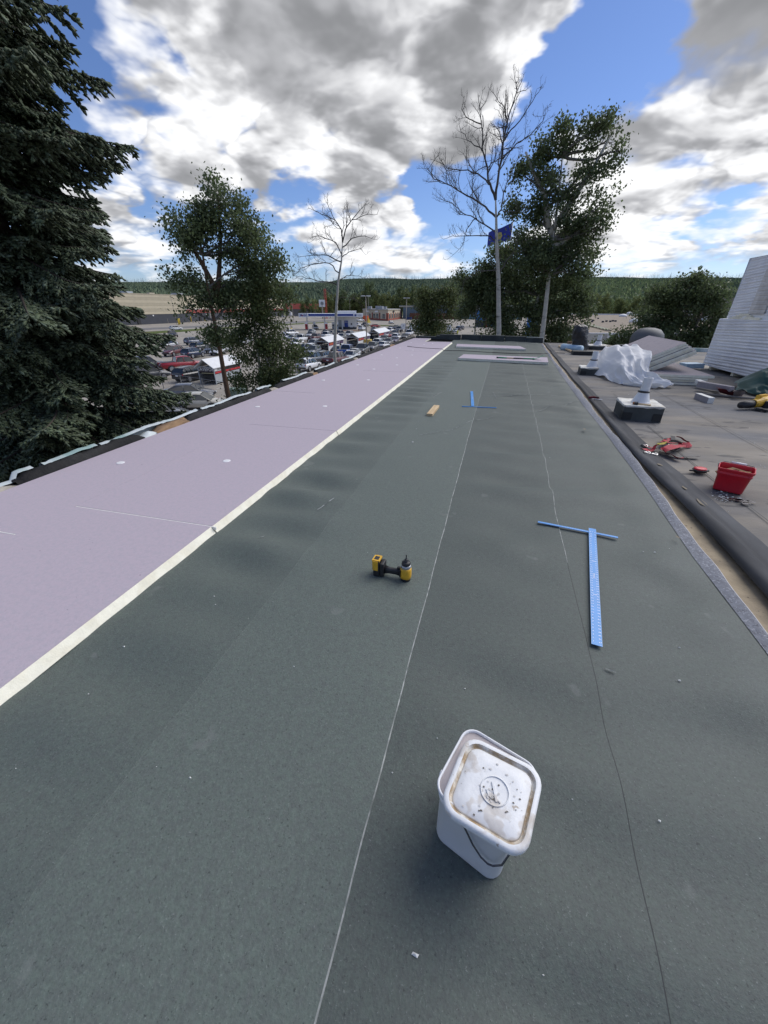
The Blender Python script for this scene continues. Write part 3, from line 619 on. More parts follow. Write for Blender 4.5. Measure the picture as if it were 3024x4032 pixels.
# T squares
sq_blue = mat('square_blue', (.06, .28, .66), .38, .10, 6, speck=[((.55, .30, .20), 9, .74, .8), ((.5, .62, .75), 30, .70, .6)], spec=.5, col2=(.08, .29, .66)); sq_edge = mat('square_edge', (.25, .45, .72), .35, .1, 9); prt = mat('square_print', (.80, .86, .92), .6, .05, 9)
def t_square(label, hl, hr, bt_, be, zb, nums):
    hl, hr, bt_, be = G(*hl, zb), G(*hr, zb), G(*bt_, zb), G(*be, zb)
    L = (be-bt_).length; ang = math.atan2((be-bt_).y, (be-bt_).x)
    t = empty('drywall_square', (bt_.x, bt_.y, zb), ang); tag(t, label, 'T square')
    inv = Matrix.Rotation(-ang, 3, 'Z')
    a, b = inv @ (hl-bt_), inv @ (hr-bt_)
    m = MB(); m.box((L/2-.012, 0, .0115), (L+.03, .050, .0024)); m.build('blade', sq_blue, t)
    m = MB()
    for s in (-1, 1): m.box((L/2-.012, s*.0245, .0128), (L+.03, .0014, .0006))
    m.build('blade_edge', sq_edge, t)
    y0, y1 = min(a.y, b.y), max(a.y, b.y); xm = (a.x+b.x)/2
    m = MB(); m.box((xm, (y0+y1)/2, .0075), (.022, y1-y0, .005)); m.box((xm-.0095, (y0+y1)/2, .0052), (.003, y1-y0, .0095)); m.build('head_bar', sq_blue, t, bevel=.0006)
    m = MB()
    for q in (-.016, 0., .016): m.lathe([(.0025, .0), (.0025, .0012), (.0, .0016)], 8, (xm, q, .0128), cap=False)
    m.build('rivet', prt, t)
    def text(s, x, y, size, rz, ls=1., al='CENTER'):
        c = bpy.data.curves.new('printed_marks', 'FONT'); c.body = s; c.size = size; c.space_line = ls; c.align_x = al; c.align_y = 'CENTER' if '\n' not in s else 'TOP'
        c.resolution_u = 1
        return text_mesh('printed_marks', c, prt, t, (x, y, .0132), (0, 0, rz))
    if nums:
        n = 47; pit = (L-.03)/n; sz = .0145
        text('\n'.join(str(i) for i in range(n, 0, -1)), .028, -.0155, sz, math.pi/2, pit/sz)
        text('\n'.join(str(i) for i in range(1, n+1)), .028, .0155, sz, math.pi/2, pit/sz)
        for k, s in ((.36, '12'), (.66, '24')): 
            mm = MB(); mm.box((L*k, 0, .0131), (.004, .022, .0005)); mm.build('printed_line', prt, t)
        text('drywall', L*.5, 0, .020, 0)
        text('______', L*.07, .002, .02, 0); text('16   15   14   13   12   11   10   9   8', xm+.001, -.14, .010, math.pi/2).location.z = .0102
    else: text('8 10 12 14 16 18 20 22 24 26 28 30', L*.5, -.012, .016, 0)
    return t
t_square('blue aluminium drywall T square lying close to the white pail, numbers along its blade', (2117, 2058), (2432, 2120), (2331, 2093), (2348, 2546), .008, True)
t_square('small looking blue T square lying upside down beside the wood offcut, far from the pail', (1819, 1600), (1955, 1608), (1861, 1600), (1857, 1543), .006, False)
# lumber offcut, two loose boards, digging tool
pine = mat('pine', (.56, .40, .22), .75, .12, 6, stretch=(1, 9, 9), col2=(.62, .47, .28), bump=.3, bscale=30); pine_end = mat('pine_end', (.60, .47, .30), .8, .1, 30)
def lumber(name, label, cat, c, d, rz, mt, bev=.004, rx=0., ry=0.):
    m = MB(); m.box((0, 0, 0), d, rx=rx, ry=ry); o = m.build(name, mt, loc=c, rz=rz, bevel=bev); return tag(o, label, cat)
a, b = G(1690, 1645), G(1724, 1602); v = b-a
lumber('wood_block', 'short pale two by four offcut lying on the green sheet', 'wood block', ((a.x+b.x)/2-.01, (a.y+b.y)/2, .026), (.62, .095, .04), math.atan2(v.y, v.x), pine)
def loose_board(label, pts, z0, t):
    m = MB(); P4 = [Vector((p[0], p[1], z0)) for p in pts]
    top = [p+Vector((0, 0, t)) for p in P4]
    m.add(P4+top, [(0, 1, 5, 4), (1, 2, 6, 5), (2, 3, 7, 6), (3, 0, 4, 7), (0, 1, 2, 3)], 1); m.add([q+Vector((0, 0, .002)) for q in top], [(0, 1, 2, 3)], 0)
    m.add(top+[q+Vector((0, 0, .002)) for q in top], [(0, 1, 5, 4), (1, 2, 6, 5), (2, 3, 7, 6), (3, 0, 4, 7)], 0)
    tag(m.build('insulation_board', [facer, foam]), label, 'insulation board', 'loose boards at the far end')
foam2 = foam
gA = [G(*p, 0) for p in ((1803, 1420), (2157, 1438))]; gA2 = [G(*p, .07) for p in ((2155, 1409), (1826, 1396))]
loose_board('mauve insulation board lying across the green sheet with a digging bar on it', [(q.x, q.y) for q in gA+gA2], .012, .068)
gB = [G(*p, 0) for p in ((1795, 1371), (2071, 1382))]; gB2 = [G(*p, .06) for p in ((2047, 1364), (1800, 1355))]
loose_board('mauve insulation board with a slanted end, the farther of two lying loose', [(q.x, q.y) for q in gB+gB2], .012, .058)
gr = mat('green_handle', (.03, .22, .11), .5, .15, 12)
p0, p1 = G(1960, 1408, .1), G(2118, 1414, .1); v = p1-p0; L_ = v.length
sp = empty('garden_spade', (p0.x, p0.y, .098), math.atan2(v.y, v.x)); tag(sp, 'long wooden handled spade with green ends lying on a mauve board', 'spade')
m = MB(); m.tube([(.25, 0, 0), (L_-.2, 0, 0)], .019, 8); m.build('shaft', pine, sp, smooth=True)
m = MB(); m.tube([(0, 0, 0), (.27, 0, 0)], .026, 8); m.build('grip', gr, sp, smooth=True)
m = MB(); m.tube([(-.04, 0, 0), (.02, 0, 0)], .027, 8); m.build('dark_band', blk, sp, smooth=True); m = MB(); m.tube([(.48, 0, 0), (.86, 0, 0)], .0215, 8); m.build('dark_band', blk, sp, smooth=True)
m = MB(); m.tube([(L_-.42, 0, 0), (L_-.1, 0, 0)], .025, 8); m.tube([(L_-.12, -.10, .01), (L_-.12, .10, .01)], .018, 6); m.grid([[(L_-.12, -.1, .0), (L_-.12, .1, .0)], [(L_+.02, -.10, .05), (L_+.02, .10, .05)], [(L_+.17, -.06, .13), (L_+.17, .06, .13)]]); m.build('blade', gr, sp)
# vent pipes on curbs
curb_m = mat('curb_membrane', (.040, .045, .045), .65, .2, 5, bump=.3, bscale=30, col2=(.055, .062, .061)); patch_m = mat('curb_patch', (.014, .015, .016), .6, .2, 6)
pvc = mat('white_pipe', (.72, .73, .74), .35, .06, 6, col2=(.58, .58, .58), mask=(.5, .75)); clamp = mat('clamp', (.02, .02, .022), .4, .1, 5); cap_m = mat('curb_cap', (.66, .65, .60), .7, .12, 7, col2=(.45, .42, .36), bump=.6, bscale=30)
def vent(label, x, y, rz, w, d, h, r, lean, ch=.16, ph=.205):
    t = empty('roof_vent', (x, y, .01), rz); tag(t, label, 'roof vent', 'white vent pipes on low curbs')
    m = MB(); m.loft([rsq(w+.012, d+.012, .006, 0, 1), rsq(w, d, .006, .02, 1), rsq(w, d, .006, h, 1)]); m.build('curb', curb_m, t)
    for (sx, sy) in ((-1, -1), (1, -1)): m = MB(); m.box((sx*(w/2-.065), sy*(d/2+.002), h*.30), (.12, .006, h*.52)); m.build('curb_patch', patch_m, t)
    m = MB(); m.box((-(w/2+.002), -(d/2-.06), h*.30), (.006, .12, h*.52)); m.build('curb_patch', patch_m, t)
    m = MB(); r_ = random.Random(int(x*100)); e = lambda: r_.uniform(-.012, .012)
    def rag(w_, d_, z, amp):
        out = []
        for (x0, y0, z0) in rsq(w_, d_, .02, z, 1):
            out.append((x0, y0))
        P_ = []
        for i in range(len(out)):
            p, q = out[i], out[(i+1) % len(out)]; n = 9 if math.dist(p, q) > .1 else 1
            for k in range(n): P_.append((p[0]+(q[0]-p[0])*k/n+r_.uniform(-amp, amp), p[1]+(q[1]-p[1])*k/n+r_.uniform(-amp, amp), z+r_.uniform(-amp, amp)))
        return P_
    m.loft([rag(w+.012, d+.012, h-.022, .007), rag(w+.022, d+.022, h-.008, .006), rag(w+.008, d+.008, h+.006, .005), rag(w-.05, d-.05, h+.008, .002)]); m.build('curb_cap', cap_m, t)
    L = lambda z: (lean*(z-h), 0, z)
    m = MB(); m.loft([[(rr*math.cos(k*.2618)+lean*zz*.6, rr*math.sin(k*.2618), h+zz) for k in range(24)] for rr, zz in ((r*2.05, .004), (r*2.05, .02), (r*1.9, .03), (r*1.22, ch-.015), (r*1.18, ch))]); m.build('flashing_cone', pvc, t)
    m = MB(); m.loft([[(rr*math.cos(k*.2618)+lean*zz*.6, rr*math.sin(k*.2618), h+zz) for k in range(24)] for rr, zz in ((r*1.22, ch-.005), (r*1.3, ch), (r*1.3, ch+.018), (r*1.15, ch+.022))]); m.build('clamp', clamp, t, smooth=True)
    m = MB(); m.loft([[(rr*math.cos(k*.2618)+lean*zz*.8, rr*math.sin(k*.2618), h+zz) for k in range(24)] for rr, zz in ((r, ch-.02), (r, ch+ph), (r*.86, ch+ph), (r*.86, ch))]); m.build('pipe', pvc, t)
    return t
v1 = vent('white vent pipe on a black curb, nearest the camera, a hammer on the curb', 2.285, 6.72, RAD(-3), .52, .56, .215, .062, .05)
vent('white vent pipe on a curb half under the white plastic', 2.50, 11.25, RAD(-3), .54, .54, .165, .068, .04)
vent('white vent pipe on a curb next to the black rubbish bag', 4.08, 18.3, RAD(-3), .66, .62, .15, .082, .03)
hm = empty('hammer', (2.17, 6.53, .245), RAD(-14)); tag(hm, 'small hammer with wooden handle lying on the vent curb', 'hammer')
m = MB(); m.tube([(.0, 0, 0), (.09, 0, 0), (.19, 0, -.004)], [.010, .011, .014], 8); m.build('handle', pine, hm, smooth=True)
m = MB(); m.box((0, 0, .004), (.05, .075, .040)); m.build('head', clamp, hm, bevel=.006)
rust = mat('rusty_face', (.30, .13, .05), .8, .2, 20); m = MB(); m.box((-.032, .0, .006), (.022, .05, .03)); m.build('hammer_face', rust, hm, bevel=.004)
# insulation board stacks
def stack_board(label, c, d, rz, ry, tw=0.):
    o = MB(); w, l, t = d
    o = board_mesh(-w/2, w/2, -l/2, l/2, -t/2, t).build('insulation_board', [facer2, foam], loc=c); o.rotation_euler = (0, ry, rz); return tag(o, label, 'insulation board')
facer2 = mat('board_facer_grey', (.31, .275, .295), .85, .06, 40, speck=((.2, .17, .18), 30, .66, .5), bump=.2, bscale=90, col2=(.27, .245, .26))
names = ['bottom', 'second from bottom', 'third from bottom', 'top']
for i, (xr, yf) in enumerate(((4.60, 10.08), (4.54, 10.11), (4.59, 10.07), (4.68, 10.05))):
    o = stack_board('%s board of the flat stack of four cream edged boards' % names[i], (xr-.55, yf+1.22, .03+i*.0535), (1.10, 2.44, .047), RAD(-2+i*.5), 0); o['group'] = 'boards of the flat stack'
nm2 = ['lowest', 'second lowest', 'third lowest', 'fourth from below', 'second from top', 'topmost']
th = RAD(26.5)
for i in range(6):
    sh = (.0, -.015, -.05, -.09, -.13, -.16)[i]; n = Vector((-math.sin(th), 0, math.cos(th))); d_ = Vector((math.cos(th), 0, math.sin(th)))
    c = Vector((3.35, 11.85, .035)) + d_*(.62+sh) + n*(.028+i*.059); c.y += (.02, -.02, .01, -.03, .0, -.01)[i]
    o = stack_board('%s board of the tilted pile leaning beside the white plastic' % nm2[i], c, (1.20, 2.44, .053), 0, -th); o['group'] = 'boards of the tilted pile'
# crumpled white plastic
poly_m = mat('white_plastic', (.84, .85, .86), .55, .04, 3, spec=.3, trans=.25, bump=.25, bscale=22, bdist=.01)
def drape(cols, nu, nv, amp, seed):
    """smooth patch through control rows with crumple folds along and across"""
    A = np.array(cols, float); a, b = A.shape[:2]
    def itp(M, t, ax):
        k = t*(M.shape[ax]-1); i = min(int(k), M.shape[ax]-2); f = k-i; g_ = lambda j: np.take(M, max(0, min(M.shape[ax]-1, j)), ax)
        p0, p1, p2, p3 = g_(i-1), g_(i), g_(i+1), g_(i+2)
        return .5*((2*p1)+(p2-p0)*f+(2*p0-5*p1+4*p2-p3)*f*f+(3*p1-p0-3*p2+p3)*f**3)
    r_ = random.Random(seed); W = [(r_.uniform(1, 5), r_.uniform(3, 9)*r_.choice([-1, 1]), r_.random()*6) for _ in range(6)]+[(r_.uniform(4, 14), r_.uniform(8, 20)*r_.choice([-1, 1]), r_.random()*6) for _ in range(8)]
    out = []
    for i in range(nu):
        R = itp(A, i/(nu-1), 0); row = []
        for j in range(nv):
            p = itp(R, j/(nv-1), 0); u, v = i/(nu-1), j/(nv-1)
            f = sum((1-abs(math.sin(u*w0+v*w1+ph+.8*math.sin(v*5+ph)+.6*math.sin(u*6+ph*2))))/(1+abs(w0)*.05+abs(w1)*.05) for w0, w1, ph in W)/len(W)*3
            row.append((p[0]+amp*(f-.5)*.6*math.sin(W[0][2]+u*9), p[1]-amp*(f-.5), max(.015, p[2]+amp*(f-.5)*1.1)))
        out.append(row)
    return out
rows = [[(2.55, 11.9, .02), (2.72, 12.1, .30), (3.02, 12.6, .50), (3.40, 13.0, .40), (3.75, 13.1, .62)],
        [(2.50, 11.2, .03), (2.66, 11.25, .32), (2.92, 11.3, .60), (3.25, 11.3, .56), (3.6, 11.4, .60)],
        [(2.62, 10.6, .02), (2.78, 10.5, .26), (3.02, 10.45, .50), (3.28, 10.45, .50), (3.50, 10.55, .50)],
        [(2.72, 10.1, .015), (2.86, 10.0, .18), (3.05, 9.95, .30), (3.30, 10.0, .28), (3.46, 10.2, .24)],
        [(2.88, 9.65, .015), (3.02, 9.6, .05), (3.20, 9.6, .12), (3.5, 9.75, .14), (3.6, 9.95, .12)],
        [(3.30, 9.45, .015), (3.42, 9.4, .02), (3.55, 9.42, .05), (3.72, 9.55, .06), (3.80, 9.72, .04)]]
m = MB(); m.grid(drape(rows, 110, 100, .17, 3)); tag(m.build('plastic_sheet', poly_m, smooth=True), 'crumpled white plastic sheet draped over the tilted boards', 'plastic sheet')
# bag, blue roll, stick, black box
bagm = mat('bag_black', (.008, .008, .010), .28, .2, 3, spec=.6, bump=.9, bscale=7, bdist=.05, stretch=(1, 1, 1.6))
P = []
for i in range(26):
    t = i/25; z = t*.92; row = []
    for k in range(36):
        a = k*2*math.pi/35; rx = .275*(1-.25*max(0, t-.75)/.25-.9*max(0, t-.955)/.045) if t < .999 else .02
        w = 1+.05*math.sin(a*3+t*9)+.045*math.sin(a*7-t*17)+.03*math.sin(a*13+t*31)
        row.append((rx*w*math.cos(a)-.13*t+.05*t*math.sin(a), rx*.85*w*math.sin(a), z+.012*math.sin(a*5+t*12)))
    P.append(row)
m = MB(); m.grid(P); b_ = m.build('rubbish_bag', bagm, smooth=True, loc=(3.30, 17.6, .01)); tag(b_, 'full black rubbish bag standing by the far roof corner', 'rubbish bag')
blue_r = mat('blue_roll', (.36, .52, .66), .5, .08, 8, col2=(.45, .58, .68)); m = MB(); a, b = G(2215, 1366, .1), G(2290, 1374, .1); m.tube([a, (a+b)/2, b], [.125, .12, .12], 16); tag(m.build('blue_foam_roll', blue_r, smooth=True), 'pale blue roll lying left of the black rubbish bag', 'foam roll')
a, b = G(2203, 1365, .04), G(2256, 1386, .04); v = b-a; lumber('wood_strip', 'thin wooden strip lying in front of the pale blue roll', 'wood strip', ((a.x+b.x)/2, (a.y+b.y)/2, .05), (v.length+.2, .07, .05), math.atan2(v.y, v.x), pine)
lumber('black_curb_block', 'low black block on the roof before the rubbish bag', 'block', (3.13, 16.05, .07), (.66, .42, .12), 0, patch_m, .01)
a = G(2243, 1349, .05); lumber('orange_offcut', 'small orange brown wood offcut behind the blue roll', 'wood offcut', (a.x, a.y, .06), (.2, .1, .1), .3, wood_old, .01)
lumber('grey_curb_block', 'long grey block on the roof beyond the farthest vent', 'block', (5.3, 18.2, .09), (.32, 1.3, .16), .35, curb_m, .01)
# round exhaust fan
fanm = mat('fan_grey', (.11, .115, .12), .6, .1, 4, metal=.4); t = empty('exhaust_fan', (6.05, 19.2, 0)); tag(t, 'round grey exhaust fan hood rising behind the tilted boards', 'exhaust fan')
m = MB(); m.lathe([(.42, -.3), (.42, .14)], 32); m.build('fan_base', fanm, t, smooth=True); m = MB(); m.lathe([(.52, .14), (.60, .18), (.60, .36), (.55, .55), (.40, .71), (.18, .77), (0, .78)], 40); m.build('fan_hood', fanm, t, smooth=True)
# foam and lumber offcuts
def offcut(label, c, d, rz, top, side, ry=0.): 
    m = MB(); x, y, z = d; m.box((0, 0, 0), d, 0); m.box((0, 0, z/2+.0015), (x, y, .003), 1); o = m.build('foam_offcut', [side, top], loc=c); o.rotation_euler = (0, ry, rz); return tag(o, label, 'foam offcut')
grey_f = mat('offcut_grey', (.28, .26, .27), .85, .1, 20); wht = mat('offcut_white', (.74, .73, .68), .8, .06, 20)
a, b = G(2731, 1575), G(2777, 1586)
m = MB(); m.box((0, 0, 0), (.095, .42, .10), 0); m.box((0, 0, .0515), (.095, .42, .003), 1); m.box((0, -.2115, 0), (.096, .003, .1), 1); o = m.build('foam_offcut', [grey_f, wht], loc=(3.82, 8.30, .055), rz=RAD(6)); tag(o, 'small white foam block with grey side lying by itself on the old roof', 'foam offcut')
m = MB(); m.box((0, 0, 0), (.12, .62, .11), 0); m.box((.061, 0, 0), (.003, .62, .11), 1); o = m.build('foam_offcut', [grey_f, foam], loc=(4.33, 9.18, .13), rz=RAD(10)); o.rotation_euler = (0, 0, RAD(32)); tag(o, 'grey cream ended foam block resting across the grey pole', 'foam offcut')
m = MB(); m.box((0, 0, 0), (.12, .5, .06)); o = m.build('foam_offcut', wht, loc=(4.38, 9.62, .10)); o.rotation_euler = (.12, 0, RAD(20)); tag(o, 'white foam piece behind the grey cream ended block', 'foam offcut')
pole_m = mat('grey_pole', (.20, .18, .16), .7, .15, 8); a, b = G(2769, 1551, .03), G(2985, 1571, .03); m = MB(); m.tube([a, a.lerp(b, .5), b], .021, 8); tag(m.build('grey_pole', pole_m, smooth=True), 'long grey pole lying between foam blocks and the yellow tool', 'pole')
red = mat('red_plastic', (.58, .012, .028), .38, .08, 8, col2=(.48, .02, .035), spec=.5); red_web = mat('red_webbing', (.42, .030, .045), .8, .18, 30, bump=.3, bscale=200, col2=(.34, .05, .06)); blk_web = mat('black_webbing', (.02, .02, .022), .75, .2, 30); yel_web = mat('yellow_pad', (.42, .34, .05), .8, .2, 20)
maroon = mat('dark_red_cloth', (.12, .012, .02), .8, .25, 12)
V = rows = None
def webbing(mb, pts, w, mi, twist=0., sag=.0):
    """flat strap standing or lying along a path"""
    ps = []
    for i in range(len(pts)-1):
        a, b = Vector(pts[i]), Vector(pts[i+1])
        for k in range(6): ps.append(a.lerp(b, k/6))
    ps.append(Vector(pts[-1])); 
    for _ in range(3): ps = [ps[0]]+[(ps[i-1]+ps[i]*2+ps[i+1])/4 for i in range(1, len(ps)-1)]+[ps[-1]]
    P = []
    for i, p in enumerate(ps):
        t = (ps[min(i+1, len(ps)-1)]-ps[max(i-1, 0)]).normalized(); side = Vector((t.y, -t.x, 0)).normalized(); an = twist*i/len(ps)+.15*math.sin(i*.6); q = side*math.cos(an)+Vector((0, 0, 1))*math.sin(an)
        P.append([p-q*w/2, p+q*w/2]); 
    for r in P:
        for q in r: q.z = max(q.z, .024)
    mb.grid(P, mi)
t = empty('safety_harness', (0, 0, 0)); tag(t, 'red fall arrest harness with yellow pad and black straps thrown on the old roof', 'safety harness')
gg = lambda x, y, z=.03: G(2500+x/3.166, 1650+y/3.166, z)
m = MB()
webbing(m, [gg(110, 365), gg(160, 395), gg(215, 385), gg(262, 325, .09)], .085, 0, .6); webbing(m, [gg(355, 290, .08), gg(400, 260, .07), gg(440, 235, .05), gg(520, 215, .05), gg(600, 250, .05), gg(690, 300, .05), gg(690, 330, .04), gg(600, 325, .05)], .075, 0, 1.1)
webbing(m, [gg(585, 300, .06), gg(590, 335, .05), gg(480, 335, .08), gg(400, 365, .08), gg(340, 395, .05), gg(450, 440, .05), gg(530, 500), gg(570, 495)], .08, 0, .8); webbing(m, [gg(360, 270, .06), gg(420, 290, .09), gg(500, 300, .06), gg(580, 300, .06)], .07, 0, .5)
webbing(m, [gg(120, 330), gg(200, 355, .05), gg(300, 375, .05), gg(400, 375, .04)], .03, 0, .3)
m.build('red_strap', red_web, t, smooth=True)
m = MB(); webbing(m, [gg(262, 330, .07), gg(310, 310, .10), gg(360, 290, .10)], .085, 0, .5); m.build('yellow_pad', yel_web, t)
m = MB(); webbing(m, [gg(70, 350), gg(100, 320, .06), gg(140, 340, .04)], .05, 0); m.build('black_strap', blk_web, t); m = MB(); webbing(m, [gg(300, 405), gg(420, 430), gg(520, 460), gg(640, 470), gg(800, 475)], .06, 0, .5); m.build('black_strap', blk_web, t); m = MB(); webbing(m, [gg(345, 235, .05), gg(390, 240, .08), gg(410, 265, .05)], .05, 0); m.build('black_strap', blk_web, t); m = MB(); webbing(m, [gg(470, 210, .07), gg(480, 260, .08)], .05, 0); m.build('black_strap', blk_web, t); m = MB(); webbing(m, [gg(420, 390), gg(500, 400, .05), gg(540, 370)], .06, 0, 1); m.build('black_strap', blk_web, t)
m = MB()
for (x, y) in ((150, 415), (240, 435), (120, 330), (400, 325)):
    p = gg(x, y, .035); m = MB(); m.tube([(p.x+.035*math.cos(k), p.y+.02*math.sin(k), p.z+.006*math.sin(k*2)) for k in [i*.524 for i in range(13)]], .005, 5, cap=False); m.build('steel_ring', mat('steel', (.6, .6, .6), .3, .1, 8, metal=.8), t)
# retractable lifeline puck
rp = G(2752, 1860, .02); t = empty('lifeline_reel', (rp.x, rp.y, .02), .2); tag(t, 'small round red and black lifeline reel lying before the red pail', 'lifeline reel')
m = MB(); m.loft([[(x*s+.0, y*s, z) for x, y, z in rsq(.13, .10, .045, z_)] for s, z_ in ((.7, 0), (.95, .01), (1.02, .028), (.98, .036))]); m.build('rubber_bumper', blk, t, smooth=True)
m = MB(); m.loft([[(x*s, y*s, z) for x, y, z in rsq(.115, .088, .04, z_)] for s, z_ in ((1, .032), (1., .042), (.93, .048), (.5, .050))]); m.build('red_cover', red, t, smooth=True)
m = MB(); m.tube([(-.06, 0, .02), (-.085, 0, .02), (-.10, .004, .018)], [.012, .010, .006], 8); m.build('strap_end', blk, t, smooth=True); m = MB(); m.tube([(.06, -.002, .02), (.09, -.002, .018)], [.016, .008], 8); m.build('strap_end', blk, t, smooth=True)
# red pail of cardboard scraps
card = mat('brown_card', (.36, .22, .11), .85, .12, 8, col2=(.42, .27, .14))
rb = empty('red_pail', (2.285, 3.95, .014), RAD(-27)); tag(rb, 'bright red rectangular pail holding brown cardboard scraps, wet stain beside it', 'bucket')
h = .215; m = MB(); w, d = .255, .20
def rr(k, z): return rsq(w*k, d*k, .03, z)
m.loft([rr(.80, .002), rr(.83, .0), rr(.845, .01), rr(.935, h*.72), rr(.985, h*.74), rr(.99, h*.80), rr(.955, h*.81), rr(.965, h*.88), rr(1.02, h*.90), rr(1.03, h*.97), rr(1.02, h), rr(.97, h), rr(.955, h*.96), rr(.9, h*.6), rr(.84, .01)]); m.build('pail_body', red, rb, smooth=True)
m = MB(); r_ = random.Random(5)
for i in range(11):
    x, y = r_.uniform(-.07, .07), r_.uniform(-.05, .05); m.box((x, y, h*.74+.012*r_.random()), (r_.uniform(.07, .13), r_.uniform(.04, .08), .004), rz=r_.random()*3, rx=r_.uniform(-.6, .6), ry=r_.uniform(-.5, .5))
m.build('card_scrap', card, rb)
m = MB(); m.tube([(-.132, 0, h*.9), (-.136, .03, h*1.0), (-.11, .108, h*1.02), (-.03, .116, h*1.03)], .003, 6); m.tube([(.05, .116, h*1.03), (.12, .106, h*1.01), (.132, 0, h*.9)], .003, 6); m.build('wire_handle', wire, rb)
m = MB(); m.tube([(-.05, .116, h*1.03), (.06, .116, h*1.03)], .010, 8); m.build('handle_grip', pail_w, rb, smooth=True)
stain = mat('spilled_stain', (.028, .010, .012), .25, .3, 30, spec=.6)
m = MB()
for i in range(34):
    x, y = r_.gauss(0, .055), r_.gauss(0, .035); s = abs(r_.gauss(0, .012))+.004; a = r_.random()*6; p = G(2905, 1980); m.add([(p.x+x+s*r_.uniform(.5, 1.6)*math.cos(a+k*.9), p.y+y+s*r_.uniform(.4, 1.2)*math.sin(a+k*.9), .021) for k in range(7)], [tuple(range(7))])
o = m.build('spill_stain', stain, roof)
m = MB()
for i in range(60):
    p = G(2840+r_.gauss(0, 24), 1960+r_.gauss(0, 20)); crumb(p.x, p.y, abs(r_.gauss(0, .005))+.002, .021)
for pts_ in (((2826, 1962), (2862, 1980)), ((2900, 1970), (2914, 1970))):
    a, b = G(*pts_[0]), G(*pts_[1])
    for k in range(14): q = a.lerp(b, k/13); crumb(q.x, q.y, .007, .021)
tag(m.build('white_chips', fl), 'white chips scattered beside the red pail', 'debris', kind='stuff')
m = MB(); tanp = mat('peeled_patch', (.22, .19, .14), .9, .25, 20)
for (u, v, s, e) in ((2756, 1992, .05, 2.2), (2594, 1842, .035, 1.), (2690, 1935, .025, 1.8), (2300, 1700, .03, 1.5), (2660, 2130, .02, 1)):
    p = G(u, v); m.add([(p.x+s*r_.uniform(.6, 1.2)*math.cos(k*.7)*.6, p.y+e*s*r_.uniform(.6, 1.2)*math.sin(k*.7)-.3*s*math.cos(k*.7), .0225+(.015 if u < 2760 else 0)) for k in range(9)], [tuple(range(9))])
m.build('peeled_patch', tanp, roof)
p = G(2472, 1655); plate(None, p.x, p.y, .012)
lp = [o for o in COL.objects if o.name.startswith('fastener_plate') and o.parent is None][0]; tag(lp, 'loose white fastener plate lying in front of the nearest vent curb', 'fastener plate')
kn = G(2337, 1572, .02); t = empty('utility_knife', (kn.x, kn.y, .03), -.15); tag(t, 'small red and black utility knife on the old roof by the strip edge', 'knife')
m = MB(); m.loft([[(-.09, y, z) for y, z in ((-.014, .0), (.014, 0), (.014, .03), (-.014, .03))], [(0, y, z) for y, z in ((-.017, 0), (.017, 0), (.017, .045), (-.017, .045))], [(.09, y, z) for y, z in ((-.012, 0), (.012, 0), (.012, .025), (-.012, .025))]]); m.build('handle', maroon, t)
m = MB(); m.box((.05, .0, .035), (.05, .03, .02)); m.build('slider', blk, t); m = MB(); m.box((.05, -.05, .006), (.17, .022, .006)); m.build('blade', pail_w, t)
# red strap heap and green tarp
t = empty('red_strap_heap'); tag(t, 'dark red and grey straps heaped behind the foam blocks', 'straps')
g5 = lambda x, y, z: G(2650+x/4.436, 1450+y/4.436, z)
m = MB(); webbing(m, [g5(780, 350, .05), g5(830, 345, .18), g5(880, 400, .1), g5(950, 440, .06), g5(1060, 460, .05)], .12, 0, .9); webbing(m, [g5(890, 420, .05), g5(980, 420, .10), g5(1060, 410, .06), g5(1150, 470, .05), g5(1220, 470, .05)], .09, 0, 1.2); m.build('red_strap', maroon, t)
m = MB(); webbing(m, [g5(1080, 400, .1), g5(1130, 400, .16), g5(1110, 470, .06), g5(1200, 400, .15), g5(1220, 470, .05)], .1, 0, 1); m.build('grey_strap', mat('grey_strap', (.17, .15, .16), .8, .2, 20), t)
tarp_m = mat('green_tarp', (.012, .062, .048), .42, .15, 6, bump=.3, bscale=40, trans=.05)
rows = [[(4.86, 9.5, .02), (5.0, 9.9, .10), (5.3, 10.3, .12), (6.2, 10.6, .1)], [(4.95, 9.1, .03), (5.1, 9.4, .30), (5.4, 9.7, .46), (6.3, 9.9, .5)], [(5.05, 8.9, .02), (5.2, 9.05, .22), (5.55, 9.2, .48), (6.4, 9.3, .55)], [(5.05, 8.6, .02), (5.25, 8.6, .12), (5.6, 8.55, .25), (6.4, 8.6, .3)], [(4.95, 8.35, .02), (5.2, 8.2, .02), (5.6, 8.1, .03), (6.4, 8.1, .03)]]
m = MB(); m.grid(drape(rows, 60, 54, .12, 8)); tag(m.build('green_tarp', tarp_m, smooth=True), 'dark green tarpaulin heaped against the wrapped bundle', 'tarpaulin')
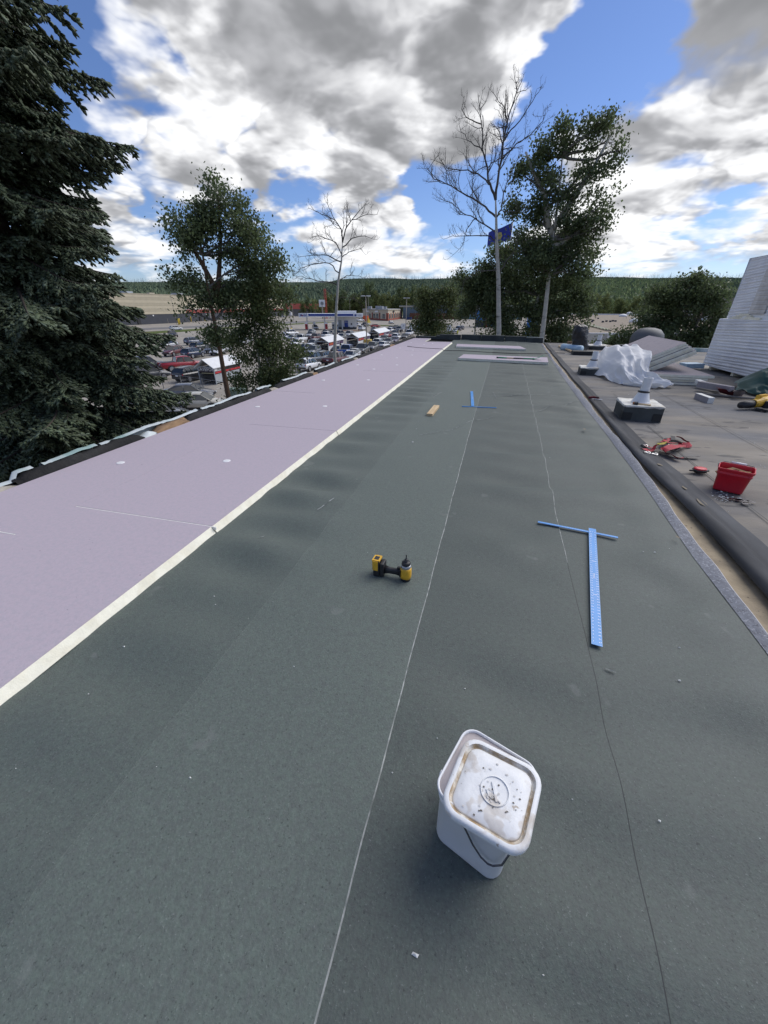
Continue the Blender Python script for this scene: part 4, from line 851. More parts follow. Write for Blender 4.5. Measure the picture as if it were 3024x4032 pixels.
# yellow cordless blower
t = empty('cordless_blower', (4.33, 7.72, .02), RAD(38)); tag(t, 'yellow and black cordless power tool with ribbed black hose at the picture edge', 'power tool')
m = MB(); m.tube([(-.26, .10, .07), (-.10, .07, .075), (.0, .05, .08)], [.05, .062, .064], 16); m.build('nozzle', blk, t, smooth=True)
m = MB(); m.tube([(-.02, .05, .085), (.06, .03, .09), (.13, .02, .10), (.30, .02, .12)], [.068, .078, .09, .085], 16); m.box((.05, .05, .175), (.05, .05, .07), ry=.4); m.box((.16, .04, .20), (.2, .045, .04)); m.build('housing', yel, t, smooth=False, bevel=.004)
m = MB()
for i in range(9): m.lathe([(.075-.004*i, 0), (.08-.004*i, .006), (.075-.004*i, .012)], 20, (.12, -.09, .03+i*.012))
m.move(Matrix.Identity(3)); m.build('ribbed_hose', blk, t, smooth=True)
m = MB(); m.box((.02, -.15, .02), (.16, .07, .04)); m.box((-.03, -.06, .02), (.09, .08, .05), rz=.4); m.build('battery', blk, t, bevel=.01)
m = MB(); m.box((-.01, -.02, .085), (.03, .006, .03)); m.build('tool_label', blk, t)
# wrapped bundles on the right
wrap = mat('bundle_wrap', (.76, .77, .80), .28, .07, 2.5, spec=.5, col2=(.68, .69, .73), detail=8); wrap2 = mat('bundle_wrap_opaque', (.62, .60, .58), .55, .06, 3, col2=(.42, .40, .38))
def ribbed(x, y0, y1, z0, z1, amp, seed, nz=130, ny=40, per=.055, sl=0., lean=0.):
    r_ = random.Random(seed); P = []; ph = [r_.random()*6 for _ in range(4)]
    for i in range(nz+1):
        z = z0+(z1-z0)*i/nz; row = []
        for j in range(ny+1):
            y = y0+(y1-y0)*j/ny; zz = z+sl*(y-y0)
            k = (math.sin(zz*2*math.pi/per+.55*math.sin(y*1.1+ph[0])+1.2*math.sin(zz*7+ph[1]))+.6*math.sin(zz*2*math.pi/(per*1.7)+.6*math.sin(y*.9+ph[2])))*(.35+.65*math.sin(zz*4.1+y*.7+ph[3])**2)
            e = min(1, min(i, nz-i)/4)*min(1, min(j, ny-j)/2+.3); row.append((x-amp*k*e+lean*(z-z0), y, z))
        P.append(row)
    return P
t = empty('wrapped_bundle', (0, 0, 0)); tag(t, 'large bundle in ribbed silver plastic wrap resting on blocks, the lower of two', 'wrapped bundle', 'wrapped bundles on the roof')
m = MB(); m.grid(ribbed(5.74, 10.0, 13.22, .10, 1.245, .015, 2, sl=.03, per=.068)); m.grid([[(5.74, y, 1.245) for y in (10., 13.22)], [(7.1, y, 1.25) for y in (10., 13.22)]]); m.grid([[(5.74, 13.22, z) for z in (.1, 1.245)], [(7.1, 13.3, z) for z in (.1, 1.245)]]); m.grid([[(5.74, 10.0, z) for z in (.1, 1.245)], [(7.1, 10.0, z) for z in (.1, 1.245)]]); m.grid([[(5.74, y, .1) for y in (10., 13.22)], [(7.1, y, .1) for y in (10., 13.22)]])
m.build('plastic_wrap', wrap, t, smooth=True)
m = MB()
for y in (10.6, 11.75, 12.9): m.box((6.2, y, .055), (.8, .12, .09))
m.build('support_block', foam, t)
t = empty('wrapped_bundle', (0, 0, 0)); tag(t, 'upper wrapped bundle with torn plastic showing yellow foam boards at its foot', 'wrapped bundle', 'wrapped bundles on the roof')
m = MB(); m.grid(ribbed(5.80, 9.8, 13.02, 1.25, 2.56, .012, 5, lean=.03, sl=.05, per=.06)); m.grid([[(5.82, y, 2.56) for y in (9.8, 13.02)], [(7.0, y, 2.57) for y in (9.8, 13.02)]]); m.grid([[(5.81, 13.02, z) for z in (1.25, 2.56)], [(7.0, 13.0, z) for z in (1.25, 2.56)]]); m.grid([[(5.81, 9.8, z) for z in (1.25, 2.56)], [(7.0, 9.8, z) for z in (1.25, 2.56)]])
m.build('plastic_wrap', wrap, t, smooth=True)
P = []
for i in range(52):
    z = 1.36+1.19*i/51; s = (z-1.36)/1.19; st = .0055 if (i % 4) else -.004; P.append([(5.785+.04*s-st*.7, 12.10-.0*s, z), (5.775+.04*s-st, 11.9, z), (5.775+.04*s-st, 11.62, z), (5.785+.04*s-st*.7, 11.45+.0*s, z)])
m = MB(); m.grid(P); m.build('overlap_band', wrap2, t)
m = MB()
for i in range(4): m.box((5.785, 12.25-i*.02, 1.262+i*.032), (.05, 1.1-i*.22, .026))
m.box((5.775, 11.78, 1.275), (.05, .62, .05)); m.build('foam_board_edge', foam, t)
P = [[(5.77, 11.95+.02*k, 1.40-.02*k), (5.755, 12.05+.03*k, 1.33-.03*k), (5.765, 12.3+.05*k, 1.30-.025*k)] for k in range(3)]
m = MB(); m.grid(P); m.grid([[(5.765, 12.02, 1.24), (5.75, 12.0, 1.18)], [(5.765, 12.08, 1.24), (5.75, 12.03, 1.14)]]); m.build('torn_flap', poly_m, t)
# blue scrap and snow-white scrap behind the flat stack
lumber('blue_scrap', 'small pale blue foam scrap behind the flat stack of boards', 'foam scrap', (5.35, 12.9, .10), (.5, .3, .12), .3, blue_r, .01)
# ------------------------------------------------------------------ trees
bark_white = mat('aspen_bark', (.46, .44, .39), .85, .2, 2.2, col2=(.07, .065, .06), mask=(.60, .70), bump=.4, bscale=14, stretch=(1, 1, 3)); bark_grey = mat('grey_twig', (.16, .145, .13), .9, .2, 5); bark_brown = mat('brown_bark', (.115, .07, .042), .9, .3, 4, bump=.5, bscale=14, stretch=(1, 1, .3))
bark_dark = mat('spruce_bark', (.055, .042, .034), .95, .3, 5, bump=.6, bscale=16)
leaf_a = mat('aspen_leaves', (.112, .148, .068), .55, .25, .6, island=.45, spec=.25, trans=.55); leaf_b = mat('aspen_leaves_pale', (.132, .165, .085), .55, .25, .6, island=.4, spec=.35, trans=.28)
leaf_y = mat('poplar_leaves_olive', (.10, .12, .042), .6, .25, .6, island=.4, spec=.3, trans=.2)
def limb_pts(a, b, n, wob, up=.0):
    a, b = Vector(a), Vector(b); L = (b-a).length; out = []
    o = Vector((rnd.gauss(0, 1), rnd.gauss(0, 1), rnd.gauss(0, .6)))*wob*L
    for i in range(n+1):
        t = i/n; out.append(a.lerp(b, t)+o*math.sin(t*math.pi)+Vector((0, 0, up*L*(t*t-t)))+(Vector((rnd.gauss(0, 1), rnd.gauss(0, 1), rnd.gauss(0, 1)))*wob*.18*L if 0 < i < n else Vector()))
    return out
def leafy_tree(name, label, base, top, r0, blobs, nclump, per, leaf, leaf_mats, bark, group=None, cat='tree', frame=None, twigs=True, spread=.30, forks=(), clump_flat=.75):
    """trunk with limbs into each lobe, twig ends carrying clumps of separate leaves; blobs in (right, away, z)"""
    base = Vector(base); az_ = math.atan2(-base.x, base.y); R_ = Vector((math.cos(az_), math.sin(az_), 0)); A_ = Vector((-math.sin(az_), math.cos(az_), 0))
    w = lambda x, y, z: Vector((base.x, base.y, 0))+R_*x+A_*y+Vector((0, 0, z))
    t = empty(name, base); tag(t, label, cat, group)
    inv = lambda p: Vector(p)-base
    nclump = int(nclump*.86); small = []
    for b in blobs:
        b = (*b[:3], *((b[3],)*3 if len(b) < 6 else b[3:6]))
        for _ in range(9):
            d = Vector((rnd.gauss(0, 1), rnd.gauss(0, 1), rnd.gauss(0, 1))).normalized()*(rnd.random()**.5)*1.25; k = rnd.uniform(.16, .52); small.append((b[0]+d.x*b[3], b[1]+d.y*b[4], b[2]+d.z*b[5], b[3]*k, b[4]*k, b[5]*k*1.1))
    m = MB(); topw = w(*top); path = limb_pts(base, topw, 8, .02); path[0] = base
    m.tube([inv(p) for p in path], [r0*(1-.86*i/8) for i in range(9)], 9)
    for f in forks:
        q = [w(*p) for p in f]; m.tube([inv(p) for p in q], [r0*.8*(1-.75*i/(len(q)-1)) for i in range(len(q))], 8)
    m.build('trunk', bark, t, smooth=True)
    m = MB(); wb_ = [(*w(b[0], b[1], b[2]), b[3], b[4] if len(b) > 4 else b[3], b[5] if len(b) > 5 else b[3]) for b in blobs]
    ends = []
    for b in wb_:
        c = Vector(b[:3]); zt = c.z-max(b[3], b[5])*1.0; k = min(range(9), key=lambda i: abs(path[i].z-zt)+.3*(path[i]-c).length); k = max(1, k)
        lp = limb_pts(path[k], c, 5, .07, .10); m.tube([inv(p) for p in lp], [r0*.34*(1-.13*i) for i in range(6)], 6, cap=False)
        for _ in range(int(4+4*b[3])):
            d = Vector((rnd.gauss(0, 1), rnd.gauss(0, 1), rnd.gauss(0, 1)+.3)).normalized(); e = c+Vector((d.x*b[3], d.y*b[4], d.z*b[5]))*.92
            s = lp[rnd.randint(2, 5)]; q = limb_pts(s, e, 4, .09, .08); m.tube([inv(p) for p in q], [r0*.13, r0*.10, r0*.075, r0*.05, r0*.025], 4, cap=False)
    m.build('limbs', bark_grey if bark is not bark_brown else bark_grey, t, smooth=True)
    C = blob_points([(*w(b[0], b[1], b[2]), b[3], b[4], b[5]) for b in small], nclump); cl = np.repeat(C, per, 0); per_ = spread; g_ = rng.normal(size=cl.shape)*spread*.95*np.array([1, 1, clump_flat]); P = cl+g_
    V = leaf_quads(P-np.array(base), leaf); mi = (rng.random(nclump) > .72).astype(int).repeat(per)
    np_mesh('crown', V, 4, leaf_mats, t, mi=mi)
    return t
def at(az, d, z=GZ): return (-math.sin(RAD(az))*d, math.cos(RAD(az))*d, z)
leafy_tree('poplar_tree', 'leafy poplar with rusty brown trunk standing next to the dark spruce', at(36.2, 24), (-.1, 0, 5.2), .19,
    [(.9, 0, 5.7, .6, .7, .7), (.2, .3, 5.1, .7, .8, .6), (-.55, 0, 4.9, .6, .8, .6), (-.6, -.2, 4.0, .65, .8, .6), (.4, 0, 4.4, 1.1, 1.1, .8), (1.8, .3, 5.2, .9, 1, .7), (2.5, .4, 4.5, .8, 1, .7), (1.7, 0, 4.0, 1.0, 1.1, .8), (2.9, .2, 3.7, .8, .9, .6), (1.9, .5, 3.0, 1.2, 1, .6), (-.9, 0, 2.7, .7, .8, .4), (-.2, -.2, 1.9, .7, .7, .45), (-1.1, 0, 1.6, .6, .6, .35), (.0, .0, .2, .55, .6, .45), (-.4, 0, .0, .35, .4, .3), (1.0, .2, 1.9, .8, .8, .5)],
    1150, 21, .068, [leaf_a, leaf_b], bark_brown, forks=[[(.25, 0, 1.9), (.55, .1, 3.0), (.9, .2, 4.4), (1.1, .2, 6.2)], [(.3, 0, 2.2), (-.2, 0, 3.5), (-.8, 0, 4.6)]])
leafy_tree('poplar_tree', 'broad bushy aspen with pale trunks directly beside the brown trunked poplar', at(30.6, 26), (-.4, 0, 2.2), .16,
    [(-1.3, .2, 1.9, .9, .9, .7), (-.2, 0, 2.2, 1.0, 1.0, .7), (.7, 0, 1.8, .8, .9, .6), (-1.2, 0, .6, .9, 1, .8), (.0, 0, .8, 1.2, 1.1, .9), (-1.0, 0, -.6, 1.1, 1.1, .8), (.3, 0, -.5, 1.2, 1.1, .9), (.9, 0, -1.4, 1.2, 1.1, .9), (-.6, 0, -1.9, 1.3, 1.1, .8), (.3, 0, -2.8, 1.5, 1.2, .9), (-1.6, 0, -2.9, 1.0, 1.1, .8), (1.0, 0, -3.6, 1.3, 1.2, .9), (1.2, .2, 2.6, .35, .4, .25), (-1.8, 0, -4.2, 1.2, 1, .8)],
    1400, 24, .068, [leaf_a, leaf_y], bark_white, forks=[[(.6, 0, -6.4), (.35, 0, -3), (.1, 0, -1), (-.7, 0, 1.4)], [(.5, -.2, -6.4), (.3, -.3, -2.6), (-.3, -.3, -.4)]])
# the tall aspen pair right of centre
leafy_tree('aspen_tree', 'tall leafy aspen with thin open top beside the tallest bare tree', at(-5.9, 31), (-.6, 0, 9.2), .25,
    [(.9, 0, 10.3, .7, .8, .7), (1.6, .2, 9.7, .6, .7, .6), (-.9, 0, 10.1, .85, .9, .8), (-.1, .3, 9.6, .7, .8, .6), (-1.9, .2, 9.3, .7, .8, .7), (-2.6, 0, 8.5, .6, .8, .6), (-1.2, 0, 8.4, .7, .8, .7), (.6, .2, 8.6, .55, .7, .6), (1.5, 0, 8.4, .7, .8, .5), (2.0, 0, 6.9, .75, .8, .55), (1.4, .2, 5.8, .8, .9, .55), (2.3, 0, 5.6, .55, .7, .6), (-1.5, 0, 6.4, 1.0, 1, .8), (-.4, 0, 6.2, 1.1, 1.1, .8), (.5, .2, 5.4, 1.0, 1, .7), (-2.3, 0, 5.3, .9, 1, .7), (-1.0, 0, 4.7, 1.3, 1.2, .8), (.9, .1, 4.4, .9, 1, .6), (-3.0, .2, 7.1, .5, .6, .5), (1.5, 0, 3.6, .7, .8, .5), (-.4, 0, 3.8, 1.2, 1.1, .8), (-2.0, 0, 4.3, .9, 1, .7), (.4, 0, 7.3, .6, .7, .6), (-1.0, 0, 7.3, .6, .7, .5), (2.3, 0, 9.2, .4, .5, .5)],
    1500, 19, .078, [leaf_a, leaf_b], bark_white, spread=.27, forks=[[(-.7, 0, 5.8), (-1.2, 0, 7.4), (-2.2, .1, 8.8), (-2.7, 0, 9.6)], [(-.6, 0, 5.5), (.4, 0, 7.2), (1.2, 0, 8.6), (1.8, 0, 10)], [(-.6, 0, 4.6), (.6, .2, 5.3), (2, .1, 6.2)]])
leafy_tree('aspen_tree', 'dense low aspen clump filling the foot of the tall aspen behind the roof end', at(-4.6, 33), (.2, 0, 3.5), .2,
    [(-2.3, 0, 3.3, 1.0, 1, .8), (-1.1, 0, 3.0, 1.1, 1, .8), (.2, 0, 3.6, 1.1, 1, .8), (1.1, 0, 2.5, 1.1, 1, .9), (-2.1, 0, 1.6, 1.2, 1, .9), (-.5, 0, 1.5, 1.3, 1.1, .9), (1.2, 0, .9, 1.2, 1, .9), (.4, 0, .0, 1.3, 1.1, .8), (-1.7, 0, .1, 1.2, 1, .8), (-2.6, 0, -1.4, 1.3, 1, .8), (-.2, 0, -1.3, 1.3, 1.1, .9), (1.2, 0, -.9, 1.2, 1, .8), (-1.2, 0, -2.6, 1.6, 1.2, .9), (1.4, 0, -2.5, 1.4, 1.2, .9), (-3.1, 0, 2.4, .7, .8, .5), (-2.4, 0, 4.6, .9, 1, .8), (-.8, 0, 4.6, 1.1, 1, .8), (.6, 0, 4.9, 1., 1, .8), (-3.0, 0, .6, .9, 1, .8), (1.6, 0, 3.7, .8, .9, .7), (2.3, 0, 4.6, .8, .9, .7), (2.6, 0, 3.0, .9, 1, .8), (2.5, 0, 1.4, 1, 1, .8), (2.6, 0, -.2, 1., 1, .8), (2.5, 0, -2, 1.2, 1, .9), (1.6, 0, 5.7, .8, .8, .6)],
    2750, 21, .078, [leaf_a, leaf_b], bark_white, spread=.3, forks=[[(.1, -.2, -6.4), (.0, -.2, -2), (.0, -.1, 1.6), (.3, 0, 4)]])
leafy_tree('aspen_tree', 'leafy young aspen next to the tall bare white trunk, its limbs drooping', at(2.8, 34), (.1, 0, 3.4), .14,
    [(.4, 0, 4.2, .8, .9, .8), (1.3, 0, 3.4, .9, .9, .8), (-.5, 0, 3.1, .9, .9, .7), (.5, 0, 2.4, 1.1, 1, .8), (-.7, 0, 1.6, .9, .9, .7), (1.1, 0, 1.2, .9, .9, .7), (1.4, .2, 5.0, .5, .6, .5), (-1.2, 0, 3.4, .5, .6, .4)],
    850, 24, .074, [leaf_a, leaf_b], bark_white, spread=.3)
leafy_tree('poplar_tree', 'olive green poplar in front of the grey blue hall', at(8.2, 44), (.2, 0, 1.6), .17,
    [(.8, 0, 2.7, .9, 1, .7), (-.3, 0, 2.4, 1.0, 1, .7), (1.5, 0, 1.5, 1.1, 1.1, .8), (-.7, 0, 1.2, 1.3, 1.1, .8), (.6, 0, .3, 1.3, 1.1, .8), (-.8, 0, -.3, 1.2, 1.1, .8), (.6, 0, -1.1, 1.2, 1.1, .8), (-.4, 0, -2.2, 1.2, 1, .6), (1.4, 0, -1.9, .8, .9, .5), (1.9, 0, 2.6, .8, .9, .7)],
    950, 22, .09, [leaf_y, leaf_a], bark_white, spread=.36)
leafy_tree('shrub', 'low leafy shrub behind the end parapet left of the white trunk', at(2.5, 27), (0, 0, -1.6), .06, [(-1.2, 0, -.8, .9, .8, .6), (0, 0, -.6, .9, .8, .6), (.9, 0, -1.0, .8, .8, .5), (-.3, 0, -2, 1.4, 1, .9)], 330, 16, .062, [leaf_y, leaf_a], bark_grey, cat='shrub', spread=.25)
leafy_tree('shrub', 'small leafy shrub by the fence beneath the brown trunked poplar', at(35, 27), (0, 0, -4.6), .05, [(-1.6, 0, -4.9, .7, .7, .7), (-.6, .3, -5.4, .8, .7, .7), (.5, .2, -5.2, .8, .8, .8), (1.4, 0, -4.9, .9, .8, .8)], 260, 14, .06, [leaf_y, leaf_a], bark_grey, cat='shrub', spread=.25)
# trees to the right beyond the old roof
leafy_tree('broadleaf_tree', 'large dark broadleaf tree behind the tilted boards and wrapped bundles', at(-22, 40), (-.3, 0, 1.6), .24,
    [(-1.3, 0, 3.0, .8, .9, .6), (-.3, 0, 2.6, .8, 1, .6), (-2.5, 0, 2.3, 1.0, 1.1, .7), (-3.4, 0, 1.9, .9, 1, .7), (-1.4, 0, 1.7, 1.3, 1.3, .8), (.2, 0, 1.6, 1.0, 1.1, .7), (-3.2, 0, .6, 1.2, 1.2, .8), (-1.6, 0, .2, 1.4, 1.3, .9), (-.1, 0, .2, 1.1, 1.1, .8), (-3.6, 0, -.7, 1.0, 1.1, .7), (-2.0, 0, -1.3, 1.5, 1.3, .9), (-.2, 0, -1.4, 1.4, 1.2, .9), (-3.8, 0, -2.2, 1.5, 1.3, 1), (-1, 0, -3, 2, 1.5, 1.2), (.9, 0, -.6, .8, .9, .6)],
    1900, 22, .09, [leaf_a, leaf_b], bark_grey, spread=.34)
leafy_tree('broadleaf_tree', 'smaller dark leafy tree between the rubbish bag and the tilted boards', at(-15.4, 38), (0, 0, -1.2), .12,
    [(-.5, 0, -.5, .6, .7, .7), (.3, 0, -1.0, .8, .8, .6), (-1.3, 0, -1.5, .9, .9, .6), (-.2, 0, -1.9, 1.1, 1, .7), (1.1, 0, -1.7, 1.1, 1, .8), (2.0, 0, -.9, .8, .8, .7), (-1.0, 0, -2.8, 1.4, 1, .8), (1.4, 0, -2.9, 1.5, 1, .8)], 700, 22, .08, [leaf_a, leaf_b], bark_grey, spread=.3)
leafy_tree('broadleaf_tree', 'dark leafy tree behind the wrapped bundle at the right edge', at(-29, 48), (0, 0, 1), .2, [(-1, 0, 1.2, 1.6, 1.4, 1.1), (.6, 0, .6, 1.5, 1.4, 1.1), (-2, 0, -.4, 1.4, 1.3, 1), (0, 0, -1.2, 2, 1.5, 1.2), (1, 0, -3, 2, 1.5, 1.3)], 420, 16, .09, [leaf_a, leaf_b], bark_grey, spread=.4)
# bare trees
def bare_tree(name, label, d, base, trunk, limbs, r0, seed, ztip='u'):
    """trunk and main limbs set out as seen, at distance d, with random finer branching in depth"""
    r_ = random.Random(seed); t = empty(name, base); tag(t, label, 'tree'); base = Vector(base)
    def pt(p, dd=0.): return D(*zone(ztip, *p), d+dd)-base
    m = MB(); tp = [Vector((0, 0, 0))]+[pt(p) for p in trunk]; n = len(tp)-1
    m.tube(tp, [r0*(1-.80*(i/n)**.9) for i in range(n+1)], 10); m.build('trunk', bark_white, t, smooth=True)
    big = MB(); fine = []
    def sub(path, r, lev):
        L = sum((path[i+1]-path[i]).length for i in range(len(path)-1)); k = max(2, int(L/(.30, .17, .12)[lev]))
        for i in range(k):
            f = (.15 if lev else .22)+(1-(.15 if lev else .22))*(i+r_.random())/k; q = min(f, .999)*(len(path)-1); a = int(q); p = path[a].lerp(path[a+1], q-a); ax = (path[a+1]-path[a]).normalized()
            d_ = (ax*.75+Vector((r_.gauss(0, 1), r_.gauss(0, 1), r_.gauss(0, .8)))*.62+Vector((0, 0, .25))).normalized(); l = L*(.42, .46, .5)[lev]*(1.15-f*.8)*r_.uniform(.6, 1.25); l = max(l, .16)
            e = []; c = p.copy(); nseg = 5
            for s in range(nseg+1):
                e.append(c.copy()); d_ = (d_+Vector((r_.gauss(0, 1), r_.gauss(0, 1), r_.gauss(0, 1)))*.22+Vector((0, 0, .12))).normalized(); c = c+d_*l/nseg
            rr_ = max(.0058, r*(1-f*.6)*.5); (big).tube(e, [rr_*(1-.14*s) for s in range(nseg+1)], 4 if lev else 5, cap=False)
            if lev < 2: sub(e, rr_, lev+1)
    for (pp, r) in limbs:
        dd = r_.uniform(-1.6, 1.6); n_ = len(pp)-1; path = [pt(p, dd*(i/n_)**1.2) for i, p in enumerate(pp)]
        fine_p = []
        for i in range(n_):
            for s in range(3): fine_p.append(path[i].lerp(path[i+1], s/3)+(Vector((r_.gauss(0, 1), r_.gauss(0, 1), r_.gauss(0, 1)))*.03 if s else Vector()))
        fine_p.append(path[-1]); big.tube(fine_p, [r*(1-.82*i/(len(fine_p)-1)) for i in range(len(fine_p))], 6, cap=False); sub(fine_p, r, 0)
    big.build('limbs', bark_limb, t, smooth=True); return t
bark_limb = mat('dead_limb', (.065, .057, .052), .9, .25, 4, col2=(.12, .11, .10))
b_ = D(*zone('u', 672, 1950), 29); b_.z = GZ
bare_tree('bare_aspen', 'tall bare dead aspen with white trunk standing just beyond the end parapet', 29, b_, [(672, 1950), (668, 1550), (655, 1300), (652, 1120), (648, 990)],
    [([(648, 990), (610, 880), (590, 760), (550, 620), (545, 440), (520, 230)], .075), ([(648, 990), (660, 880), (690, 700), (705, 560), (735, 420), (790, 240), (800, 130)], .085), ([(655, 1120), (575, 1040), (440, 960), (330, 890), (200, 840), (140, 745)], .065), ([(655, 1230), (600, 1190), (500, 1125), (400, 1080), (330, 1010), (215, 970)], .05),
     ([(655, 1290), (590, 1250), (480, 1250), (360, 1255), (270, 1275)], .045), ([(600, 880), (520, 800), (410, 775), (300, 760), (195, 700)], .045), ([(652, 1120), (690, 1060), (705, 940), (750, 840), (830, 640)], .05), ([(705, 560), (760, 480), (850, 380), (940, 230), (985, 160)], .04), ([(735, 420), (720, 330), (650, 240), (600, 180)], .03), ([(545, 440), (450, 400), (400, 330), (420, 230)], .03), ([(690, 700), (800, 580), (900, 520), (990, 420), (1010, 320)], .04), ([(550, 620), (470, 570), (400, 500), (380, 400)], .032), ([(668, 1500), (640, 1500), (520, 1505), (420, 1570), (395, 1680)], .04), ([(675, 1520), (720, 1440), (790, 1350), (830, 1290)], .045), ([(500, 1125), (440, 1200), (400, 1330), (300, 1420)], .03)], .20, 5)
b_ = D(*zone('t', 1215, 1250), 31); b_.z = GZ
bare_tree('bare_aspen', 'slim bare dead aspen with white trunk in front of the petrol canopy', 31, b_, [(1212, 1250), (1222, 1000), (1235, 800), (1255, 680), (1262, 560)],
    [([(1262, 560), (1255, 480), (1215, 420), (1130, 385), (1050, 345)], .045), ([(1262, 560), (1280, 480), (1320, 420), (1400, 390), (1480, 385)], .045), ([(1255, 520), (1270, 420), (1275, 330)], .03), ([(1260, 640), (1220, 560), (1120, 520), (1050, 535)], .04), ([(1250, 680), (1170, 640), (1080, 640), (980, 650)], .045), ([(1240, 750), (1180, 690), (1090, 690), (1000, 720), (960, 770)], .04), ([(1235, 830), (1200, 810), (1100, 800), (1010, 770), (950, 790)], .045), ([(1240, 800), (1290, 765), (1370, 770), (1420, 790)], .03),
     ([(1262, 590), (1320, 535), (1400, 520), (1480, 545)], .04), ([(1262, 650), (1300, 620), (1370, 600), (1410, 640)], .03), ([(1215, 420), (1180, 350), (1160, 270)], .025), ([(1320, 420), (1380, 350), (1430, 310)], .028), ([(1225, 930), (1190, 870), (1140, 830), (1090, 850)], .03), ([(1222, 920), (1260, 900), (1340, 910), (1400, 960)], .022)], .15, 8, 't')
# the big spruce on the left: whorls of drooping boughs hung with needled shoots
def spruce(name, label, base, height, rad_tab, trunk_r, seed, dens=1.5, zmax=None, finger=.085, fw=.024):
    r_ = np.random.default_rng(seed); base = np.array(base, float); t = empty(name, base); tag(t, label, 'tree')
    m = MB(); m.tube([(0, 0, 0), (.03, .02, height*.3), (0, .05, height*.6), (0, 0, height)], [trunk_r, trunk_r*.78, trunk_r*.45, .02], 10); m.build('trunk', bark_dark, t, smooth=True)
    B = MB(); org = []; dr = []; ln = []; wd = []; tone = []
    z = .9
    while z < height-.3:
        R_ = float(np.interp(z+base[2], [q[0] for q in rad_tab], [q[1] for q in rad_tab])); nb = int(r_.integers(5, 8)*dens+.5); a0 = r_.random()*6.28
        for k in range(nb):
            a = a0+k*6.283/nb+r_.normal(0, .18); L = R_*r_.choice([.7, .9, 1., 1.05, 1.18])*r_.uniform(.85, 1.1); zz = z+r_.uniform(-.3, .3)
            droop = r_.uniform(.12, .62) if L > .9 else r_.uniform(-.1, .15); n = max(6, int(L/.12)); rad = np.array([math.cos(a), math.sin(a), 0]); lat = np.array([-rad[1], rad[0], 0]); curve = r_.normal(0, .12)
            s = np.linspace(0, 1, n+1); P = np.array([0, 0, zz])+np.outer(s*L, rad)+np.outer(curve*L*s*s, lat); P[:, 2] += -droop*L*s**1.1+.42*droop*L*s**3+.10*L*np.sin(s*3.1)*r_.uniform(-.2, .5)
            B.tube([Vector(p) for p in P], [max(.004, .012+.012*L*(1-q)) *(1.-.55*q) for q in s], 4, cap=False)
            tn = r_.uniform(.0, 1.)
            step = .062/dens**.5; ns = int(L*.92/step)
            for i in range(ns):
                q = .10+.90*(i+.5)/ns
                if q*L < .25 and r_.random() < .5: continue
                f = q*n; j = min(int(f), n-1); p = P[j]+(P[j+1]-P[j])*(f-j); ax = (P[j+1]-P[j]); ax /= np.linalg.norm(ax)
                for sd_ in (-1, 1):
                    l2 = min(.62, .16+.42*L*(1-q)**.8*.55+.10*L*math.sin(q*3.1))*r_.uniform(.55, 1.15); l2 = max(l2, .12); hang = r_.uniform(.3, 1.35)
                    d2 = lat*sd_*r_.uniform(.5, 1.)+ax*.75+np.array([0, 0, -hang*.75]); d2 /= np.linalg.norm(d2); ns2 = max(1, int(l2/.065)); c = p.copy(); dd_ = d2.copy()
                    for s2 in range(ns2):
                        c2 = c+dd_*(l2/ns2); org.append(c); dr.append(dd_); ln.append(l2/ns2*1.5); wd.append(fw*.8); tone.append(tn)
                        if s2 > 0 or ns2 == 1:
                            for _ in range(2):
                                side = np.cross(dd_, [0, 0, 1.])+r_.normal(0, .25, 3); side /= np.linalg.norm(side)+1e-6; d3 = dd_*.75+side*r_.choice([-.8, .8])+np.array([0, 0, r_.uniform(-.35, .55)]); d3 /= np.linalg.norm(d3)
                                org.append(c); dr.append(d3); ln.append(finger*r_.uniform(.65, 1.25)); wd.append(fw*r_.uniform(.75, 1.2)); tone.append(tn)
                        c = c2; dd_ = dd_+np.array([0, 0, r_.uniform(-.12, .10)]); dd_ /= np.linalg.norm(dd_)
        z += r_.uniform(.22, .34)/dens**.3
        if zmax and z+base[2] > zmax: break
    B.build('boughs', bark_dark, t)
    O = np.array(org); Dn = np.array(dr); Ln = np.array(ln)[:, None]; W = np.array(wd)[:, None]; N_ = len(O)
    Dn /= np.linalg.norm(Dn, axis=1)[:, None]; a = np.cross(Dn, r_.normal(size=Dn.shape)); a /= np.linalg.norm(a, axis=1)[:, None]; b = np.cross(Dn, a)
    rings = []
    for (s, k) in ((0., .55), (.55, 1.0)):
        for j in range(3):
            an = j*2.094; jit = r_.uniform(.75, 1.25, (N_, 1)); rings.append(O+Dn*Ln*s+(a*math.cos(an)+b*math.sin(an))*W*k*jit)
    rings.append(O+Dn*Ln); V = np.stack(rings, 1).reshape(-1, 3)
    F = []
    for j in range(3):
        k = (j+1) % 3; F += [(j, k, 3+k), (j, 3+k, 3+j), (3+j, 3+k, 6)]
    F = (np.array(F)[None]+(np.arange(N_)*7)[:, None, None]).reshape(-1, 3)
    o = np_mesh_idx('crown', V, F, [needle, needle_b], t); mi = (r_.random(N_) > .8).astype(np.int32).repeat(9); o.data.polygons.foreach_set('material_index', mi)
    return t, N_
needle = mat('spruce_needles', (.064, .084, .046), .65, .3, 3, island=.55, spec=.3, bump=.6, bscale=90, bdist=.01); needle_b = mat('spruce_needles_pale', (.10, .128, .088), .65, .3, 3, island=.4, spec=.3)
t_, nf = spruce('spruce_tree', 'huge dark spruce with drooping boughs brushing the torn roof edge', at(54.3, 9.2), 17.5, [(-6.5, 2.0), (-3, 1.95), (-.5, 1.8), (1.4, 1.75), (2.1, 1.65), (2.7, 1.45), (3.2, 1.3), (3.7, 1.6), (5.1, 1.7), (6.5, 1.35), (11, .1)], .26, 21)
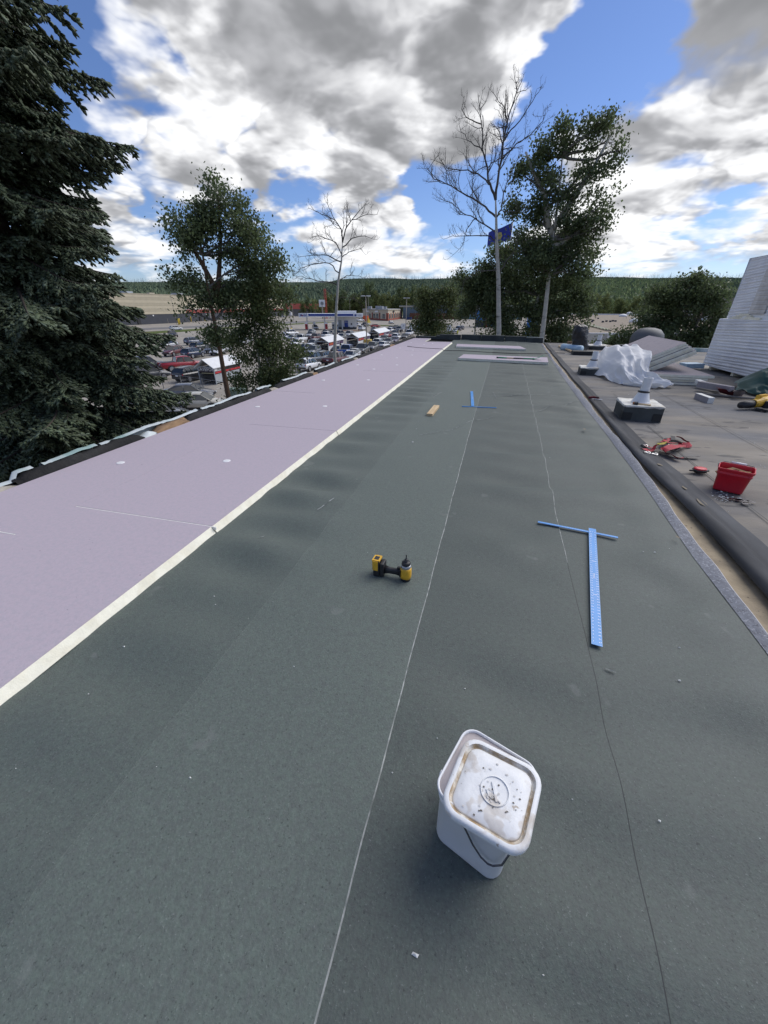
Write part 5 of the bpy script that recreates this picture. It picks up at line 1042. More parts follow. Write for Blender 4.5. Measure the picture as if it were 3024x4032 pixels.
print('spruce shoots', nf)
leafy_tree('birch_tree', 'pale trunked birch half hidden behind the spruce at the left edge', at(62, 16), (0, 0, -1), .16, [(-.5, 0, -1, 1, 1, .8), (.4, 0, .2, .8, .9, .7)], 160, 14, .06, [leaf_a, leaf_b], bark_white)
# ------------------------------------------------------------------ the town: cars, corrals, shops
glass = mat('car_glass', (.022, .028, .034), .06, .1, 3, spec=.8); tyre = mat('tyre', (.015, .015, .016), .8, .2, 20); rim = mat('rim', (.42, .43, .45), .3, .1, 9, metal=.7); trim = mat('car_trim', (.02, .02, .022), .5, .1, 9); headl = mat('headlight', (.60, .63, .66), .12, .05, 9, spec=.8); taill = mat('tail_light', (.28, .01, .012), .2, .1, 9); plate_c = mat('licence_plate', (.65, .67, .70), .5, .05, 9)
PAINT = dict(white=(.72, .73, .74), silver=(.38, .39, .41), grey=(.12, .125, .135), black=(.012, .013, .016), red=(.30, .012, .022), maroon=(.09, .010, .016), blue=(.012, .07, .30), greyblue=(.07, .10, .16), navy=(.012, .022, .06), gold=(.50, .47, .39), darkgrey=(.045, .048, .054), purple=(.06, .05, .12), brightred=(.34, .02, .02), slate=(.085, .095, .11), lightgrey=(.46, .47, .48))
paint = {k: mat('paint_'+k, c, .28, .06, 1.5, spec=.5, coat=.6) for k, c in PAINT.items()}
SPEC = dict(   # profile stations (x from the tail, hood or belt height), roof outline, wheels, width
 sedan=dict(L=4.6, W=1.78, H=1.45, low=[(0, .62, .95), (.12, .36, 1.0), (1.0, .28, .98), (2.3, .26, .94), (3.3, .26, .92), (4.1, .30, .78), (4.5, .38, .64), (4.6, .45, .55)], cab=[(.45, 0), (1.25, 1.43), (2.35, 1.46), (2.7, 1.42), (3.55, 0)], w=(.88, 3.55), R=.33),
 suv=dict(L=4.65, W=1.86, H=1.70, low=[(0, .55, 1.08), (.10, .42, 1.12), (1.0, .36, 1.10), (2.3, .34, 1.07), (3.3, .34, 1.05), (4.2, .38, .94), (4.55, .45, .80), (4.65, .5, .66)], cab=[(.10, 0), (.50, 1.62), (1.6, 1.70), (2.6, 1.66), (3.5, 0)], w=(.92, 3.65), R=.37),
 hatch=dict(L=4.1, W=1.75, H=1.5, low=[(0, .5, .98), (.1, .34, 1.0), (1.0, .28, .98), (2.2, .26, .95), (3.0, .26, .93), (3.7, .3, .80), (4.05, .38, .66), (4.1, .44, .56)], cab=[(.08, 0), (.6, 1.44), (1.5, 1.5), (2.2, 1.45), (3.15, 0)], w=(.75, 3.25), R=.32),
 van=dict(L=4.9, W=1.95, H=1.78, low=[(0, .5, 1.05), (.1, .34, 1.08), (1.2, .3, 1.06), (2.6, .3, 1.04), (3.8, .3, 1.0), (4.5, .34, .88), (4.85, .4, .72), (4.9, .46, .6)], cab=[(.06, 0), (.35, 1.72), (2.0, 1.78), (3.0, 1.7), (4.15, 0)], w=(.95, 3.9), R=.34),
 pickup=dict(L=5.8, W=1.98, H=1.92, low=[(0, .62, 1.22), (.08, .52, 1.25), (1.0, .46, 1.24), (1.95, .44, 1.24), (3.2, .42, 1.20), (4.3, .44, 1.17), (5.4, .5, 1.08), (5.7, .55, .98), (5.8, .6, .8)], cab=[(1.95, 0), (2.15, 1.88), (3.2, 1.93), (3.75, 1.86), (4.5, 0)], w=(1.15, 4.65), R=.42))
def make_car(kind):
    s = SPEC[kind]; L, W = s['L'], s['W']; root = empty('parked_'+('pickup' if kind == 'pickup' else 'van' if kind == 'van' else 'car'))
    x0 = -L/2; m = MB(); rings = []
    for (x, zl, zt) in s['low']:
        e = min(1, min(x, L-x)/.5+.0); w = W/2*(.84+.16*min(1, e**.6)); zm = zl+(zt-zl)*.55
        rings.append([(x0+x, y*w*k, z) for y, k, z in ((-1, .90, zl), (-1, .985, zl+.12), (-1, 1.0, zm), (-1, .965, zt-.05), (-1, .86, zt), (0, .5, zt+.02), (1, .86, zt), (1, .965, zt-.05), (1, 1.0, zm), (1, .985, zl+.12), (1, .90, zl))])
    m.loft(rings, 0)
    cb = s['cab']; belt = lambda x: float(np.interp(x, [q[0] for q in s['low']], [q[2] for q in s['low']]))
    pts = [(x, (h_ if h_ else belt(x)-.02)) for x, h_ in cb]
    wt, wb = W*.37, W*.455
    def cabring(x, z): f = (z-belt(x))/(s['H']-belt(x)+1e-6); f = max(0, min(1, f)); return wb+(wt-wb)*f
    # roof skin
    roofp = [p for p in pts[1:-1]]
    R_ = []
    for (x, z) in roofp:
        w = cabring(x, z); R_.append([(x0+x, -w-.01, z-.05), (x0+x, -w*.93, z), (x0+x, 0, z+.03), (x0+x, w*.93, z), (x0+x, w+.01, z-.05)])
    m.grid(R_, 0)
    # pillars
    def bar(a, b, t=.05): m.tube([a, b], t*.5, 4, 0)
    for sy in (-1, 1):
        (xr, _), (xr2, zr2) = pts[0], pts[1]; (xf, _), (xf2, zf2) = pts[-1], pts[-2]
        bar((x0+xr, sy*cabring(xr, belt(xr)), belt(xr)-.03), (x0+xr2, sy*cabring(xr2, zr2), zr2-.03), .10 if kind != 'sedan' else .08); bar((x0+xf, sy*cabring(xf, belt(xf)), belt(xf)-.03), (x0+xf2, sy*cabring(xf2, zf2), zf2-.03), .07)
        xm = (xr2+xf2)/2+.05; bar((x0+xm, sy*wb, belt(xm)-.02), (x0+xm, sy*cabring(xm, s['H']-.05), s['H']-.06), .07)
        if kind in ('suv', 'van'): xm = xr2+.35; bar((x0+xm, sy*wb, belt(xm)-.02), (x0+xm-.05, sy*cabring(xm, s['H']-.05), s['H']-.08), .12)
    m.build('body', paint['white'], root, smooth=False).data.polygons.foreach_set('use_smooth', [True]*len(m.f))
    g_ = MB(); (xr, zr), (xr2, zr2), (xf2, zf2), (xf, zf) = pts[0], pts[1], pts[-2], pts[-1]; I = .022
    q = lambda x, z, sy, k=1.: (x0+x, sy*(cabring(x, z)-I)*k, z)
    g_.add([q(xf, zf, -1), q(xf, zf, 1), q(xf2, zf2-.03, 1), q(xf2, zf2-.03, -1)], [(0, 1, 2, 3)]); g_.build('windscreen', glass, root)
    g_ = MB(); g_.add([q(xr, zr, -1), q(xr, zr, 1), q(xr2, zr2-.03, 1), q(xr2, zr2-.03, -1)], [(0, 1, 2, 3)]); g_.build('rear_window', glass, root)
    for sy in (-1, 1):
        g_ = MB(); bot = [q(xr, zr, sy), q((xr+xf)/2, belt((xr+xf)/2)-.02, sy), q(xf, zf, sy)]; tp = [q(xr2, zr2-.04, sy), q((xr2+xf2)/2, s['H']-.05, sy), q(xf2, zf2-.04, sy)]
        g_.add(bot+tp, [(0, 1, 4, 3), (1, 2, 5, 4)]); g_.build('side_window', glass, root)
        hl = MB(); hl.box((x0+L-.12, sy*W*.37, s['low'][-2][2]-.10), (.22, .32, .13), rz=-sy*.35); hl.build('headlight', headl, root, bevel=.02)
        tl = MB(); tl.box((x0+.05, sy*W*.40, s['low'][0][2]-.14), (.10, .20, .20), rz=sy*.3); tl.build('tail_light', taill, root, bevel=.015)
        mr_ = MB(); mr_.box((x0+xf-.22, sy*(W/2+.08), belt(xf)+.06), (.12, .18, .14)); mr_.build('wing_mirror', trim, root, bevel=.02)
        for wx in s['w']:
            ar = MB(); ar.loft([[(x0+wx+(s['R']+.07)*math.cos(k*.3927), sy*yy, s['R']+(s['R']+.07)*math.sin(k*.3927)) for k in range(16)] for yy in (W/2-.25, W/2+.004)]); 
            w_ = MB(); R0 = s['R']
            w_.loft([[(rr*math.cos(k*.3491), yy, rr*math.sin(k*.3491)) for k in range(18)] for rr, yy in ((R0*.6, -.11), (R0*.96, -.11), (R0, -.07), (R0, .07), (R0*.96, .11), (R0*.68, .115))], 0); wo = w_.build('wheel', tyre, root, smooth=True); wo.location = (x0+wx, sy*(W/2-.105), R0)
            ri = MB(); c_ = sy*.112
            ri.loft([[(rr*math.cos(k*.3491), yy, rr*math.sin(k*.3491)) for k in range(18)] for rr, yy in ((R0*.68, c_), (R0*.62, c_+sy*.008))], 0)
            ro = ri.build('rim', rim, wo)
    tr = MB(); tr.box((x0+.03, 0, s['low'][0][1]+.02), (.12, W*.86, .18)); tr.box((x0+L-.06, 0, s['low'][-1][1]+.02), (.14, W*.72, .16)); tr.box((x0+L-.045, 0, s['low'][-1][2]-.0), (.08, W*.45, .14))
    for sy in (-1, 1): tr.box((x0+L*.5, sy*(W/2-.03), s['low'][3][1]+.03), (L*.42, .06, .12))
    for sy in (-1, 1):
        for wx in s['w']: tr.loft([[(x0+wx+rr*math.cos(k*.314-.0), sy*yy, s['R']+rr*math.sin(k*.314)) for k in range(11)] for rr, yy in ((s['R']+.09, W/2-.02), (s['R']+.085, W/2+.006), (s['R']+.01, W/2+.006))], 0, cap=False, closed=False)
    tr.build('trim', trim, root); pl = MB(); pl.box((x0-.035, 0, s['low'][0][2]-.25), (.02, .34, .16)); pl.build('licence_plate', plate_c, root)
    if kind == 'pickup':
        bd = MB(); bd.box((x0+1.02, 0, 1.272), (1.75, W*.80, .012)); bd.build('bed_floor', trim, root)
    if kind in ('suv',):
        rl = MB()
        for sy in (-1, 1): rl.tube([(x0+.7, sy*W*.33, 1.70), (x0+1.6, sy*W*.33, 1.755), (x0+2.5, sy*W*.33, 1.71)], .022, 5)
        rl.build('roof_rail', trim, root)
    return root
PROTO = {k: make_car(k) for k in SPEC}; USED = set()
def car(pos, kind, colour, h, label, extra=None):
    """pos: zone pixel of the footprint's centre on the ground, or a world point"""
    p = G(*zone(*pos), GZ) if isinstance(pos[0], str) else Vector((pos[0], pos[1], GZ))
    o = PROTO[kind] if kind not in USED else copy_tree(PROTO[kind]); USED.add(kind)
    for ch in o.children:
        if ch.name.split('.')[0] == 'body': ch.material_slots[0].link = 'OBJECT'; ch.material_slots[0].material = paint[colour]
    o.location = p; o.rotation_euler = (0, 0, RAD(h+rnd.uniform(-2, 2))); tag(o, label, {'pickup': 'pickup', 'van': 'van'}.get(kind, 'car'), 'vehicles in the shopping centre lot')
    return o
for a in [
 ((-24.4, 28.9), 'sedan', 'gold', 22, 'pale gold sedan parked nearest, just past the roof edge'),
 ((-28.2, 32.4), 'sedan', 'grey', 22, 'grey sedan parked directly behind the pale gold sedan'),
 ((-24.9, 24.6), 'sedan', 'slate', 22, 'dusty slate car half under the spruce boughs in front of the gold sedan'),
 ((-29.5, 27.4), 'hatch', 'black', 22, 'black car glimpsed through the spruce beside the grey sedan'),
 ((-35.6, 41.8), 'suv', 'black', 90, 'glossy black crossover with bright rims left of the nearest cart shelter'),
 ((-42.5, 48.6), 'pickup', 'red', 58, 'bright red crew pickup behind the glossy black crossover'),
 ((-47.6, 47.0), 'pickup', 'darkgrey', 58, 'dark pickup with empty bed left of the bright red pickup'),
 ((-40.5, 40.4), 'suv', 'darkgrey', 62, 'dark grey crossover partly behind spruce, left of the black crossover'),
 ((-51.5, 46.0), 'pickup', 'black', 58, 'black pickup mostly hidden by the spruce at the row end'),
 (('a', 1020, 985), 'suv', 'navy', 90, 'dark navy crossover with roof rails in the row behind the red pickup'),
 (('a', 640, 950), 'suv', 'maroon', -80, 'maroon crossover at the spruce tips facing the roof'),
 (('a', 560, 800), 'sedan', 'silver', -85, 'silver sedan behind the maroon crossover'),
 (('a', 1150, 850), 'suv', 'darkgrey', 90, 'dark grey crossover behind the navy one'),
 (('a', 1360, 890), 'sedan', 'slate', -75, 'slate sedan facing us left of the brown trunk'),
 (('a', 1470, 930), 'sedan', 'lightgrey', -75, 'light grey sedan directly at the brown trunk'),
 (('a', 1560, 880), 'sedan', 'silver', 90, 'silver sedan just right of the brown trunk'),
 (('a', 1030, 745), 'suv', 'greyblue', 78, 'grey blue crossover driving alone across the open lot'),
 (('a', 1500, 730), 'sedan', 'greyblue', 85, 'grey blue sedan behind the brown trunk by the yellow lamp base'),
 (('a', 690, 480), 'suv', 'white', 62, 'white crossover on the road before the big store'),
 (('a', 630, 600), 'suv', 'black', -35, 'black crossover facing us beside the long grass strip'),
 (('c', 480, 570), 'suv', 'greyblue', 90, 'grey blue car glimpsed through a gap in the bushy aspen'),
 (('c', 380, 640), 'sedan', 'white', 90, 'white car glimpsed beside the brown trunk through leaves'),
 (('c', 560, 740), 'suv', 'silver', -90, 'silver car low behind the bushy aspen leaves'),
 (('c', 1250, 235), 'sedan', 'white', 30, 'white car near the white box van far off'),
 (('c', 1510, 220), 'suv', 'grey', 30, 'grey car beside the canopy end by the big store'),
 (('d', 85, 262), 'pickup', 'white', 70, 'small white pickup emerging right of the bushy aspen'),
 (('d', 60, 335), 'sedan', 'white', -90, 'white sedan at the bushy aspen edge below the small pickup'),
 (('d', 360, 415), 'pickup', 'white', 88, 'white crew pickup standing alone left of the maroon pickup'),
 (('d', 580, 300), 'suv', 'silver', -88, 'silver crossover facing us behind the maroon pickup'),
 (('d', 600, 210), 'sedan', 'lightgrey', -88, 'light grey car behind the silver crossover'),
 (('d', 710, 385), 'pickup', 'maroon', 88, 'maroon pickup with tailgate to us right of the white crew pickup'),
 (('d', 940, 250), 'suv', 'maroon', -88, 'dark maroon crossover left of the bare trunk, behind the white pickups'),
 (('d', 1070, 250), 'sedan', 'darkgrey', -88, 'dark grey sedan touching the bare trunk'),
 (('d', 960, 330), 'pickup', 'white', 88, 'white pickup with black bed cover beside the maroon pickup'),
 (('d', 920, 395), 'sedan', 'lightgrey', -88, 'light grey sedan between maroon pickup and cart shelter'),
 (('d', 1080, 395), 'sedan', 'silver', -88, 'silver sedan behind the shelter roof by the bare trunk'),
 (('d', 1330, 335), 'sedan', 'slate', -88, 'slate sedan between the two cart shelters'),
 (('d', 1500, 285), 'suv', 'silver', -88, 'silver crossover with a black roof box before the kiosk'),
 (('d', 1270, 290), 'pickup', 'slate', 88, 'slate pickup right of the bare trunk'),
 (('d', 170, 380), 'sedan', 'lightgrey', 88, 'light grey car just left of the white crew pickup'),
 (('d', 250, 500), 'sedan', 'white', -88, 'white sedan at the leaf edge left of the black sedan'),
 (('d', 460, 640), 'sedan', 'black', -80, 'black sedan facing us left of the second cart shelter'),
 (('d', 640, 655), 'suv', 'white', 88, 'white crossover with a spare wheel beside the second cart shelter'),
 (('d', 640, 540), 'suv', 'lightgrey', -88, 'light grey crossover behind the white crossover with spare wheel'),
 (('d', 720, 490), 'sedan', 'darkgrey', -88, 'dark grey sedan behind the light grey crossover'),
 (('d', 640, 725), 'suv', 'slate', -88, 'slate blue crossover hidden behind the grey off road pickup'),
 (('d', 930, 880), 'suv', 'black', 85, 'black crossover with red tail lights right of the grey off road pickup'),
 (('d', 620, 960), 'pickup', 'slate', 82, 'matte grey off road pickup with big tyres at the bushy aspen edge'),
 (('d', 1200, 960), 'pickup', 'maroon', 86, 'maroon pickup with black bed cover at the foot of the bare trunk'),
 (('d', 540, 1090), 'suv', 'white', 84, 'white crossover cut off by the roof edge below the grey off road pickup'),
 (('d', 1540, 840), 'sedan', 'silver', -88, 'silver sedan by the roof edge right of the maroon pickup'),
 (('d', 1460, 735), 'pickup', 'blue', 92, 'vivid blue pickup with its tailgate towards us'),
 (('d', 1260, 690), 'sedan', 'darkgrey', 88, 'dark grey car right of the bare trunk before the blue pickup'),
 (('d', 690, 110), 'suv', 'silver', -55, 'silver crossover standing at the fuel pumps'),
 (('e', 240, 40), 'pickup', 'white', 60, 'white pickup parked behind the kiosk beside the orange bin'),
 (('e', 195, 150), 'suv', 'white', 88, 'white crossover right of the kiosk wall'),
 (('e', 350, 165), 'pickup', 'black', 88, 'black pickup beside the white crossover near the kiosk'),
 (('e', 280, 255), 'suv', 'white', 88, 'white crossover with black glass nearest the kiosk corner'),
 (('e', 605, 182), 'sedan', 'brightred', 40, 'red car driving along the grass strip'),
 (('e', 985, 92), 'suv', 'silver', -60, 'silver crossover by the brick fronted shop'),
 (('e', 570, 270), 'sedan', 'slate', -88, 'slate car behind the farthest cart shelter'),
 (('e', 450, 490), 'sedan', 'navy', 88, 'navy car between the two farther cart shelters'),
 (('e', 935, 425), 'hatch', 'red', -55, 'dark red hatchback right of the farthest cart shelter'),
 (('e', 975, 235), 'sedan', 'maroon', -88, 'maroon sedan behind the white crossover in the far row'),
 (('e', 970, 300), 'suv', 'white', 88, 'white crossover in the far row before the maroon sedan'),
 (('e', 1095, 235), 'suv', 'navy', -88, 'navy crossover left of the big grey pickup in the far row'),
 (('e', 1175, 285), 'pickup', 'grey', -88, 'big grey pickup facing us in the far row'),
 (('e', 1270, 190), 'suv', 'silver', -88, 'silver crossover behind the big grey pickup'),
 (('e', 1070, 365), 'sedan', 'darkgrey', -88, 'dark grey sedan right of the dark red hatchback'),
 (('e', 1390, 280), 'suv', 'darkgrey', -88, 'dark grey crossover between lamp post and white notice boards'),
 (('e', 1540, 260), 'van', 'white', -88, 'white van behind the white notice boards'),
 (('e', 1600, 320), 'pickup', 'slate', 88, 'slate pickup before the white van'),
 (('e', 810, 510), 'sedan', 'slate', -88, 'slate sedan behind the white crossover by the yellow block'),
 (('e', 690, 630), 'suv', 'white', 88, 'white crossover right of the yellow concrete block'),
 (('e', 920, 595), 'sedan', 'grey', -88, 'grey sedan by the roof edge right of the white crossover'),
 (('e', 800, 690), 'sedan', 'white', 84, 'white car by the tan piece of roof edge'),
 (('e', 1060, 550), 'sedan', 'purple', -86, 'purple blue sedan close to the roof edge'),
 (('e', 1110, 480), 'suv', 'white', 88, 'white crossover right of the purple blue sedan'),
 (('e', 1310, 455), 'sedan', 'darkgrey', -86, 'dark grey sedan at the roof edge before the white pickup'),
 (('e', 1420, 390), 'pickup', 'white', -88, 'white pickup near the roof edge under the lamp post'),
 (('e', 90, 905), 'sedan', 'silver', -86, 'silver car cut by the roof edge left of the black front grille'),
 (('e', 290, 815), 'pickup', 'darkgrey', -88, 'dark pickup with black grille facing us beside the blue pickup'),
 (('e', 530, 740), 'suv', 'grey', -88, 'grey crossover facing us right of the lamp post foot'),
 (('f', 690, 460), 'suv', 'silver', -88, 'silver crossover beyond the end parapet left of the white sedan'),
 (('f', 795, 465), 'sedan', 'white', 88, 'white sedan beyond the end parapet near the yellow marker'),
 (('f', 850, 425), 'suv', 'darkgrey', 88, 'dark grey crossover behind the white sedan at the end parapet'),
 (('f', 900, 405), 'sedan', 'slate', 88, 'slate sedan farthest right beyond the end parapet'),
 (('f', 250, 480), 'sedan', 'white', -88, 'white sedan behind the left end of the end parapet'),
 (('f', 430, 470), 'suv', 'white', -88, 'white crossover beneath the olive poplar'),
 (('f', 350, 440), 'pickup', 'black', -88, 'black pickup under the olive poplar'),
 (('f', 680, 498), 'suv', 'lightgrey', -88, 'light grey car right behind the lone white notice board'),
]: car(*a)
def bx(name, mt, c, d, parent=None, rz=0., bevel=0.): m = MB(); m.box((0, 0, 0), d); return m.build(name, mt, parent, loc=c, rz=rz, bevel=bevel)
def words_on(s, mt, parent, loc, size, rx=math.pi/2, rz=0., ext=.01, bold=0., shear=0.):
    c = bpy.data.curves.new('lettering', 'FONT'); c.body = s; c.size = size; c.extrude = ext; c.align_x = 'CENTER'; c.align_y = 'CENTER'; c.offset = bold; c.resolution_u = 2
    return text_mesh('lettering', c, mt, parent, loc, (rx, 0, rz))
# cart shelters
cm_w = mat('shelter_white', (.66, .67, .68), .5, .08, 2); cm_g = mat('shelter_grey', (.36, .39, .41), .6, .1, 2); dark_sign = mat('sign_dark', (.035, .025, .03), .6, .1, 4); red_sign = mat('sign_red', (.50, .03, .04), .6, .1, 4); sign_white = mat('sign_white', (.72, .72, .72), .6, .05, 4); orange_s = mat('sign_orange', (.62, .22, .05), .6, .1, 4); cart_m = mat('cart_wire', (.12, .125, .13), .4, .1, 9, metal=.5); yel_bar = mat('pale_bar', (.70, .66, .40), .5, .1, 5); purple_s = mat('sign_purple', (.10, .06, .13), .6, .1, 4)
def cart_proto():
    t = empty('shopping_cart'); m = MB()
    for i in range(6): z = .45+i*.1; m.tube([(-.27, -.45, z), (.27, -.45, z), (.27, .45, z+.04), (-.27, .45, z+.04), (-.27, -.45, z)], .008, 4)
    for x in (-.27, -.13, 0, .13, .27): m.tube([(x, -.45, .98), (x, -.42, .45), (x, .42, .45), (x, .45, 1.02)], .008, 4)
    for y in (-.3, 0, .3): m.tube([(-.27, y, 1.0), (-.25, y, .45), (.25, y, .45), (.27, y, 1.0)], .008, 4)
    m.build('basket', cart_m, t); m = MB()
    for x in (-.24, .24): m.tube([(x, .5, .95), (x, -.3, .22), (x, .4, .16), (x, .5, .12)], .014, 5)
    m.build('frame', cart_m, t); m = MB(); m.tube([(-.27, .52, 1.0), (.27, .52, 1.0)], .022, 6); m.build('handle', trim, t); m = MB()
    for x in (-.24, .24):
        for y in (-.3, .42): m.tube([(x-.012, y, .06), (x+.012, y, .06)], .06, 10)
    m.build('wheel', tyre, t); return t
def shelter(x, y, w, l, label, first, wh=1.9, rz=0.):
    t = empty('cart_shelter', (x, y, GZ), RAD(rz)); tag(t, label, 'cart shelter', 'cart shelters in the lot')
    m = MB()
    for sx in (-1, 1):
        for yy in (0, l/2, l): m.box((sx*w/2, yy, wh/2), (.09, .09, wh))
    for yy in (0, l): 
        for sx in (-1, 1): m.tube([(sx*w/2, yy, wh), (0, yy, wh+.75)], .05, 5); m.tube([(sx*w/2, yy, wh-.3), (sx*w/4, yy, wh+.12)], .035, 5)
        m.box((0, yy, wh), (w, .06, .08))
    m.build('post_frame', cm_g if first else cm_w, t); m = MB()
    for sx in (-1, 1): m.loft([[(sx*(w/2+.25), yy, wh-.12), (0, yy, wh+.80), (0, yy, wh+.86), (sx*(w/2+.26), yy, wh-.06)] for yy in (-.35, l+.35)])
    m.build('roof', cm_w, t); m = MB()
    for sx in (-1, 1): m.box((sx*w/2, l/2, .62), (.04, l-.1, .95))
    m.build('side_panel', cm_g if first else cm_w, t); m = MB()
    for sx in (-1, 1): m.box((sx*(w/2+.035), l/2, wh-.42), (.03, l-.15, .62))
    m.build('side_sign', purple_s if not first else dark_sign, t)
    m = MB(); m.box((0, l-.05, 1.0), (w-.1, .05, 1.9)); m.build('back_panel', dark_sign, t)
    if first:
        m = MB(); m.box((0, .05, 1.62), (w-.1, .05, .68)); m.build('front_sign', dark_sign, t); words_on('SAVEFOR', sign_white, t, (0, .0, 1.62), .52, ext=.004)
        m = MB(); m.box((w/2+.055, 1.0, wh-.28), (.012, 1.9, .36)); m.build('side_band', sign_white, t); words_on('SAVE', dark_sign, t, (w/2+.07, 1.0, wh-.28), .42, rz=math.pi/2, ext=.004); m = MB(); m.box((w/2+.053, l/2, wh-.62), (.012, l-.2, .2)); m.build('red_stripe', red_sign, t)
        m = MB(); m.box((0, .3, 1.16), (w-.2, .06, .06)); m.box((0, .9, 1.12), (w-.2, .06, .06)); m.build('rail_bar', yel_bar, t)
    else:
        m = MB(); m.box((w/2+.055, l*.24, wh-.42), (.012, l*.40, .52)); m.build('side_band', red_sign, t); words_on('SAVE', orange_s, t, (w/2+.07, l*.17, wh-.42), .52, rz=math.pi/2, ext=.004, bold=.02); words_on('SAVE ON', sign_white, t, (w/2+.05, l*.62, wh-.42), .5, rz=math.pi/2, ext=.006)
        m = MB(); m.box((0, .9, .8), (w-.2, .06, .06)); m.build('rail_bar', cm_w, t)
    return t
shelter(-31.8, 39.9, 2.1, 5.2, 'nearest cart shelter with dark SAVEFOR sign and carts inside', True)
shelter(-33.0, 77.0, 2.7, 8.6, 'second cart shelter, behind the slim bare trunk', False); shelter(-31.2, 90.4, 2.7, 9.2, 'third cart shelter with orange lettering, left of the yellow block', False); shelter(-31.2, 108.2, 2.7, 11.5, 'farthest cart shelter, left of the dark red hatchback', False)
cp = cart_proto(); k = 0
for sx in (-.5, .5):
    for j in range(5):
        o = cp if k == 0 else copy_tree(cp); o.location = (-31.8+sx, 40.2+j*.42, GZ+.01); o.rotation_euler = (0, 0, math.pi); tag(o, 'wire shopping cart nested in the nearest cart shelter', 'shopping cart', 'carts in the nearest shelter'); k += 1
for sx in (-.6, .6):
    for (x, y) in ((-33.0, 77.6), (-31.2, 91.), (-31.2, 108.8)):
        for j in range(3): o = copy_tree(cp); o.location = (x+sx, y+j*.42, GZ+.01); o.rotation_euler = (0, 0, math.pi); tag(o, 'wire shopping cart inside one of the three farther cart shelters', 'shopping cart', 'carts in the farther shelters')
# people in the lot
skin = mat('skin', (.40, .24, .17), .6, .1, 9); cloth_d = mat('dark_clothes', (.015, .017, .025), .85, .2, 9); cloth_b = mat('hair', (.03, .02, .015), .8, .2, 9)
def person(pos, label, top, rz, h=1.72):
    p = G(*zone(*pos), GZ); t = empty('person', p, rz); tag(t, label, 'person'); k = h/1.75
    me = bpy.data.meshes.new('body'); J = [(0, 0, .95, .14), (0, 0, 1.15, .14), (0, 0, 1.38, .16), (0, 0, 1.50, .06), (0, .02, 1.62, .10), (0, .02, 1.72, .075), (.10, 0, .90, .095), (.11, .12, .50, .065), (.11, .02, .09, .045), (.11, .14, .04, .04), (-.10, 0, .90, .095), (-.11, -.08, .50, .065), (-.11, -.26, .11, .045), (-.11, -.14, .04, .04), (.20, 0, 1.40, .06), (.25, -.04, 1.14, .046), (.24, .10, .92, .035), (-.20, 0, 1.40, .06), (-.25, .05, 1.14, .046), (-.24, .20, .95, .035)]
    E_ = [(0, 1), (1, 2), (2, 3), (3, 4), (4, 5), (0, 6), (6, 7), (7, 8), (8, 9), (0, 10), (10, 11), (11, 12), (12, 13), (2, 14), (14, 15), (15, 16), (2, 17), (17, 18), (18, 19)]
    me.from_pydata([(x*k, y*k, z*k) for x, y, z, r in J], E_, []); o = bpy.data.objects.new('body', me); COL.objects.link(o); o.parent = t; md = o.modifiers.new('skin', 'SKIN')
    for i, q in enumerate(J): me.skin_vertices[0].data[i].radius = (q[3]*k, q[3]*k*.85)
    me.skin_vertices[0].data[0].use_root = True
    s = o.modifiers.new('sub', 'SUBSURF'); s.levels = 1; s.render_levels = 1
    me.materials.append(top)
    m = MB(); m.lathe([(0, 1.80*k), (.07*k, 1.78*k), (.095*k, 1.70*k), (.085*k, 1.63*k)], 10, (0, .015*k, 0)); m.build('hair', cloth_b, t, smooth=True); m = MB(); m.lathe([(.0, 1.53*k), (.05*k, 1.54*k), (.078*k, 1.60*k), (.082*k, 1.67*k), (.06*k, 1.71*k)], 12, (0, .035*k, 0)); m.build('face', skin, t, smooth=True)
    return t
person(('a', 1283, 322), 'person in dark clothes walking along the dark base of the big store', cloth_d, RAD(160)); person(('d', 1305, 640), 'person in black standing left of the blue pickup', cloth_d, RAD(60)); person(('e', 1218, 352), 'person in dark clothes standing left of the lamp post in the far row', cloth_d, RAD(20))
vest = mat('hi_vis', (.62, .62, .04), .7, .1, 5); person(('f', 832, 506), 'person in a yellow vest just beyond the end parapet', vest, RAD(10))
# big store
beige = mat('store_beige', (.50, .44, .32), .85, .08, .4); beige_d = mat('store_beige_band', (.42, .37, .27), .85, .08, .6); redb = mat('store_red', (.27, .055, .045), .8, .1, .6); char = mat('store_charcoal', (.045, .050, .062), .75, .12, .5); grey_r = mat('roof_unit', (.34, .35, .36), .6, .2, 1)
st = empty('big_store', (0, 0, GZ)); tag(st, 'long beige store with charcoal base and red band behind the spruce', 'building')
cA = Vector((-176.0, 213, 0)); dA = Vector((-.04, -1, 0)).normalized(); 
def wall_run(a, b, z0, z1, th, mt, name):
    a, b = Vector(a), Vector(b); v = b-a; n = Vector((-v.y, v.x, 0)).normalized(); m = MB(); c = (a+b)/2; m.box((0, 0, 0), (v.length, th, z1-z0)); return m.build(name, mt, st, loc=(c.x, c.y, (z0+z1)/2), rz=math.atan2(v.y, v.x))
H1 = 13.6
pA, pB = (-177.5, 120, 0), (-176.0, 213, 0)
for i in range(7): wall_run(pA, pB, 4.6+i*1.30+.02, 4.6+(i+1)*1.30-.02, 2.0+.02*(i % 2), beige if i % 2 == 0 else beige_d, 'wall_panel')
wall_run(pA, pB, 0, 4.6, 1.8, char, 'charcoal_base'); wall_run(pA, pB, 13.7, 14.0, 2.3, beige_d, 'parapet_cap')
pC, pD = (-179.5, 213.5, 0), (-206, 388, 0)
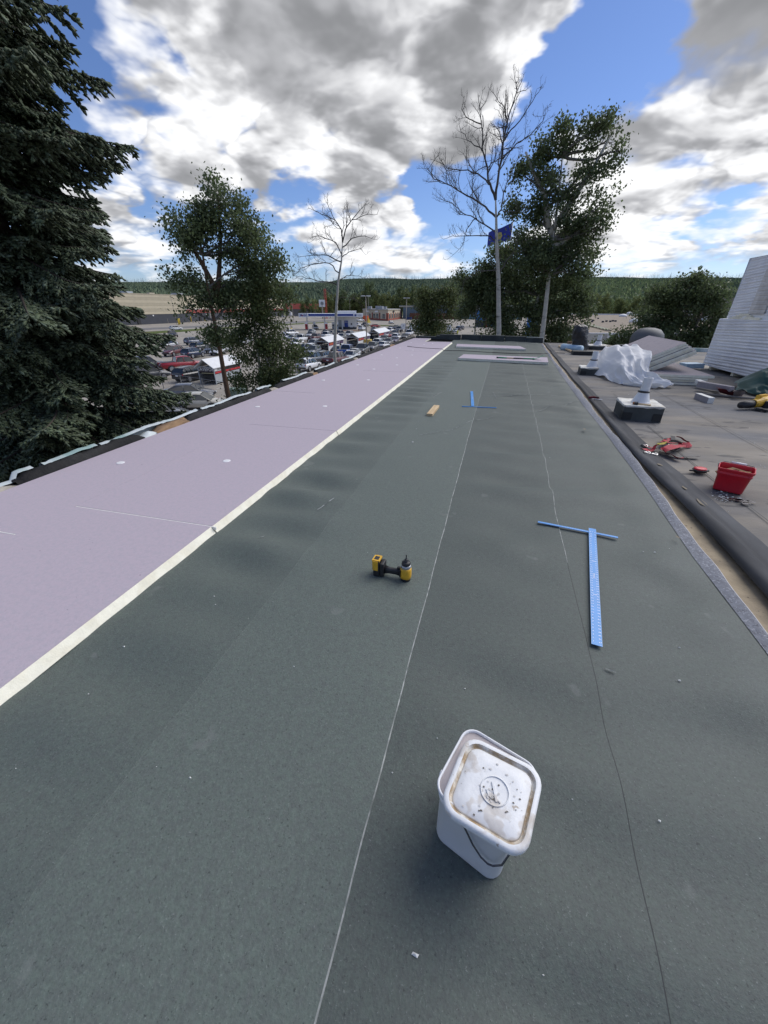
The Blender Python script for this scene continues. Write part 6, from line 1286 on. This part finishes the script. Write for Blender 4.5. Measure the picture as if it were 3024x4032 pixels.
wall_run(pC, pD, 6.7, 13.8, 2.0, beige, 'wall_panel'); wall_run(pC, pD, 4.7, 6.7, 2.3, redb, 'red_band'); wall_run(pC, pD, 0, 4.7, 1.9, char, 'charcoal_base'); wall_run(pC, pD, 6.7, 6.95, 2.5, sign_white, 'white_line'); wall_run(pC, pD, 13.8, 14.1, 2.3, beige_d, 'parapet_cap')
pE = (-250, 420, 0); wall_run((-206, 396, 0), (-150, 520, 0), 0, 6, 2, char, 'charcoal_base'); wall_run((-206, 396, 0), (-150, 520, 0), 6, 11, 2.2, redb, 'red_band')
m = MB(); m.prism([(-176.5, 122), (-300, 122), (-300, 395), (-206, 392), (-179, 213)], 12.2, 13.2); m.build('store_roof', grey_r, st)
for i in range(16):
    f = i/15; x = -190-16*f-8*rnd.random(); y = 140+235*f+rnd.uniform(-5, 5); bx('roof_unit', rnd.choice([grey_r, beige_d, cm_g]), (x, y, 14.2), (rnd.uniform(2, 5), rnd.uniform(2, 6), rnd.uniform(1.6, 3.2)), st)
m = MB(); m.box((0, 0, 0), (3.2, .3, 2.4)); m.build('window', glass, st, loc=(-202.0, 372, 11.2), rz=math.atan2(174.5, -26.5))
for (y, w, h_, mt) in ((150, 2, 2.6, trim), (178, 2, 2.6, trim), (198, 1.2, 2.3, beige_d), (232, 2.2, 2.6, trim), (252, 1.2, 1.4, sign_white)):
    x = -176.7+1.2 if y < 213 else -179.5-(y-213.5)*.152+1.25; bx('door', mt, (x, y, h_/2), (.3, w, h_), st, rz=0 if y < 213 else .15)
for (y) in (188, 204, 226, 240): x = -175.4 if y < 213 else -179.5-(y-213.5)*.152+1.3; bx('wall_lamp', sign_white, (x, y, 4.0), (.3, .8, .6), st)
yb_m = mat('bollard_yellow', (.62, .45, .04), .6, .1, 4); grn_b = mat('compactor_green', (.10, .16, .05), .7, .2, 2)
for i, (x, y) in enumerate([('a', ) and (735, 375), (890, 325), (965, 318), (1220, 305), (755, 362), (1232, 300)]):
    p = G(*zone('a', x, y), GZ); m = MB(); m.lathe([(.28, 0), (.28, 2.6), (.18, 2.8), (0, 2.82)], 10); tag(m.build('bollard', yb_m, smooth=True, loc=p), 'yellow bollard guarding the big store wall', 'bollard', 'bollards before the big store')
p = G(*zone('a', 905, 318), GZ); m = MB(); m.box((0, 0, 1.9), (3.2, 5, 3.6)); m.box((0, 0, 3.85), (3.4, 5.2, .3)); tag(m.build('waste_compactor', grn_b, loc=(p.x-1, p.y, GZ), bevel=.1), 'green waste compactor against the big store corner', 'compactor')
# white box van
t = empty('box_van', G(*zone('c', 1400, 215), GZ), RAD(110)); tag(t, 'white box van parked before the big store, left of the canopy', 'van'); bx('cargo_box', sign_white, (-1, 0, 2.3), (7, 2.6, 3.4), t, bevel=.08); bx('cab', sign_white, (3.4, 0, 1.5), (2.0, 2.3, 1.9), t, bevel=.2); bx('windscreen', glass, (4.1, 0, 1.95), (.7, 2.0, .8), t, bevel=.1)
for sx in (-3, 3.2):
    for sy in (-1.1, 1.1): m = MB(); m.tube([(sx, sy-.15, .5), (sx, sy+.15, .5)], .5, 14); m.build('wheel', tyre, t)
# petrol station
blue_f = mat('fascia_blue', (.010, .045, .27), .4, .05, 3); wh_f = mat('fascia_white', (.74, .75, .77), .45, .04, 3); red_f = mat('pump_red', (.50, .03, .03), .5, .1, 4); conc = mat('kerb_concrete', (.36, .33, .29), .9, .12, 1.2)
c0, c1 = D(1176, 1240, 170), D(1429, 1250, 168); c0.z = c1.z = 0; v = c1-c0; Lc = v.length; ang = math.atan2(v.y, v.x)
t = empty('petrol_canopy', (c0.x, c0.y, GZ), ang); tag(t, 'petrol station canopy with white and blue fascia over the fuel pumps', 'canopy')
bx('canopy_slab', wh_f, (Lc/2, 4, 5.15), (Lc, 8, 1.15), t, bevel=.03); bx('blue_band', blue_f, (Lc*.515, -.06, 5.25), (Lc*.73, .06, .72), t); bx('end_panel', wh_f, (1.7, -.08, 5.15), (3.5, .08, 1.5), t); bx('end_panel', wh_f, (Lc-1.9, -.08, 5.15), (3.7, .08, 1.25), t); words_on('Mobil', blue_f, t, (1.75, -.15, 5.15), 1.25, ext=.02, bold=.02); m = MB(); m.lathe([(.22, 0), (.22, .05), (.12, .05), (.12, 0)], 16); o = m.build('red_letter', red_f, t); o.location = (1.38, -.17, 5.02); o.rotation_euler = (math.pi/2, 0, 0)
bx('emblem', blue_f, (Lc-2.9, -.14, 5.15), (.75, .04, .65), t); words_on('LIMA', cm_g, t, (Lc-1.3, -.14, 5.15), .7, ext=.01)
for x in (2.5, 9.5, 16.5): bx('column', wh_f, (x, 4, 2.3), (.45, .45, 4.6), t)
cut = lambda x, y: Vector((c0.x, c0.y, GZ))+Vector((math.cos(ang), math.sin(ang), 0))*x+Vector((-math.sin(ang), math.cos(ang), 0))*y
for i, (x, y) in enumerate(((2.4, 1.2), (5.2, 4.6), (10.3, 1.4), (12.8, 4.4), (14.6, 1.5))):
    q = empty('fuel_pump', cut(x, y), ang); tag(q, ['red fronted fuel pump at the left end of the canopy', 'grey fuel pump near the silver crossover', 'red fronted fuel pump mid canopy', 'grey fuel pump behind the slim bare trunk', 'grey fuel pump nearest the kiosk'][i], 'fuel pump', 'fuel pumps under the canopy')
    bx('cabinet', cm_g if i in (1, 3, 4) else red_f, (0, 0, 1.0), (.9, .6, 2.0), q, bevel=.04); bx('screen', trim, (0, -.31, 1.4), (.6, .04, .5), q); bx('top_sign', wh_f, (0, 0, 2.35), (1.1, .25, .6), q); m = MB(); m.tube([(.5, 0, 1.6), (.7, 0, 1.2), (.62, 0, .5), (.5, 0, 1.0)], .04, 5); m.build('hose', trim, q); bx('island', conc, (0, 0, .08), (2.2, 1.1, .16), q)
ik = D(1367, 1295, 173); t = empty('kiosk', (ik.x, ik.y, GZ), RAD(20)); tag(t, 'small white petrol kiosk with blue poster under the canopy end', 'building')
bx('wall', wh_f, (0, 2.5, 3.2), (7.8, 5, 6.4), t); bx('dark_base', char, (0, -.04, .45), (7.7, .1, .9), t); bx('roof', sign_white, (0, 2.4, 6.5), (8.0, 5.4, .25), t); bx('blue_poster', blue_f, (-.3, -.06, 1.9), (1.5, .06, 2.5), t); bx('poster', cm_g, (-2.6, -.06, 2.0), (1.7, .06, 2.7), t); bx('poster', sign_white, (1.8, -.06, 1.9), (1.3, .08, 2.4), t); bx('poster', sign_white, (3.3, -.06, 2.0), (.5, .08, 2.6), t); bx('door_frame', trim, (1.8, -.1, 1.9), (.5, .06, .6), t); words_on('Mobil', wh_f, t, (-.3, -.12, 2.6), .55, ext=.01)
p = G(*zone('d', 1400, 130), GZ); m = MB(); m.box((0, 0, .09), (11, 1.6, .18)); tag(m.build('kerb_island', mat('brick_kerb', (.34, .16, .09), .9, .15, 2), loc=(p.x+1, p.y-3, GZ), rz=RAD(12)), 'low reddish kerb island before the kiosk', 'kerb')
# pylon signs and lamps
pole_s = mat('lamp_pole', (.30, .26, .22), .6, .1, 3)
def lamp_post(pos, h, label, arms=1, base=True):
    p = G(*zone(*pos), GZ) if isinstance(pos[0], str) else Vector(pos); t = empty('street_lamp', p); tag(t, label, 'lamp post'); m = MB(); m.tube([(0, 0, 0), (0, 0, h)], [.13, .08], 8); m.build('pole', pole_s, t, smooth=True)
    m = MB(); az_ = math.atan2(p.y, p.x)-math.pi/2
    for s in ((-1, 1) if arms == 2 else (1,)): m.box((s*.55*math.cos(az_), s*.55*math.sin(az_), h), (.9, .4, .16), rz=az_)
    m.build('lamp_head', sign_white, t)
    if base: m = MB(); m.lathe([(.34, 0), (.34, .95), (.2, 1.0), (0, 1.0)], 12); m.build('yellow_base', yb_m, t, smooth=True)
lamp_post(('d', 107, 140), 11.6, 'brown lamp post with yellow foot left of the petrol canopy'); lamp_post(('e', 395, 695), 10.0, 'lamp post rising from behind the roof edge by the yellow block', 2); lamp_post(('e', 1335, 375), 10.4, 'lamp post in the far row left of the white notice boards', 2)
lamp_post((-160, 186, GZ), 13.5, 'pale lamp post before the beige store wall beside the spruce', 1, False); lamp_post((-190, 258, GZ), 15, 'lamp post before the red band left of the brown trunk', 1, False); lamp_post((-84, 279, GZ), 14, 'tall white mast beside the brick fronted shop', 1, False); lamp_post(('a', 1425, 760), 9.5, 'lamp post with yellow foot hidden by the brown trunk')
lamp_post((-115, 330, GZ), 13, 'lamp post beyond the canopy left of the brick fronted shop', 1, False); lamp_post((-122, 243, GZ), 12, 'slim lamp post behind the left end of the canopy', 1, False)
b0 = D(*zone('t', 1138, 1000), 320); b0.z = GZ; t = empty('pylon_sign', b0); tag(t, 'white square pylon sign with grey emblem behind the canopy', 'sign'); bx('post', pole_s, (0, 0, 4.5), (.7, .7, 9), t); bx('sign_panel', wh_f, (0, 0, 10.3), (4.3, .6, 4.6), t, rz=RAD(25))
m = MB(); m.lathe([(1.2, 0), (1.2, .2), (.85, .2), (.85, 0)], 20); m.tube([(-.6, 0, .15), (0, 1., .15), (.6, 0, .15)], .2, 6); o = m.build('emblem', cm_g, t); o.location = (.35, -.6, 10.3); o.rotation_euler = (math.pi/2, 0, RAD(25))
b0 = D(*zone('t', 1160, 990), 330); b0.z = GZ; t = empty('red_mast', b0); tag(t, 'tall red lattice mast rising behind the pylon sign', 'mast'); m = MB()
for (x, y) in ((-.6, -.6), (.6, -.6), (.6, .6), (-.6, .6)): m.tube([(x, y, 0), (x, y, 20)], .10, 4)
for i in range(10): m.tube([(-.6, -.6, i*2), (.6, -.6, i*2+2)], .08, 4); m.tube([(.6, -.6, i*2), (.6, .6, i*2+2)], .08, 4)
m.build('lattice', red_f, t)
# brick fronted shop
shop = mat('shop_cream', (.52, .45, .34), .85, .08, .6); brick = mat('shop_brick', (.28, .075, .05), .9, .15, 1.5); win_m = mat('shop_window', (.09, .12, .13), .15, .2, 1, spec=.7)
cx = G(1100+1012/2.37, 1050+506/2.37, GZ); dl = (G(1100+820/2.37, 1050+490/2.37, GZ)-cx); dl = Vector((dl.x, dl.y, 0)); dr_ = Vector((-4.1, 68.8, 0)); 
t = empty('brick_shop', (cx.x, cx.y, GZ)); tag(t, 'low cream shop with red brick pillars and windows beyond the kiosk', 'building')
def face(v, L, cols, nm):
    a = math.atan2(v.y, v.x); u = v.normalized()
    def put(name, mt, s, z, w, hh, out):
        n = Vector((u.y, -u.x, 0));  n = n if n.dot(Vector((-cx.x, -cx.y, 0))) > 0 else -n
        c = u*s+n*out; return bx(name, mt, (c.x, c.y, z), (w, .3, hh), t, rz=a)
    for (k, s, z, w, hh) in cols: put(k, {'pillar': brick, 'brick_base': brick, 'window': win_m, 'sign_board': sign_white, 'dark_sign': trim, 'cornice': beige_d, 'door': brick, 'fascia': shop}[k], s, z, w, hh, {'window': .05, 'pillar': .14, 'brick_base': .12, 'sign_board': .22, 'dark_sign': .22, 'cornice': .25, 'door': .1, 'fascia': .08}[k])
Ld, Lr = 52., 58.
m = MB(); ud, ur = dl.normalized()*Ld, dr_.normalized()*Lr; q = [Vector((0, 0, 0)), ud, ud+ur, ur]; m.prism([(p.x, p.y) for p in q], 0, 6.3); m.build('wall', shop, t); m = MB(); m.prism([(p.x*1.01, p.y*1.01) for p in q], 6.35, 6.75); m.build('roof', grey_r, t)
face(dl, Ld, [('pillar', 1.2, 2.3, 2.2, 4.5), ('pillar', 15, 2.3, 1.6, 4.5), ('pillar', 30, 2.3, 1.6, 4.5), ('pillar', 44, 2.3, 1.6, 4.5), ('brick_base', Ld/2, .45, Ld, .9), ('window', 7.5, 2.5, 4.2, 2.7), ('window', 20, 2.5, 4, 2.7), ('window', 26, 2.5, 3.6, 2.7), ('window', 36, 2.5, 4, 2.7), ('sign_board', 21, 5.2, 7, 1.0), ('sign_board', 40, 5.2, 7, .9), ('cornice', Ld/2, 6.2, Ld, .35)], 'l')
face(dr_, Lr, [('pillar', 1.2, 2.3, 2.2, 4.5)]+[('pillar', 1+9.5*i, 2.3, 1.6, 4.5) for i in range(1, 7)]+[('brick_base', Lr/2, .5, Lr, 1.), ('dark_sign', 20, 5.2, 6, 1.2), ('cornice', Lr/2, 6.2, Lr, .35)]+[('window', 6+9.5*i, 2.5, 3, 2.7) for i in range(6)], 'r')
for (x, y, s) in ((8, 12, 2.2), (-6, 20, 1.6), (-14, 16, 2.5), (-30, 22, 2)): bx('roof_unit', grey_r, (ud.x*.1-3+x*.0-abs(x)*.5, y+8, 7.5), (s*1.4, s, s*.9), t)
# hall and fence beyond, blue climbing tower
hallm = mat('hall_blue_grey', (.13, .18, .22), .8, .1, .4); hall2 = mat('hall_mural', (.10, .17, .20), .8, .4, .2, col2=(.28, .36, .40)); fence_m = mat('brown_fence', (.13, .055, .03), .9, .2, 1)
t = empty('blue_grey_hall', (-43, 330, GZ)); tag(t, 'long blue grey hall right of the brick fronted shop behind the poplars', 'building'); bx('wall', hallm, (-6, 0, 4), (40, 20, 8), t); bx('wall', hall2, (38, 0, 4.2), (46, 20, 8.4), t); bx('roof', grey_r, (16, 0, 8.6), (90, 21, .5), t); bx('roof_fascia', beige_d, (16, -10.4, 8.1), (90, .4, .5), t)
t = empty('wooden_fence', (-58, 313, GZ)); tag(t, 'brown board fence before the blue grey hall', 'fence')
pme = None
for i in range(40):
    if pme is None: o = bx('fence_board', fence_m, (i*.92-4, 0, 2.0), (.86, .12, 4.0), t); pme = o.data
    else: o = bpy.data.objects.new('fence_board', pme); COL.objects.link(o); o.parent = t; o.location = (i*.92-4, (i % 2)*.05, 2.0)
for i, x in enumerate((0, 3.2)):
    p = G(*zone('f', 15+x*14, 245), GZ); t = empty('waste_bin', (p.x, p.y, GZ), .1); tag(t, ['left of two blue waste bins before the brown fence', 'right of two blue waste bins before the brown fence'][i], 'waste bin'); bx('bin_body', mat('bin_blue', (.015, .04, .16), .6, .1, 3), (0, 0, .8), (2.4, 1.8, 1.6), t, bevel=.05); bx('bin_lid', trim, (0, 0, 1.7), (2.5, 1.9, .2), t)
tb = mat('tower_blue', (.03, .16, .42), .5, .1, 2)
p = Vector((-6.4, 200, GZ)); t = empty('blue_tower', p, RAD(4)); tag(t, 'bright blue clad tower and box behind the bare white trunk', 'building'); bx('box_wall', tb, (0, 0, 4.8), (5.5, 5, 4.4), t); bx('base', char, (0, 0, 1.3), (5.4, 4.8, 2.6), t); bx('tower_wall', tb, (5.6, 1, 7.5), (6.2, 5, 15), t); bx('rim', sign_white, (0, 0, 7.1), (5.7, 5.2, .3), t); bx('red_cap', mat('tower_red', (.36, .10, .06), .7, .1, 3), (4.6, 1, 15.6), (3.8, 5.2, 1.6), t); m = MB(); m.tube([(2.2, -2.8, 0), (2.2, -2.8, 15)], .35, 6); m.build('red_post', red_f, t)
p = D(2095, 1290, 120); t = empty('blue_tower', (p.x, p.y, GZ)); tag(t, 'blue panel structure low between the two aspen trunks right of centre', 'building'); bx('wall', tb, (0, 0, 4), (3.0, 3, 8), t); bx('roof', sign_white, (0, 0, 8.1), (3.2, 3.2, .25), t)
# white notice boards, yellow block, orange bin
for i, pos in enumerate((('e', 1275, 345), ('e', 1460, 330), ('e', 1640, 330), ('f', 320, 500), ('f', 685, 512), ('f', 555, 512))):
    p = G(*zone(*pos), GZ); t = empty('notice_board', p, RAD(8)); tag(t, ['white notice board left of the lamp post in the far row', 'white notice board before the white van', 'white notice board at the slate pickup', 'white notice board under the olive poplar', 'lone white notice board before the light grey car', 'white notice board low behind the end parapet'][i], 'sign', 'white notice boards')
    bx('panel', sign_white, (0, 0, 2.35), (1.3, .1, 1.7), t); bx('post', cm_g, (-.5, 0, .75), (.08, .08, 1.5), t); bx('post', cm_g, (.5, 0, .75), (.08, .08, 1.5), t); bx('printed_mark', cm_g, (0, -.056, 2.5), (.35, .01, .35), t)
p = G(*zone('e', 395, 600), GZ); tag(bx('concrete_block', mat('block_yellow', (.55, .42, .12), .8, .15, 2), (p.x, p.y, GZ+.6), (2.2, 1.4, 1.2), bevel=.05), 'yellow concrete block at the foot of the lamp post', 'barrier')
p = G(*zone('e', 370, 35), GZ); tag(bx('orange_bin', mat('bin_orange', (.55, .10, .03), .7, .1, 2), (p.x, p.y, GZ+1.6), (3.0, 2.4, 3.2), bevel=.06), 'orange bin beside the white pickup behind the kiosk', 'bin')
p = G(*zone('e', 440, 65), GZ); m = MB(); m.lathe([(1.3, 0), (.5, 1.6), (.1, 2.6), (0, 2.6)], 4); tag(m.build('yellow_cone', yb_m, loc=p), 'pale yellow cone shaped marker right of the orange bin', 'marker')
# gravel roof, skylights and corrugated eave beyond; a house
grv = mat('gravel_roof', (.27, .22, .165), .95, .18, 1.5, col2=(.22, .18, .13), bump=.3, bscale=8, speck=((.14, .12, .1), .7, .66, .5))
ZR = -2.2
t = empty('gravel_roof_building', (0, 0, 0)); tag(t, 'long low building with tan gravel roof and white edge beyond the old roof', 'building')
poly = [tuple(G(u_, v_, ZR)[:2]) for u_, v_ in ((2185, 1326), (2900, 1326), (3010, 1247), (2225, 1238))]
m = MB(); m.prism(poly, GZ, ZR-.3); m.build('wall', beige_d, t); m = MB(); m.sheet(poly, ZR); m.build('roof', grv, t)
m = MB()
for a, b in zip(poly, poly[1:]+poly[:1]): a_, b_ = Vector((*a, ZR+.15)), Vector((*b, ZR+.15)); v = b_-a_; m.box((a_+b_)/2, (v.length, .5, .7), rz=math.atan2(v.y, v.x))
m.build('white_edge', sign_white, t)
for (u, v_) in ((2452, 1247), (2502, 1270), (2478, 1236)): p = G(u, v_, ZR); m = MB(); m.lathe([(1.7, 0), (1.6, .5), (1.1, .9), (0, 1.1)], 12); m.build('skylight', sign_white, t, smooth=True, loc=p)
for i in range(14): p = G(2235+i*15+rnd.uniform(-9, 9), 1256+rnd.uniform(-2, 14), ZR); bx('roof_vent', char, (p.x, p.y, ZR+.2), (.5, .5, .4), t)
a, b = G(2300, 1279, ZR), G(2395, 1304, ZR); m = MB(); m.tube([a+Vector((0, 0, .2)), b+Vector((0, 0, .2))], .22, 5); m.build('yellow_pipe', yel_bar, t)
for i in range(9): p = a.lerp(b, i/8); bx('pipe_block', beige_d, (p.x, p.y, ZR+.12), (.9, .5, .3), t)
corr = mat('corrugated', (.45, .46, .47), .5, .08, 3, metal=.2); t = empty('corrugated_shed', (0, 0, 0)); tag(t, 'pale corrugated shed roof just right of the rubbish bag', 'building')
P = []
a, b = D(2295, 1318, 58), D(2400, 1318, 58); 
for i in range(61):
    q = a.lerp(b, i/60); zz = .12*(1 if i % 2 else -1); P.append([(q.x, q.y, -2.6+zz), (q.x+1.5, q.y+7, -1.7+zz)])
m = MB(); m.grid(P); m.build('roof', corr, t); m = MB(); m.prism([(P[0][0][0], P[0][0][1]+.4), (P[-1][0][0], P[-1][0][1]+.4), (P[-1][1][0], P[-1][1][1]), (P[0][1][0], P[0][1][1])], GZ, -2.75); m.build('wall', sign_white, t)
hp_ = D(2808, 1238, 150); t = empty('house', (hp_.x, hp_.y, GZ), RAD(-25)); tag(t, 'small house with dark hipped roof among trees left of the wrapped bundle', 'house'); zb = hp_.z-GZ
bx('wall', mat('house_wall', (.30, .24, .20), .9, .1, 1), (0, 0, zb/2+.2), (16, 9, zb+.8), t); m = MB(); hz = zb+.6; m.loft([[(-9, -5.4, hz), (9, -5.4, hz), (9, 5.4, hz), (-9, 5.4, hz)], [(-4, -.2, hz+3.4), (4, -.2, hz+3.4), (4, .2, hz+3.4), (-4, .2, hz+3.4)]]); m.build('roof', mat('house_roof', (.035, .037, .042), .8, .15, 1), t)
for x in (-4.5, -1.5, 3.5): bx('window', sign_white if x < 2 else win_m, (x, -4.56, zb-.6), (1.5, .1, 1.8), t)
bx('fascia', sign_white, (0, -5.4, hz), (18, .12, .3), t)
for i, (u, d_, hh) in enumerate(((1700, 430, 9), (1785, 410, 12))):
    p = D(u, 1190, d_); t = empty('house', (p.x, p.y, GZ), RAD(20*i)); tag(t, ['white house among trees left of the bare white trunk', 'tall white house seen through the aspen limbs', 'pale house in the trees beyond the gravel roof'][i], 'house'); bx('wall', sign_white, (0, 0, hh/2), (11, 9, hh), t); m = MB(); m.loft([[(-6, -5, hh), (6, -5, hh), (6, 5, hh), (-6, 5, hh)], [(-5.8, -.1, hh+3), (5.8, -.1, hh+3), (5.8, .1, hh+3), (-5.8, .1, hh+3)]]); m.build('roof', grey_r, t)
    for x in (-3, 0, 3): bx('window', win_m, (x, -4.55, hh*.6), (1.4, .1, 1.6), t)
# flag pole behind the bare tree
p = D(1965, 1300, 70); t = empty('flagpole', (p.x, p.y, GZ)); tag(t, 'white flagpole hidden behind the bare white trunk', 'flagpole'); m = MB(); m.tube([(0, 0, 0), (0, 0, 19)], [.1, .05], 8); m.build('pole', sign_white, t, smooth=True); topz = D(1958, 880, 70).z
flag_b = mat('flag_blue', (.018, .03, .22), .7, .1, 2, trans=.2); flag_y = mat('flag_emblem', (.4, .33, .12), .7, .1, 2)
def flag(z, w, h_, mt, label, em):
    P = []
    for i in range(13):
        s = i/12; P.append([(p.x-s*w*.96, p.y+.35*math.sin(s*7)*s, z-k/6*h_-s*.30*w*(1-.25*k/6)+.05*math.sin(s*9)) for k in range(7)])
    mm = MB(); mm.grid(P); o = mm.build('flag', mt, smooth=True); tag(o, label, 'flag')
    if em:
        mm = MB(); c = P[6][3]; mm.add([(c[0]+.38*math.cos(k*1.047), c[1]-.12, c[2]+.5*math.sin(k*1.047)) for k in range(6)], [(0, 1, 2, 3, 4, 5)]); mm.build('emblem', flag_y, o)
flag(topz, 3.4, 2.0, flag_b, 'blue flag with pale emblem flying left of the bare white trunk', True); flag(topz-2.6, 1.6, 1.5, mat('flag_red', (.40, .03, .05), .7, .1, 2), 'red flag corner below the blue flag', False)
# chain link fence by the near cars
t = empty('chain_link_fence', (0, 0, 0)); tag(t, 'chain link fence with grey posts behind the pale gold sedan', 'fence'); fg = mat('fence_steel', (.20, .20, .20), .5, .1, 5, metal=.4)
f0, f1 = Vector((-42, 38.6, GZ)), Vector((-20.5, 31.4, GZ))
for i in range(7): q = f0.lerp(f1, i/6); m = MB(); m.tube([(0, 0, 0), (0, 0, 1.75)], .045, 6); m.build('fence_post', fg, t, loc=q)
m = MB(); m.tube([f0+Vector((0, 0, 1.7)), f1+Vector((0, 0, 1.7))], .022, 5); m.build('top_rail', fg, t)
V = []; Lf = (f1-f0).length; u = (f1-f0).normalized(); n = int(Lf/.14)
for i in range(n):
    for s in (-1, 1):
        a = f0+u*(i*.14); b = a+u*(s*1.6*.6); b.z += 1.6
        if 0 <= (b-f0).dot(u) <= Lf: w_ = u*.004; V += [tuple(a-w_), tuple(a+w_), tuple(b+w_), tuple(b-w_)]
o = np_mesh('wire_mesh', np.array(V), 4, fg, t); o['kind'] = 'stuff'
p = G(*zone('b', 1500, 640), GZ); tag(bx('utility_box', mat('box_green', (.16, .22, .18), .6, .1, 3), (-21.6, 30.6, GZ+1.0), (1.6, 1.0, 1.3), rz=.3, bevel=.03), 'pale green utility box behind the roof edge right of the brown trunk', 'utility box')
# belt of countable trees behind the shops
def far_proto(name, seed, mt, w, h_, n=1900):
    st_ = rng.bit_generator.state; t = empty(name); r_ = random.Random(seed); m = MB(); m.tube([(0, 0, 0), (.2, 0, h_*.5), (0, 0, h_*.9)], [.35, .22, .05], 6); m.build('trunk', bark_grey, t)
    bl = []
    for i in range(11): f = i/10; z = h_*(.22+.7*f); ww = w*(.6+.75*math.sin(math.pi*min(1, .22+f*.72)))*.72; bl.append((r_.uniform(-1, 1)*ww*.6, r_.uniform(-1, 1)*ww*.6, z, ww*.7, ww*.7, h_*.11))
    C = blob_points(bl, n); np_mesh('crown', leaf_quads(C, .42), 4, mt, t, mi=(rng.random(n) > .7).astype(int)); return t
FP = [far_proto('poplar_tree', 1, [leaf_far2, leaf_far], 4.5, 20), far_proto('poplar_tree', 2, [leaf_far, leaf_far2], 5.5, 18), far_proto('poplar_tree', 3, [leaf_far, leaf_a], 5, 24)]
first = [True]*3
FT = []
for (u0, u1, n, d0, d1, s0, s1, grp) in ((1290, 1420, 7, 345, 380, .7, .95, 0), (1420, 1640, 13, 350, 400, .85, 1.15, 0), (1180, 1290, 5, 420, 460, .6, .8, 1), (1640, 1900, 12, 360, 420, .8, 1.1, 2), (2290, 2860, 22, 265, 330, .45, .75, 3), (2250, 3000, 16, 340, 420, .6, .9, 3), (2700, 3000, 6, 150, 190, .4, .55, 4)):
    for i in range(n):
        u = u0+(u1-u0)*(i+rnd.random()*.8)/n; d_ = rnd.uniform(d0, d1); k = rnd.randrange(3); p = D(u, 1208, d_)
        o = FP[k] if first[k] else copy_tree(FP[k]); first[k] = False; s = rnd.uniform(s0, s1); o.location = (p.x, p.y, GZ); o.scale = (s*rnd.uniform(.8, 1.2), s*rnd.uniform(.8, 1.2), s); o.rotation_euler = (0, 0, rnd.random()*6)
        tag(o, ['green poplar in the row behind the brick fronted shop', 'green tree behind the end of the big store', 'tree behind the blue grey hall and aspens', 'tree in the belt beyond the tan gravel roof', 'tree beside the house left of the wrapped bundle'][grp], 'tree', ['trees behind the brick fronted shop', 'trees behind the big store', 'trees behind the blue grey hall', 'trees beyond the gravel roof', 'trees by the house'][grp])
